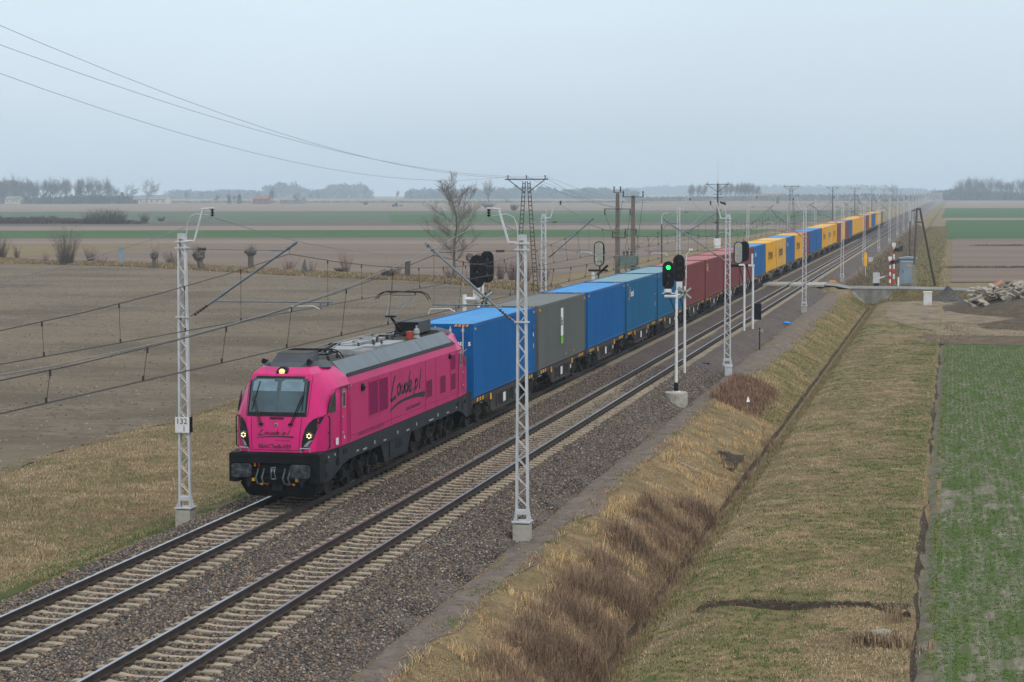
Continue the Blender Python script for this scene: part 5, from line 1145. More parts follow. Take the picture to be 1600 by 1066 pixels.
o.grid(rows_, True); b = o.build('plastic_bag', mat('blue_plastic', sr(40,140,220), .4, var=.1), None, smooth=60); b.location = (-11.9, 155.5, -.55); tag(b, 'bright blue plastic bag lying beside the grit path', 'bag')
b = MB(); b.grid([[(0,0,0),(.08,.02,.02),(.15,0,.0)],[(.02,.05,.1),(.08,.1,.14),(.15,.04,.1)],[(.04,.1,.2),(.07,.12,.28),(.12,.1,.2)]]); b = b.build('scrap_paper', m_lbl); b.location = (-9.5, 99.5, -.85); tag(b, 'white scrap of paper caught in the dead weeds', 'litter')
t = thing('yellow_marker', (-10.05, 251, -.95), 'yellow marker board on a thin post beyond the lane', 'marker post')
MB().tube((0,0,0), (0,0,2.2), .04, 6).build('post', m_galv, t); MB().cbox((0,-.05,2.1), (.34,.05,1.6)).build('board', mat('bright_yellow', sr(236,176,30), .5), t)
t = thing('orange_box', (-12.3, 222.5, -.6), 'small orange box on the ground by the lane edge', 'box')
MB().cbox((0,0,.14), (.75,.4,.5)).build('body', mat('dull_orange', sr(216,150,60), .6), t); MB().cbox((0,0,.42), (.6,.44,.08)).build('lid', mat('dull_orange', sr(216,150,60), .6), t)
t = thing('drainage_box', (-11.3, 300, -1.0), 'small grey cabinet beyond the crossing beside the near masts', 'cabinet'); MB().cbox((0,0,.35), (.6,.5,.9)).build('body', m_galv, t); MB().cbox((0,0,.84), (.7,.6,.08)).build('lid', m_galv, t)
# barrier drive, warning posts, shed
m_rw = [mat('barrier_white', sr(216,216,214), .5), mat('barrier_red', sr(190,54,44), .5)]
def rwpost(x, y, z0, z1, label, head=True):
    t = thing('warning_post', (x, y, z0), label, 'post', 'red and white posts at the crossing'); n = 8; mb = MB(); h = (z1-z0)
    for k in range(n): mb.mi(1 if k % 2 == 0 else 0).tube((0,0,h*k/n), (0,0,h*(k+1)/n), .1, 10)
    mb.build('pole', m_rw, t)
    if head:
        hb = MB(); hb.cbox((.25,-.1,h*.86), (.42,.3,.36)); hh = hb.build('lamp_box', m_black, t); MB().prism([(.45,-.3,h*.92),(.95,-.3,h*.98),(.9,-.3,h*.84),(.5,-.3,h*.8)], (0,.36,0)).build('lamp_visor', m_dglass, hh)
        MB().cbox((0,-.1,h-.05), (.36,.1,.4)).build('sign_plate', m_rw[0], t)
    return t
rwpost(-6.25, 218.0, -.55, 2.35, 'red and white striped post nearest the lane with a black lamp')
rwpost(-6.05, 224.5, -.55, 3.6, 'taller red and white striped post with white head behind the first')
t = thing('verge_post', (-5.4, 218.2, -.5), 'short white verge post with a red top by the lane', 'post'); mb = MB(); mb.box((-.08,-.05,0), (.08,.05,.9)).mi(1).box((-.081,-.051,.9), (.081,.051,1.12)); mb.build('post', m_rw, t)
t = thing('barrier_drive', (-7.9, 226, -.9), 'grey barrier machine with a short white arm beyond the lane', 'barrier machine')
MB().cbox((0,0,.9), (.7,.6,1.1)).build('housing', m_galv, t); MB().cbox((0,0,.2), (.55,.5,.4)).build('pedestal', m_bogie, t)
mb = MB(); mb.cbox((.5,-.3,.95), (.9,.06,.14), Matrix.Rotation(rad(-18), 3, 'Y')); mb.build('arm_stub', m_white, t)
m_shed = mat('shed_grey', sr(126,142,154), .5, var=.05, scale=1, dirt=sr(104,116,122), damt=.4)
t = thing('relay_cabinet', (-4.75, 232, -.9), 'blue grey steel equipment hut behind the lane with a door and pitched cap', 'cabinet')
MB().box((-.85,-.6,0), (.85,1.4,2.75)).build('body', m_shed, t)
mb = MB(); mb.prism([(-.98,-.75,2.75),(.98,-.75,2.75),(.98,-.75,2.85),(0,-.75,3.0),(-.98,-.75,2.85)], (0,2.3,0)); mb.build('roof', m_shed, t)
d = MB().box((-.62,-.64,.1), (.7,-.6,2.4)).build('door', m_shed, t); MB().cbox((-.5,-.66,1.4), (.06,.06,.3)).build('handle', m_black, d); MB().box((.0,-.655,1.95),(.38,-.641,2.1)).build('sign', m_hz, d)
MB().box((-.7,-.68,2.42),(.75,-.6,2.52)).build('rain_gutter', m_galv, t)
t = thing('service_cabinet', (-2.2, 196.5, -1.3), 'white electricity cabinet standing on the bare ground in front of the gravel heap', 'cabinet')
MB().box((-.37,-.3,0), (.37,.3,1.18)).build('body', m_white, t); MB().box((-.41,-.34,1.18), (.41,.34,1.27)).build('lid', m_lbl, t)
mb = MB(); mb.box((-.3,-.315,.12), (-.01,-.3,1.05)).box((.01,-.315,.12), (.3,-.3,1.05)); mb.build('door', m_white, t)
# A shaped timber pole
m_wood = mat('dark_pole_wood', sr(86,80,72), .9, var=.15, scale=5, stretch=(1,1,.2))
t = thing('timber_pole', (-3.7, 229, -1.1), 'tall dark A shaped timber pole beside the equipment hut', 'pole')
MB().tube((-.35,-1.5,0), (-.12,0,8.35), .15, 8, .1).build('leg', m_wood, t); MB().tube((1.9,4.5,-.2), (.22,0,8.3), .15, 8, .1).build('leg', m_wood, t)
mb = MB(); mb.cbox((.05,0,8.35), (.55,.25,.22)).cbox((.05,0,6.95), (.75,.2,.14)).tube((-.25,0,8.3),(-.6,0,8.15),.07,6); mb.build('cross_brace', m_wood, t)
mb = MB(); mb.box((-.55,-1.9,-.2), (-.12,-1.5,2.4)); mb.build('pole_stub', mat('stub_concrete', sr(128,124,112), .9), t)
t = thing('lamp_post', (-5.0, 241, -1.0), 'slim grey lamp post with a hooked top left of the timber pole', 'lamp post'); MB().tube((.25,0,0), (.25,0,6.8), .09, 8, .07).build('pole', m_wood, t)
MB().path([(.25,0,6.8),(.25,0,8.6),(.1,0,8.95),(-.5,0,9.05)], .05, 6).build('lamp_arm', m_galv, t)
# culvert
m_culv = mat('stained_concrete', sr(134,132,124), .95, var=.14, scale=1.2, dirt=sr(78,74,66), dscale=1.1, damt=.75, stretch=(1.6,1,.3), bump=.02, bscale=6)
t = thing('culvert_headwall', (-7.7, 209.72, 0), 'stained concrete culvert headwall where the ditch runs under the lane', 'culvert')
mb = MB(); mb.prism([(-1.98,0,-.46),(1.98,0,-.46),(1.98,0,-.62),(.62,0,-1.9),(-.72,0,-1.9),(-1.98,0,-.62)], (0,.22,0)); mb.build('wall', m_culv, t)
MB().box((-2.05,-.04,-.47), (2.05,.26,-.4)).build('coping', m_culv, t)
for s in (-1, 1): MB().prism([(s*2.0,0,-.5),(s*.62,0,-1.88),(s*.62,-.5,-2.2),(s*2.35,-.5,-1.0)], (s*.03,.03,.05)).build('wing', m_culv, t)
MB().lathe((-.05,.1,-2.15), [(.36,0),(.36,.4),(.0,.4)], 14, 'y').build('pipe_mouth', mat('recess_black', sr(14,15,17)), t)
# gravel heap, rubble mound
def heap(name, label, cat, c, rx_, ry_, h, m, seed, n=26, rough=.25, kind=None, power=1.3):
    r = np.random.default_rng(seed); g = np.linspace(-1, 1, n); A, B = np.meshgrid(g, g)
    R = np.sqrt(A**2+B**2); nz_ = vnoise(A*2.3+seed, B*2.3, .6, seed)*rough+vnoise(A+seed, B, .16, seed+3)*rough*.45
    Z = np.clip(1-R, -.05, 1)**power*h*(1+nz_*2) if False else h*(np.clip(1-R, 0, 1)**power*(1+nz_)+nz_*.25*(R < .95))
    V = np.stack([c[0]+A.ravel()*rx_, c[1]+B.ravel()*ry_, c[2]-.06+Z.ravel()], 1); i = np.arange(n*n).reshape(n, n)
    F = np.stack([i[:-1,:-1].ravel(), i[:-1,1:].ravel(), i[1:,1:].ravel(), i[1:,:-1].ravel()], 1)
    o = fastmesh(name, V-np.array(c), F, m, smooth=True); o.location = c; return tag(o, label, cat, kind=kind)
m_grav = stone_mat('dark_gravel', 9, .05, [(0, sr(56,54,54)), (1, sr(108,104,100)), (.4, sr(78,74,72)), (.7, sr(90,86,84))])
heap('gravel_heap', 'small dark gravel heap behind the white cabinet', 'gravel heap', (-.5, 205.5, -1.3), 2.3, 2.5, 1.35, m_grav, 4)
m_spoil = soil_mat('spoil_earth', [(sr(96,84,70),1,0,1),(sr(116,102,84),1.4,.45,.62),(sr(72,64,54),2.5,.5,.7),(sr(82,88,52),1.1,.6,.75)], 1, bump=.12, bscale=5)
heap('earth_mound', 'brown overgrown earth mound carrying the concrete rubble at the right edge', 'earth mound', (9.4, 194, -1.35), 10.6, 17, 2.3, m_spoil, 8, 50, .5, None, .95)
heap('earth_mound', 'low grassy earth hump in front of the rubble mound', 'earth mound', (6.8, 168, -1.35), 5.6, 6.0, .9, m_spoil, 12, 40, .7, None, .9)
m_rub = mat('rubble_concrete', sr(146,139,126), .95, var=.2, scale=2, dirt=sr(120,112,98), dscale=1.5, damt=.6, bump=.02)
m_brick = mat('rubble_brick', sr(150,108,88), .9, var=.2)
r_ = random.Random(5)
for k in range(210):
    u_ = r_.random(); x = 1.6+u_*8.5; y = 190+r_.uniform(-3.5, 9); rr2 = math.hypot((x-9.4)/10.6, (y-194)/17); z = -1.3+2.3*max(0, 1-rr2)**.95+.12
    L_, W_, H_ = r_.uniform(.35, .8)*(2.0 if k % 3 == 0 else 1), r_.uniform(.25, .6), r_.uniform(.08, .24); mb = MB()
    j = lambda: r_.uniform(-.08, .08)
    rot = (Matrix.Rotation(r_.uniform(-.7, .7), 3, 'X') @ Matrix.Rotation(r_.uniform(-.5, .5), 3, 'Y') @ Matrix.Rotation(r_.uniform(-.9, .9), 3, 'Z'))
    vs = [(sx_*L_/2+j(), sy_*W_/2+j(), sz_*H_/2+j()*.5) for sz_ in (-1, 1) for sx_, sy_ in ((-1,-1),(1,-1),(1.1,1),(-.9,1))]
    mb.add([rot @ Vector(v) for v in vs], [(0,3,2,1),(4,5,6,7),(0,1,5,4),(1,2,6,5),(2,3,7,6),(3,0,4,7)])
    o = mb.build('rubble_slab', m_brick if k % 29 == 5 else m_rub); o.location = (x, y, z+H_*.5+r_.random()**3*.7)
    tag(o, 'orange brick lump in the rubble on the earth mound' if k % 29 == 5 else 'broken pale concrete slab piled on the earth mound', 'rubble', 'rubble on the earth mound')
# boulder, stake, cross trench, mole hills
def rock(name, label, cat, c, s, m, seed, flat=.7):
    bm = bmesh.new(); bmesh.ops.create_icosphere(bm, subdivisions=3, radius=1); r = np.random.default_rng(seed)
    for v in bm.verts:
        k = 1+.28*(float(vnoise(np.array(v.co.x*1.3+seed), np.array(v.co.y*1.3+v.co.z*.9), .8, seed)))+.12*float(vnoise(np.array(v.co.x*3), np.array(v.co.z*3+v.co.y), .7, seed+2)); v.co = v.co*k
    me = bpy.data.meshes.new(name); bm.to_mesh(me); bm.free(); me.materials.append(m); o = bpy.data.objects.new(name, me); C.objects.link(o); o.location = c; o.scale = (s[0], s[1], s[2]); return tag(o, label, cat)
rock('boulder', 'grey field boulder half sunk in dry grass near the crop edge', 'boulder', (-1.55, 48.9, -1.25), (.36,.3,.26), mat('boulder_stone', sr(148,142,128), .9, var=.15, scale=4, dirt=sr(102,96,82), dscale=5, damt=.7, bump=.03, bscale=8), 3)
blades('dry_tuft', 'dry brown grass tuft grown around the boulder', 420, lambda r, n: (-1.45+.32*r.normal(size=n), 48.55+.25*r.normal(size=n)), gz, .1, .3, .014, .6, BR+ST, 71, 8)
blades('dry_tuft', 'thin dry stalks beside the thin stake', 26, lambda r, n: (-1.25+.12*r.normal(size=n), 51.3+.2*r.normal(size=n)), gz, .25, .5, .012, .25, ST, 72, 5)
o = MB().tube((0,0,0), (.02,0,.98), .014, 6, .008).build('stake', m_wood); o.location = (-1.14, 51.6, -1.3); tag(o, 'thin dark upright stake near the end of the little trench', 'stake')
mb = MB(); rows2 = []
for k in range(60):
    x = -6.2+5.3*k/59; y0 = 52.6+.35*math.sin(k*.18)+.5*(abs(k-30)/30)**2*-1; w = .02+.03*math.sin(k*1.7)+.02*math.sin(k*.9); z = float(gz(x, y0)); h = .05+.03*math.sin(k*2.3)+.03*math.sin(k*1.1)
    rows2.append([(x, y0-w-.06, z-.02), (x, y0-w*.2, z-.01), (x, y0+.06, z+h+.04), (x, y0+w+.12, z+h*.9+.05), (x, y0+w+.22, z+.02), (x, y0+w+.3, z-.03)])
mb.grid(rows2); tag(mb.build('cross_trench', m_mud, smooth=60), kind='structure')
blades('trench_spoil', 'dark clods thrown up along the little trench across the meadow', 900, lambda r, n: (-6.0+5.0*r.random(n), 53.1+.18*r.normal(size=n)), gz, .03, .09, .03, 1.0, [sr(78,68,56), sr(96,84,70), sr(64,56,46)], 73, 5, cat='soil')
r_ = random.Random(11)
for k in range(13):
    x, y = r_.uniform(-6, -1.5), r_.uniform(46, 84)
    h = heap('molehill', 'small dark molehill in the meadow, '+NTH_ALL[k]+' of the scatter', 'molehill', (x, y, float(gz(x, y))), r_.uniform(.14,.24), r_.uniform(.14,.24), r_.uniform(.05,.08), m_mud, 20+k, 10, .6, None, .7); h['group'] = 'molehills in the meadow'
heap('earth_clump', 'dark torn clump of earth and roots on the ditch bank', 'earth clump', (-9.0, 84.5, -1.7), .7, 2.2, .35, m_mud, 44, 22, .8, None, .8)
heap('cable_mound', 'stony mound around the foot of the white backed signal pair', 'mound', (-13.1, 140.5, -.85), 1.2, 4.2, .42, m_ball, 46, 24, .5, None, .9)
# ------------------------------------------------------------------ power line
def at_pole(x, Y, zt, label, big, ant=False):
    t = thing('power_pylon', (x, Y, -1.3), label, 'pylon', 'power line pylons in the field'); H = zt+1.3
    if big:
        for s in (-1, 1):
            mb = MB(); B = 1.0
            def P2(f, e): cx = s*(B*(1-f)+.22*f); w = .24*(1-f)+.14*f; return (cx+e*w, 0, H*f)
            for e in (-1, 1): mb.tube(P2(0, e), P2(.985, e), .05, 4, .04)
            for k in range(26): a = P2(k/26, -1); b = P2(k/26, 1); mb.cbox(((a[0]+b[0])/2, 0, a[2]), (b[0]-a[0], .08, .09))
            mb.build('lattice_leg', m_pyl, t)
    else:
        mb = MB(); mb.prism([(-.25,-.15,0),(.25,-.15,0),(.13,-.15,H),(-.13,-.15,H)], (0,.3,0)); mb.build('pole', m_pyl, t)
    mb = MB(); mb.cbox((0,0,H), (4.5,.1,.12))
    for s in (-1, 1): mb.tube((s*1.9,0,H-.05), (s*.16,0,H-1.35), .05, 5)
    ca = mb.build('crossarm', m_pyl, t); mb = MB()
    for x0 in (-1.95, 0, 1.95):
        for j in range(3): mb.lathe((x0, 0, H+.06+.13*j), [(.03,0),(.09,.05),(.03,.11)], 8)
    mb.build('insulator', m_ins, ca)
    if ant:
        MB().tube((.05,0,H), (.05,0,H+5.2), .05, 6, .015).build('aerial', m_galv, t)
        mb = MB(); mb.cbox((.6,0,H-3.3),(.3,.4,.25)); mb.tube((.2,0,H-3.6),(1.5,0,H-3.2),.06,6); mb.prism([(.5,-.2,H-3.6),(1.5,-.2,H-3.9),(1.6,-.2,H-3.5),(.5,-.2,H-3.2)],(0,.4,0)); mb.build('floodlight', m_black, t)
        MB().cbox((0,-.2,.9), (1.2,.6,1.8)).build('switch_box', m_lbl, t)
        for z in (-1.9, -2.5): MB().cbox((0,0,H+z), (1.6,.08,.08)).build('switch_arm', m_pyl, t)
    return t
m_pyl = mat('weathered_pylon', sr(74,69,62), .8, var=.1, scale=1)
gz_ = 9.1+19/3285*212
at_pole(-42.9, 212, 10.45, 'big two legged lattice pylon left of the middle of the picture', True)
at_pole(-43.0, 392, 10.55, 'power pole with tall aerial, floodlight and white box at its foot', False, True)
for k, Y in enumerate((574, 774, 950, 1150, 1350, 1560, 1800)): at_pole(-43, Y, 10.6, f'distant T shaped power pole, {ORD[k]} beyond the pole with the aerial' if k < 5 else ('eighth' if k == 5 else 'ninth' if k == 6 else 'seventh')+' and very distant T shaped power pole near the horizon', k == 0)
t = thing('power_line', (0, 0, 0), 'three thin overhead power wires sagging from the upper left corner to the pylons', 'overhead wire')
# spans: the first climbs to a taller pylon left of the camera
def on_x(x, y, X):
    d = _f + _r*((x-800)/FPX) - _u*((y-533)/FPX); t = X/d.x; return Vector((0, 0, EYE)) + d*t
for x0, p0, p1 in ((-1.95,(0,115),(400,240)),(0,(0,70),(400,203)),(1.95,(0,40),(400,196))):
    A_, B_ = on_x(*p0, -42.9+x0), on_x(*p1, -42.9+x0); u0, u1 = 212-A_.y, 212-B_.y; qa, qb = np.linalg.solve([[u0*u0, u0], [u1*u1, u1]], [A_.z-10.75, B_.z-10.75])
    pts = [(-42.9+x0, Y, 10.75+qa*(212-Y)**2+qb*(212-Y)) for Y in np.linspace(10, 212, 26)]
    MB().path(pts, .012, 4).build('wire', m_wire2, t)
    for ya, yb in ((212,392),(392,574),(574,774),(774,950)):
        MB().path(sag((-43+x0, ya, 10.8), (-43+x0, yb, 10.8), 3.2, 10), .016 if ya > 212 else .013, 4).build('wire', m_wire2, t)
def conc_pole(x, Y, zt, label, arms, tr=False):
    t = thing('concrete_pole', (x, Y, -1.3), label, 'pole', 'pair of concrete poles behind the train'); H = zt+1.3
    MB().prism([(-.27,-.2,0),(.27,-.2,0),(.17,-.2,H),(-.17,-.2,H)], (0,.4,0)).build('pole', mat('pole_concrete', sr(104,98,92), .9, var=.08, scale=2), t)
    for z, xa, xb, up in arms:
        mb = MB(); mb.cbox(((xa+xb)/2, -.22, H+z), (xb-xa, .08, .09)); ar = mb.build('crossarm', m_pyl, t); mb = MB()
        for xx in (xa+.1, xb-.1): mb.lathe((xx, -.22, H+z+(.05 if up else -.65)), [(.03,0),(.09,.1),(.05,.3),(.09,.5),(.03,.6)], 8)
        mb.build('insulator', m_ins, ar)
    if tr:
        mb = MB(); mb.cbox((-.35,-.6,H-7.0), (1.7,1.0,1.1)); 
        for k in range(8): mb.cbox((-1.25+.05,-.6+.1*k-.4,H-7.0), (.2,.04,.95)).cbox((.55,-.6+.1*k-.4,H-7.0), (.2,.04,.95))
        mb.cbox((-.35,-.6,H-7.75), (2.2,1.1,.2)); tf = mb.build('transformer', mat('transformer_green', sr(92,108,102), .6), t); mb = MB()
        for xx in (-.9,-.5,-.1): mb.lathe((xx,-.6,H-6.45), [(.1,0),(.14,.15),(.1,.3),(.14,.4),(0,.5)], 8)
        mb.build('bushing', m_ins, tf)
        MB().tube((-.9,-.3,H-7.8), (0,0,H-9.3), .05, 5).build('bracket', m_pyl, t)
    return t
conc_pole(-35.5, 225, 9.0, 'left concrete pole of the pair behind the train, three crossarms', [(.1,-.45,.45,True),(-1.7,-1.45,1.5,False),(-4.8,-.6,.95,True)])
conc_pole(-33.8, 225, 8.75, 'right concrete pole of the pair carrying the green transformer', [(-.15,-1.15,1.2,True),(-3.6,-.9,.45,False)], True)
t = thing('jumper_wires', (0, 0, 0), 'loose jumper wires hanging between the pair of concrete poles', 'overhead wire')
for (a, b, s) in (((-36.9,224.7,7.1),(-35.2,224.7,4.9),1.0),((-34.1,224.7,7.0),(-34.6,224.7,3.0),.4),((-32.7,224.7,8.4),(-33.5,224.7,2.6),.5),((-34.9,224.7,8.2),(-36.0,224.7,4.9),.8)): MB().path(sag(a, b, s, 8), .02, 4).build('wire', m_wire, t)
tag(MB().path(sag((-42.9,212,10.7),(-35.5,225,7.4),.4,8), .016, 4).path(sag((-41,212,10.7),(-35.2,225,7.4),.5,8), .016, 4).build('branch_wire', m_wire2), 'branch wires from the big lattice pylon to the left concrete pole', 'overhead wire')
for px, Y, z0, lab in ((1034, 196, 7.3, 'slim grey lamp post standing in the field between two masts'),):
    p = aty(px, 340, Y); t = thing('lamp_post', (p.x, Y, -1.2), lab, 'lamp post'); MB().tube((0,0,0), (0,0,z0), .1, 8, .07).build('pole', m_wood, t); MB().path([(0,0,z0),(0,0,z0+.7),(.15,0,z0+1),(.6,0,z0+1.05)], .04, 6).build('lamp_arm', m_galv, t)
p = aty(193, 413, 290); t = thing('distance_post', (-119.5, 290.5, -1.3), 'lone blue grey post in the hedge line on the left', 'post'); MB().box((-.35,-.2,0), (.35,.2,2.4)).build('shaft', m_shed, t); MB().box((-.4,-.25,2.4), (.4,.25,2.55)).build('cap', m_shed, t)
t = thing('distance_post', (-65.5, 250, -1.3), 'short grey post in the verge left of the bare tree', 'post'); MB().box((-.3,-.2,0), (.3,.2,1.9)).build('shaft', m_wood, t); MB().box((-.34,-.24,1.9), (.34,.24,2.0)).build('cap', m_wood, t)
# ------------------------------------------------------------------ trees and shrubs
m_bark = mat('bark', sr(96,90,82), .95, var=.18, scale=3, col2=sr(82,78,66), stretch=(1,1,.3))
m_twig = mat('bare_twigs', sr(112,104,96), .95, var=.15, scale=.6)
m_twigr = mat('reddish_twigs', sr(122,98,88), .95, var=.15, scale=.6)
m_twigf = mat('far_twigs', sr(104,98,96), .95, var=.15, scale=.3)
m_ever = mat('evergreen_needles', sr(58,76,62), .9, var=.25, scale=.5)
m_bush = mat('dark_bush', sr(92,82,74), .95, var=.2, scale=.8)
class Seg:
    def __init__(s): s.thick, s.thin = [], []
    def grow(s, R, p, d, L, r, lv, mx, spread, up, kids_, rmin, gl=.74):
        n = 3 if lv < 3 else 2; q = p
        for k in range(n):
            nd = (d+Vector((R.gauss(0,1),R.gauss(0,1),R.gauss(0,1)))*.11+Vector((0,0,up))*.12).normalized(); e = q+nd*(L/n)
            ra = max(rmin, r*(1-.3*k/n)); rb = max(rmin*.7, r*(1-.3*(k+1)/n)); (s.thick if lv <= 1 else s.thin).append((q, e, ra, rb, lv)); q, d = e, nd
            if lv < mx and (lv > 0 or k >= 1):
                for j in range(R.randint(1, kids_)):
                    a = R.uniform(0, 6.283); t = Vector((math.cos(a), math.sin(a), 0)); side = (t-d*t.dot(d))
                    if side.length < .05: continue
                    cd = (d*math.cos(spread)+side.normalized()*math.sin(spread)).normalized()
                    s.grow(R, q, cd, L*gl*R.uniform(.65, 1.1), r*.55*R.uniform(.8, 1.1), lv+1, mx, spread*R.uniform(.85, 1.2), up, kids_, rmin, gl)
        if lv < mx: s.grow(R, q, d, L*gl, r*.68, lv+1, mx, spread, up, kids_, rmin, gl)
def seg_mesh(segs, mb, n):
    for a, b, ra, rb, lv in segs: mb.tube(a, b, ra, n if lv > 1 else n+2, rb, cap=False)
    return mb
def bare_tree(name, label, seed, h, mx=5, spread=.55, up=.25, kids_=2, rmin=.012, trunk=.28, r=.25, mt=None, n=3, lean=(0,0), group=None, cat='tree'):
    R = random.Random(seed); S = Seg(); S.grow(R, Vector((0,0,0)), Vector((lean[0], lean[1], 1)).normalized(), h*trunk, r, 0, mx, spread, up, kids_, rmin)
    top = max(s[1].z for s in S.thick+S.thin); k = h/top
    f = lambda L: [(a*k, b*k, ra*(1 if k > .8 else .9), rb, lv) for a, b, ra, rb, lv in L]
    t = thing(name, (0,0,0), label, cat, group)
    seg_mesh(f(S.thick), MB(), n+1).build('trunk', m_bark, t, smooth=60); seg_mesh(f(S.thin), MB(), n).build('crown', mt or m_twig, t); return t
def shrub(label, seed, h, w, stems=26, mt=None, rmin=.012, mx=3, name='shrub', group='shrubs along the field edge', spread=.35):
    R = random.Random(seed); t = thing(name, (0,0,0), label, 'shrub', group); m1, m2 = MB(), MB(); rr = max(rmin*.9, .011)
    n = int(stems*(3.4 if mx > 2 else 4.5)); low = spread > .6
    for k in range(n):
        a = R.uniform(0, 6.283); q = R.random()**.6; L = h*(R.uniform(.35, 1)**(.8+q)); p = Vector((math.cos(a)*w*.2*q, math.sin(a)*w*.2*q, 0)); e = Vector((math.cos(a)*w*.5*q*L/h*1.1, math.sin(a)*w*.5*q*L/h*1.1, L*(.6 if low else 1)))
        pts = [p]
        for j in range(1, 5): f = j/4; pts.append(p.lerp(p+e, f)+Vector((R.gauss(0,1),R.gauss(0,1),0))*.035*h*f)
        for j in range(1): m1.tube(pts[j], pts[j+1], rr*1.7*(1-.2*j), 3, rr*1.7*(1-.2*(j+1)), cap=False)
        for j in range(R.randint(4, 7)):
            f = R.uniform(.3, 1)*3.99; i = int(f); c = pts[i].lerp(pts[i+1], f-i); d = Vector((R.gauss(0,1), R.gauss(0,1), abs(R.gauss(1.1,.6)))).normalized()*L*R.uniform(.08, .24)*(1.3-f/5); m2.tube(c, c+d, rr*.9, 3, rr*.5, cap=False)
        for j in range(1, 4): m2.tube(pts[j], pts[j+1], rr*1.7*(1-.2*j), 3, rr*1.7*(1-.2*(j+1)), cap=False)
    m1.build('stem', m_bark, t); m2.build('branch', mt or m_twig, t); return t
def pollard(label, seed, h, hd, shoots, sh, dark=m_bark, leanx=0.0):
    R = random.Random(seed); t = thing('pollard_willow', (0,0,0), label, 'tree', 'pollarded willows in the hedge line'); mb = MB()
    mb.path([(0,0,0),(leanx*.4,0,h*.35),(leanx*.8,0,h*.7),(leanx,0,h)], hd*.33, 8)
    for k in range(9):
        a = k*.7+R.uniform(-.2,.2); c = Vector((leanx+math.cos(a)*hd*.42, math.sin(a)*hd*.42, h+R.uniform(-.15,.5)*hd)); mb.tube(Vector((leanx,0,h-.3*hd)), c, hd*.2, 6, hd*.16)
        for j in range(3): mb.cbox(c+Vector((R.uniform(-.1,.1),R.uniform(-.1,.1),R.uniform(0,.2)))*hd, (hd*.32,hd*.3,hd*.28), Matrix.Rotation(R.uniform(0,3),3,'X') @ Matrix.Rotation(R.uniform(0,3),3,'Y'))
    mb.build('trunk', dark, t, smooth=40); mb = MB()
    for k in range(int(shoots*2.2)):
        a = R.uniform(0,6.283); q = R.random(); p = Vector((leanx+math.cos(a)*hd*.4*q, math.sin(a)*hd*.4*q, h+.1)); d = Vector((math.cos(a)*.5*q, math.sin(a)*.5*q, 1)).normalized(); L = sh*R.uniform(.4,1)
        m_ = p+d*L*.5+Vector((R.uniform(-.1,.1),0,0)); mb.tube(p, m_, .024, 3, .018).tube(m_, m_+(d+Vector((R.uniform(-.3,.3),0,.1)))*L*.5, .018, 3, .01)
    mb.build('crown', m_twig, t); return t
def put(o, x, y, z=-1.3, rz=None): o.location = at(x, y, z); KC.clear(); return o
G0 = -1.3
def leader_tree(name, label, seed, h, r, mt=None, rmin=.009, wide=.24, nl=34, kink=1.0, group=None, lo=.2, up=.9, subs=9, subl=.34):
    R = random.Random(seed); t = thing(name, (0,0,0), label, 'tree', group); P = []
    for k in range(15):
        f = k/14; P.append(Vector((kink*(.5*math.sin(f*3.4)+.16*math.sin(f*11+1)), .25*math.sin(f*5), h*f)))
    tr = MB()
    for k in range(14): tr.tube(P[k], P[k+1], r*(1-k/14)**.9+rmin, 6, r*(1-(k+1)/14)**.9+rmin, cap=False)
    cr = MB()
    def branch(p, d, L, rr, lv):
        n = 4; q = p
        for k in range(n):
            d2 = (d+Vector((R.gauss(0,1),R.gauss(0,1),R.gauss(0,1)))*.16+Vector((0,0,.16*up))).normalized(); e = q+d2*L/n
            (tr if lv == 0 and rr > .05 else cr).tube(q, e, max(rmin, rr*(1-.2*k)), 3, max(rmin*.8, rr*(1-.2*(k+1))), cap=False); q, d = e, d2
            if lv < 2:
                for j in range(subs//4+(R.random() < .5)):
                    a = R.uniform(0, 6.283); s_ = Vector((math.cos(a), math.sin(a), .3)); branch(q, (d*.75+s_*.75).normalized(), L*subl*R.uniform(.6, 1.3), rr*.42, lv+1)
    for k in range(nl):
        f = lo+(1-lo)*.96*(k+.5)/nl; i = min(13, int(f*14)); p = P[i].lerp(P[i+1], f*14-i); a = k*2.4+R.uniform(-.4, .4); L = h*wide*(1.05-f)**.6*min(1, (f-lo)*5+.45)*R.uniform(.75, 1.15)
        branch(p, Vector((math.cos(a), math.sin(a), .35+up*f)).normalized(), L, r*.34*(1.1-f), 0)
    tr.build('trunk', m_bark, t, smooth=60); cr.build('crown', mt or m_twig, t); return t
put(leader_tree('bare_tree', 'tall bare tree with crooked trunk left of the big pylon', 12, 11.9, .18, m_twig, .0075, .40, 27, 1.3, up=.5, subs=13, subl=.42, lo=.17), 704, 438)
put(shrub('reddish brush around the foot of the bare tree', 3, 2.0, 2.6, 22, m_twigr), 706, 437)
put(shrub('large dense bare shrub, biggest in the hedge line on the left', 5, 5.8, 4.4, 60, m_bush, .014, 4), 103, 414)
put(shrub('bare shrub cut by the left picture edge', 6, 4.1, 3.8, 50, m_bush, .016), 0, 405)
put(shrub('small slim shrub between the edge shrub and the largest shrub', 7, 2.5, 1.2, 16, m_bush, .014), 26, 406)
put(shrub('low brown shrub just left of the largest shrub', 8, 1.9, 1.6, 16, m_twigr), 72, 411)
put(shrub('middle sized shrub just right of the largest shrub', 9, 2.7, 2.0, 22, m_bush, .015), 142, 411)
put(shrub('low brown shrub right of the middle sized shrub', 10, 1.6, 2.0, 16, m_twigr), 158, 414)
put(shrub('broad grey brown shrub between two pollard willows', 14, 2.2, 3.0, 30, m_bush), 268, 413)
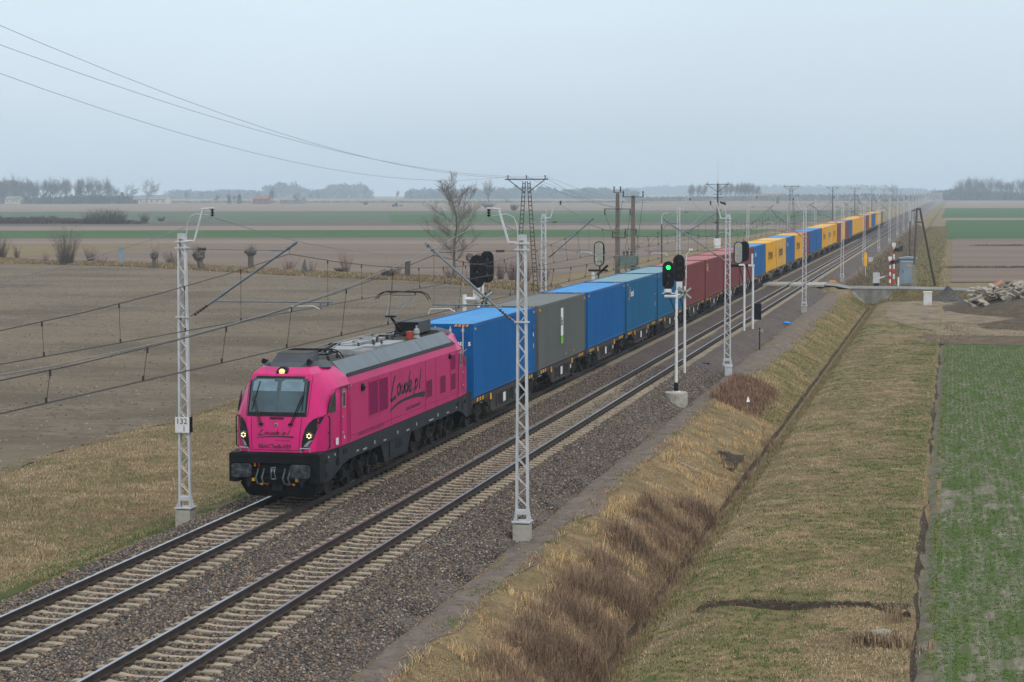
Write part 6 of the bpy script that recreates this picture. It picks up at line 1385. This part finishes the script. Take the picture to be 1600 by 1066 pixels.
put(shrub('thin brushy shrub right of the third pollard willow', 15, 1.9, 2.8, 24, m_twigr), 452, 423)
put(shrub('thin leaning shrub right of the broken stump', 16, 2.0, 1.8, 12, m_twig), 487, 427)
put(shrub('tall reddish many stemmed shrub in the middle of the hedge line', 17, 3.2, 2.0, 20, m_twigr), 541, 427)
put(shrub('low shrub right of the short grey post', 18, 2.2, 2.4, 20, m_twigr), 618, 433)
for k, (x, y, h) in enumerate(((765,436,2.9),(782,437,3.1),(800,438,2.9),(822,440,2.8),(850,442,2.7),(745,434,2.0))):
    put(shrub('tall reddish brush standing behind the near masts, '+['left end','second clump','third clump','fourth clump','beside the far mast','low clump by the signal'][k], 30+k, h, 1.8, 22, m_twigr, .012, 2), x, y)
put(pollard('pollard willow with one tall shoot left of the kilometre plate mast', 1, 1.5, .9, 16, 1.4), 241, 419)
_t = shrub('tall thin sapling rising above the first pollard willow', 19, 4.6, 1.2, 3, m_twig, .02, 3, name='sapling'); put(_t, 244, 417)
put(pollard('dark leaning pollard willow with many shoots right of the kilometre plate mast', 2, 1.5, 1.3, 60, 1.8, m_bush, -.5), 317, 422)
put(pollard('pollard willow with thick bare trunk and knobbly head above the locomotive', 3, 2.0, 1.25, 24, 1.6), 392, 421)
put(pollard('squat pollard head with yellowish twigs behind the crossed board signal', 4, 1.6, 1.7, 60, .6, m_bush), 742, 430)
_p = MB(); _p.prism([(-.35,0,0),(.4,0,0),(.3,0,.8),(.12,0,1.2),(.05,0,2.0),(-.15,0,1.3),(-.3,0,.9)], (0,.5,0)); _o = _p.build('tree_stump', m_bark); put(_o, 475, 430); tag(_o, 'jagged broken tree stump in the hedge line', 'stump')
for px, py, lab in ((533,426,'small dark brush heap right of the broken stump'),(605,434,'round dark brush heap beside the short grey post')):
    put(shrub(lab, px, 1.1 if px < 600 else 1.7, 1.8, 50, m_bush, .03, 2, name='brush_heap', spread=.9), px, py)
hedge_pts = lambda r, n: (lambda X: (X, np.interp(X, hx, hy)+1+11*r.random(len(X))))(-150+108*r.random(n))
blades('hedge_verge', 'uneven straw and green grass verge along the hedge line behind the ploughed field', 16000, hedge_pts, lambda x, y: np.full_like(x, -1.28), .12, .5, .05, .8, [sr(150,132,98), sr(132,116,84), sr(110,108,68), sr(166,140,104), sr(104,88,72)], 81, 6, spread=.35)
# far trees: a few shapes, copied with their own size and turn
gF = 'far trees on the horizon'
proto = [bare_tree('far_tree', 'p', 41+k, 20, 5, sp, up, 2, .024, tr, .3, m_twigf, 3, (0,0), gF) for k, (sp, up, tr, gf) in enumerate(((.6,.3,.2,0),(.5,.4,.22,0),(.34,.7,.24,0),(.72,.22,.2,0)))]
used = set()
def far_tree(x, top, base, k, label, wide=1.0):
    d = at(x, base, -1.3); H = (base-top)/FPX*math.hypot(d.x, d.y)*.99
    s = H/20; sc3 = (s*wide, s*wide, s)
    if k not in used: used.add(k); o = proto[k]; o.location = d; o.scale = sc3; o['label'] = label; return o
    return dup(proto[k], d, label, rz=random.uniform(0, 6.28), scale=sc3, group=gF)
lst = [(3,279,318.5,0),(11,273,318.5,3),(25,270,318.5,0),(36,277,318.5,1),(45,275,318.5,0),(60,280,318.5,1),(67,276,318.5,2),(74,281,318.5,2),(82,275,318.5,1),(88,279,318.5,0),(101,276,318.5,1),(106,278,318.5,2),(110,275,318.5,2),(117,276,318.5,2),(123,275,318.5,2),(134,275,318.5,1),(147,275,318.5,1),(154,277,318.5,0),(166,274,318.5,0),(181,289,318.5,0),(199,284,318.5,3),(228,275,318.8,3),(171,286,318.5,1),(52,284,318.5,0),(94,283,318.5,1),(140,281,318.5,2)]
for k, (x, a, b, t_) in enumerate(lst):
    L_ = ('broad','rounded','slim','spreading')[t_]+f' bare tree in the left horizon farm grove, {ORD[sorted(v[0] for v in lst).index(x)]} from the left' if k not in (21,) else 'round crowned bare tree standing by itself right of the farm grove'
    far_tree(x, a, b, t_, L_, {2:.7}.get(t_, 1.0))
for x, a, b, k, lab in ((292,296,315,0,'small bare tree right of the pale farm barn'),(339,301,319.5,3,'small round bare tree between the barn and the red house'),(357,300,317,1,'bare tree in the clump left of the red house'),(366,303,318,0,'low bare tree next to the clump left of the red house'),(426,291,319,0,'broad bare tree right behind the red house'),(467,297,319,3,'broad bare tree at the right end of the grey barn'),
    (316,299,314,1,'faint far bare tree left of the red house'),(486,299,313,0,'faint bare tree right of the grey barn'),(497,301,313,1,'faint slim bare tree right of the grey barn'),(619,296,313,2,'lone slim far tree above the tractor'),(641,293,313,1,'lone oval far tree right of the tractor'),(568,290,312,2,'slim far tree at the right end of the distant wood'),
    (763,278,321,1,'tall solitary bare tree left of the big lattice pylon'),(1400,284,312,3,'round bare treetop above the far masts'),(1365,300,313,0,'small bush like tree beside the far masts'),(1213,305,316,3,'small dark tree below the far pylons'),(1158,303,316,0,'small tree left of the third pylon'),(1035,305,316,3,'small field tree beside the far masts'),(790,309,320,3,'small dark field tree right of the solitary tree')):
    far_tree(x, a, b, k, lab, .9 if x in (763,) else 1)
for k, (x, a) in enumerate(((1076,286),(1083,284),(1090,285),(1098,284),(1128,284),(1134,283),(1141,282),(1147,283),(1153,282),(1159,282),(1165,283),(1171,281),(1177,283),(1182,287))): far_tree(x, a, 315.5, 2, f'slim poplar in the far grove behind the train, {ORD[k]} from the left', .8)
for k, (x, a, t_) in enumerate(((1482,299,0),(1489,293,1),(1496,284,0),(1503,279,1),(1510,276,0),(1518,274,2),(1524,275,1),(1532,276,0),(1541,280,2),(1548,276,1),(1556,275,0),(1565,278,1),(1573,281,2),(1582,279,0),(1591,277,1),(1600,278,0),(1609,280,1),(1616,284,0))): far_tree(x, a, 313.6, t_, f'bare tree in the grove at the right edge, {ORD[k]} from the left', 1.1)
# evergreens of the farm grove
def evergreen(seed):
    R = random.Random(seed); t = thing('evergreen_tree', (0,0,0), 'p', 'tree', 'dark evergreens round the farm'); MB().tube((0,0,0), (0,0,8), .2, 5, .05).build('trunk', m_bark, t); mb = MB()
    for k in range(900):
        z = R.uniform(.4, 10)**1; w = 2.6*(1-(z/10.5)**2)**.5*R.random()**.5; a = R.uniform(0, 6.283); c = Vector((math.cos(a)*w, math.sin(a)*w, z)); v = [Vector((R.gauss(0,1),R.gauss(0,1),R.gauss(0,1))).normalized()*.5 for _ in range(3)]; mb.add([c+q for q in v], [(0,1,2)])
    mb.build('crown', m_ever, t); return t
ev = evergreen(3); first = True
EVX = sorted((66,71,78,94,103,112,116,143,150,157,163,191,186,124))
for x, a in ((66,305),(71,302),(78,304),(94,307),(103,306),(112,304),(116,306),(143,305),(150,305),(157,304),(163,306),(191,301),(186,306),(124,293),(358,307),(374,304),(1215,309)):
    d = at(x, 318.8, G0); s = (318.8-a)/FPX*d.length/10.2
    if first: ev.location = d; ev.scale = (s*1.1, s*1.1, s); ev['label'] = 'dark evergreen in front of the bare farm grove, first from the left'; first = False
    else: dup(ev, d, f'dark evergreen in front of the bare farm grove, {ORD[EVX.index(x)]} from the left' if x < 200 else ('left' if x == 358 else 'right')+' dark evergreen beside the clump left of the red house' if x < 400 else 'dark evergreen far behind the train', rz=x, scale=(s*1.2, s*1.2, s))
# woods that read as one mass
def wood(name, label, x0, x1, base, tops, dens, mt, seed, depth=60, leaf=1.4, zb=0.0):
    r = np.random.default_rng(seed); n = dens; px = x0+(x1-x0)*r.random(n); tp = np.interp(px, [p[0] for p in tops], [p[1] for p in tops])
    a, b = at(x0, base, G0), at(x1, base, G0); t = (px-x0)/(x1-x0); X = a.x+(b.x-a.x)*t; Y = a.y+(b.y-a.y)*t; D = np.hypot(X, Y); H = (base-tp)/FPX*D*(.9+.3*vnoise(px, px*0, 7, seed)+.4*vnoise(px, px*0, 2.2, seed+1)+.35*vnoise(px, px*0, .8, seed+2))
    dd = r.random(n)*depth; X += -sY*dd+r.normal(size=n)*.6; Y += cY*dd; Z = G0+H*(1-r.random(n)**1.7*(1-zb))
    P = np.stack([X, Y, Z], 1); T = r.normal(size=(n, 3, 3)); T /= np.linalg.norm(T, axis=2, keepdims=True); T[..., 2] *= 1.5
    V = P[:, None, :]+T*leaf*(.5+r.random((n, 1, 1))); V[..., 2] = np.maximum(V[..., 2], G0+.02); F = np.arange(n*3).reshape(n, 3); return tag(fastmesh(name, V.reshape(-1, 3), F, mt), label, 'woodland', kind='stuff')
m_wood1 = mat('woodland_twigs', sr(92,98,106), .95, var=.2, scale=.02, world=True); m_wood2 = mat('pinewood', sr(74,92,100), .95, var=.2, scale=.02, world=True); m_under = mat('undergrowth', sr(84,80,76), .95, var=.2, scale=.05, world=True)  # wood tones tinted bluer: distance haze put into the colour
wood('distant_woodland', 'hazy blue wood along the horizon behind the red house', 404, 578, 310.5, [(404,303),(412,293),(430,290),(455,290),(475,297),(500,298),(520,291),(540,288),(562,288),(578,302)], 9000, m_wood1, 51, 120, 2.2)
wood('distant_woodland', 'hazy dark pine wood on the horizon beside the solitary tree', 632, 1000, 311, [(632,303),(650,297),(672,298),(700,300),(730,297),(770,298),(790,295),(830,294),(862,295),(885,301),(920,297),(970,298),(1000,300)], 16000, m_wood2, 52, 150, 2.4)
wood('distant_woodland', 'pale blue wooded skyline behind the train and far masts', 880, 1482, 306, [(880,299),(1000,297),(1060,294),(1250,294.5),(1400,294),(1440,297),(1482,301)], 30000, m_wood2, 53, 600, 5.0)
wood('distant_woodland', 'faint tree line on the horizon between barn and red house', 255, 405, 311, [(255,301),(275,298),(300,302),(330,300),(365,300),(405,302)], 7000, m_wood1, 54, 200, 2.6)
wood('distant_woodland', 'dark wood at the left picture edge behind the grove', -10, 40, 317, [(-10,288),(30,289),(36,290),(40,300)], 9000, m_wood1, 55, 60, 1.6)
wood('undergrowth', 'dense undergrowth beneath the farm grove on the left', 0, 196, 318.6, [(0,311),(60,312),(90,309),(130,308),(170,307),(196,309)], 6000, m_under, 56, 50, 1.2)
wood('undergrowth', 'dense undergrowth beneath the grove at the right edge', 1479, 1625, 313.6, [(1479,302),(1490,300),(1500,299),(1560,300),(1600,303),(1625,303)], 7000, m_under, 57, 120, 1.7)
wood('scrub_belt', 'belt of low bushes far behind the train', 990, 1450, 314.5, [(990,312),(1050,310),(1190,309),(1250,307),(1330,306),(1450,306)], 9000, m_under, 58, 200, 1.5)
wood('field_hedge', 'long dark low hedge across the fields on the left', -10, 226, 350, [(-10,342),(60,340),(120,342),(150,343),(200,345),(226,349)], 16000, m_bush, 59, 5, .26)
wood('field_hedge', 'thin line of dry growth across the far fields', 240, 1000, 316.8, [(240,315),(1000,315)], 5000, m_under, 60, 6, .7)
wood('field_hedge', 'dry growth in the ditch line across the right hand field', 1525, 1640, 384.6, [(1525,383.6),(1640,382.8)], 1500, m_bush, 63, 1.5, .12)
wood('field_hedge', 'dry growth in the ditch line nearer on the right hand field', 1478, 1640, 419, [(1478,417.6),(1640,416.6)], 1800, m_bush, 64, 1.0, .1)

for k, (x, a, b, w) in enumerate(((140,330,350,6),(152,326,350,7),(166,325,350,8),(178,328,350,6),(190,328,350,5),(226,333,349,5),(252,338,346,4),(571,314,320,6),(763,316,325,12),(803,318,329,6))):
    d = at(x, b, G0); h = (b-a)/FPX*d.length
    put(shrub(['rounded bare bush at the left end of the field hedge','tall bare bush in the field hedge, second of the cluster','tallest bare bush of the field hedge cluster','bare bush right of the tallest field hedge bush','right hand bare bush of the field hedge cluster','bare bush standing alone right of the field hedge','low bush above the kilometre mast','dark bush in the far field right of the tractor','broad dark bush under the solitary tree','round bush in the field right of the solitary tree'][k], 90+k, h, w*.9, 34, m_bush, .035 if b > 340 else .08, 2, name='field_bush', group='bushes out in the fields'), x, b)
# scrub along the right side of the line beyond the lane
blades('line_side_scrub', 'brown brambles and weeds between the near masts and the field edge beyond the lane', 9000, lambda r, n: (lambda Y: (-10.6+4.0*r.random(len(Y)), Y))(222+420*r.random(n)**1.6), gz, .12, .6, .035, .9, [sr(128,106,90), sr(98,84,74), sr(128,112,88), sr(96,98,64)], 82, 6, spread=.4, cat='scrub')
blades('line_side_grass', 'rough grass strip between the scrub and the fields on the right', 12000, lambda r, n: (lambda Y: (-6.8+5.2*r.random(len(Y)), Y))(219+420*r.random(n)**1.6), gz, .08, .3, .06, .8, [sr(128,118,82), sr(104,108,64), sr(146,130,96)], 83, 6, spread=.4)
blades('lane_verge_grass', 'olive grass on the bank between dirt yard and lane', 5000, area(-9.6,6,203.5,209.5,1.0), gz, .04, .14, .03, 1.2, [sr(116,110,66), sr(96,102,54), sr(140,124,86)], 84, 6, spread=.2)
blades('mound_weeds', 'dry weeds covering the ground in front of the rubble mound', 1700, lambda r, n: (lambda Y: (-.8+(10)*r.random(len(Y)), Y))(149+24*r.random(n)**1.2), gz, .03, .16, .022, 1.6, [sr(132,112,92),sr(150,130,100),sr(112,96,78),sr(112,112,70)], 85, 8, hue=1.5, patch=(1.2,1.2), spread=.35, cat='weeds')
# ------------------------------------------------------------------ far buildings
m_wallp = mat('pale_plaster', sr(186,178,162), .9, var=.08, scale=.3); m_roofg = mat('grey_roof_sheets', sr(122,120,116), .8, var=.08, scale=.3); m_rbrick = mat('red_brick', sr(124,84,78), .9, var=.1, scale=.5); m_rroof = mat('red_tiles', sr(132,92,84), .9, var=.1, scale=.5)  # brick and tile reds toned down: haze of distance put into the colour
def house(name, label, x0, x1, base, h, ridge, mw, mr_, depth, wins=4, gable=None, chim=False, cat='building'):
    a, b = at(x0, base, G0), at(x1, base, G0); L = (b-a).length; t = thing(name, a, label, cat, None, rz=math.atan2(b.y-a.y, b.x-a.x))
    MB().box((0,0,0), (L, depth, h)).build('wall', mw, t); g = MB(); g.prism([(0,0,h),(0,depth,h),(0,depth/2,ridge)], (L,0,0)); g.build('gable', mw, t)
    rf = MB(); rf.prism([(-.3,-.4,h-.1),(-.3,depth/2,ridge+.12),(-.3,depth/2,ridge+.32),(-.3,-.5,h+.12)], (L+.6,0,0)).prism([(-.3,depth+.4,h-.1),(-.3,depth/2,ridge+.12),(-.3,depth/2,ridge+.32),(-.3,depth+.5,h+.12)], (L+.6,0,0)); r_o = rf.build('roof', mr_, t)
    if chim: MB().cbox((L*.3, depth/2, ridge+.7), (.8,.8,1.6)).build('chimney', mw, r_o); MB().cbox((L*.75, depth/2, ridge+.5), (.7,.7,1.4)).build('chimney', mw, r_o)
    for k in range(wins):
        x = L*(k+.5)/wins; MB().box((x-.6,-.06,h*.35), (x+.6,.02,h*.75)).build('window', m_dglass, t)
    return t
house('farm_barn', 'long pale farm barn with grey roof right of the farm grove', 216, 258, 318.6, 4.2, 8.2, m_wallp, m_roofg, 12, 5)
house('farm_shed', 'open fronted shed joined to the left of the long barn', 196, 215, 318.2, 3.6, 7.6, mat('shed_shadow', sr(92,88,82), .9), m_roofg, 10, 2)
house('red_house', 'red brick farmhouse with red tiled roof and two chimneys', 395, 417, 318.8, 4.6, 7.6, m_rbrick, m_rroof, 9, 3, chim=True)
house('grey_barn', 'grey barn with low roof right of the red house', 438, 470, 318.9, 3.4, 6.6, mat('grey_planks', sr(128,124,118), .9), m_roofg, 11, 2)
house('farmhouse', 'small pale farmhouse at the left picture edge under the trees', 8, 30, 318.6, 4.2, 7.2, m_wallp, m_roofg, 9, 3)
house('farmhouse', 'pale cottage among the trees just right of the small farmhouse', 44, 56, 317.5, 4, 6.5, m_wallp, m_roofg, 8, 2)
house('farm_building', 'low white building half hidden in the grove at the right edge', 1521, 1541, 310.8, 4.0, 6.4, mat('white_render', sr(200,200,194), .9), m_roofg, 9, 3)
house('farm_building', 'low white building right of the first in the right hand grove', 1571, 1589, 310.6, 4.0, 6.2, mat('white_render', sr(200,200,194)), m_roofg, 9, 3)
house('farmhouse', 'reddish roofed far house behind the far masts', 1185, 1225, 313, 4, 8, m_wallp, m_rroof, 10, 4)
t = thing('tractor', at(619, 323.2, G0), 'dark tractor with trailer far out in the fields', 'tractor'); m_tr = mat('tractor_dark', sr(74,78,84), .6)
mb = MB(); mb.prism([(-3,0,.9),(-1,0,.9),(-1,0,1.8),(-2.8,0,1.6)], (0,1,0)); mb.build('bonnet', m_tr, t); MB().prism([(-1.1,-.3,.9),(.9,-.3,.9),(.7,-.3,2.9),(-.9,-.3,2.9)], (0,1.6,0)).build('cab', m_dglass, t)
for x, r in ((-2.4,.6),(0,.95)):
    for y in (-.5, 1.1): MB().lathe((x, y, r), [(0,0),(r,0),(r,.4),(0,.4)], 14, 'y').build('wheel', m_black, t)
mb = MB(); mb.box((1.2,0,.8),(4.8,1.2,1.1)); mb.box((3,-.2,.4),(5.2,1.4,.9)); mb.build('implement', m_tr, t)
# ------------------------------------------------------------------ haze over the plain
hz_ = MB().box((-4700,-190,-4.0), (1600,6100,46)).build('haze', None or mat('tmp', (1,1,1)))
hm = bpy.data.materials.new('haze_air'); hm.use_nodes = True; hn = hm.node_tree; hn.nodes.clear()
pv = _n(hn, 'ShaderNodeVolumePrincipled'); pv.inputs['Color'].default_value = (0.72, 0.87, 1.0, 1); pv.inputs['Density'].default_value = 0.00022; pv.inputs['Anisotropy'].default_value = 0.0
ho = _n(hn, 'ShaderNodeOutputMaterial'); hn.links.new(pv.outputs[0], ho.inputs['Volume']); hz_.data.materials.clear(); hz_.data.materials.append(hm)
tag(hz_, 'pale thin haze over the whole plain', 'haze', kind='stuff')
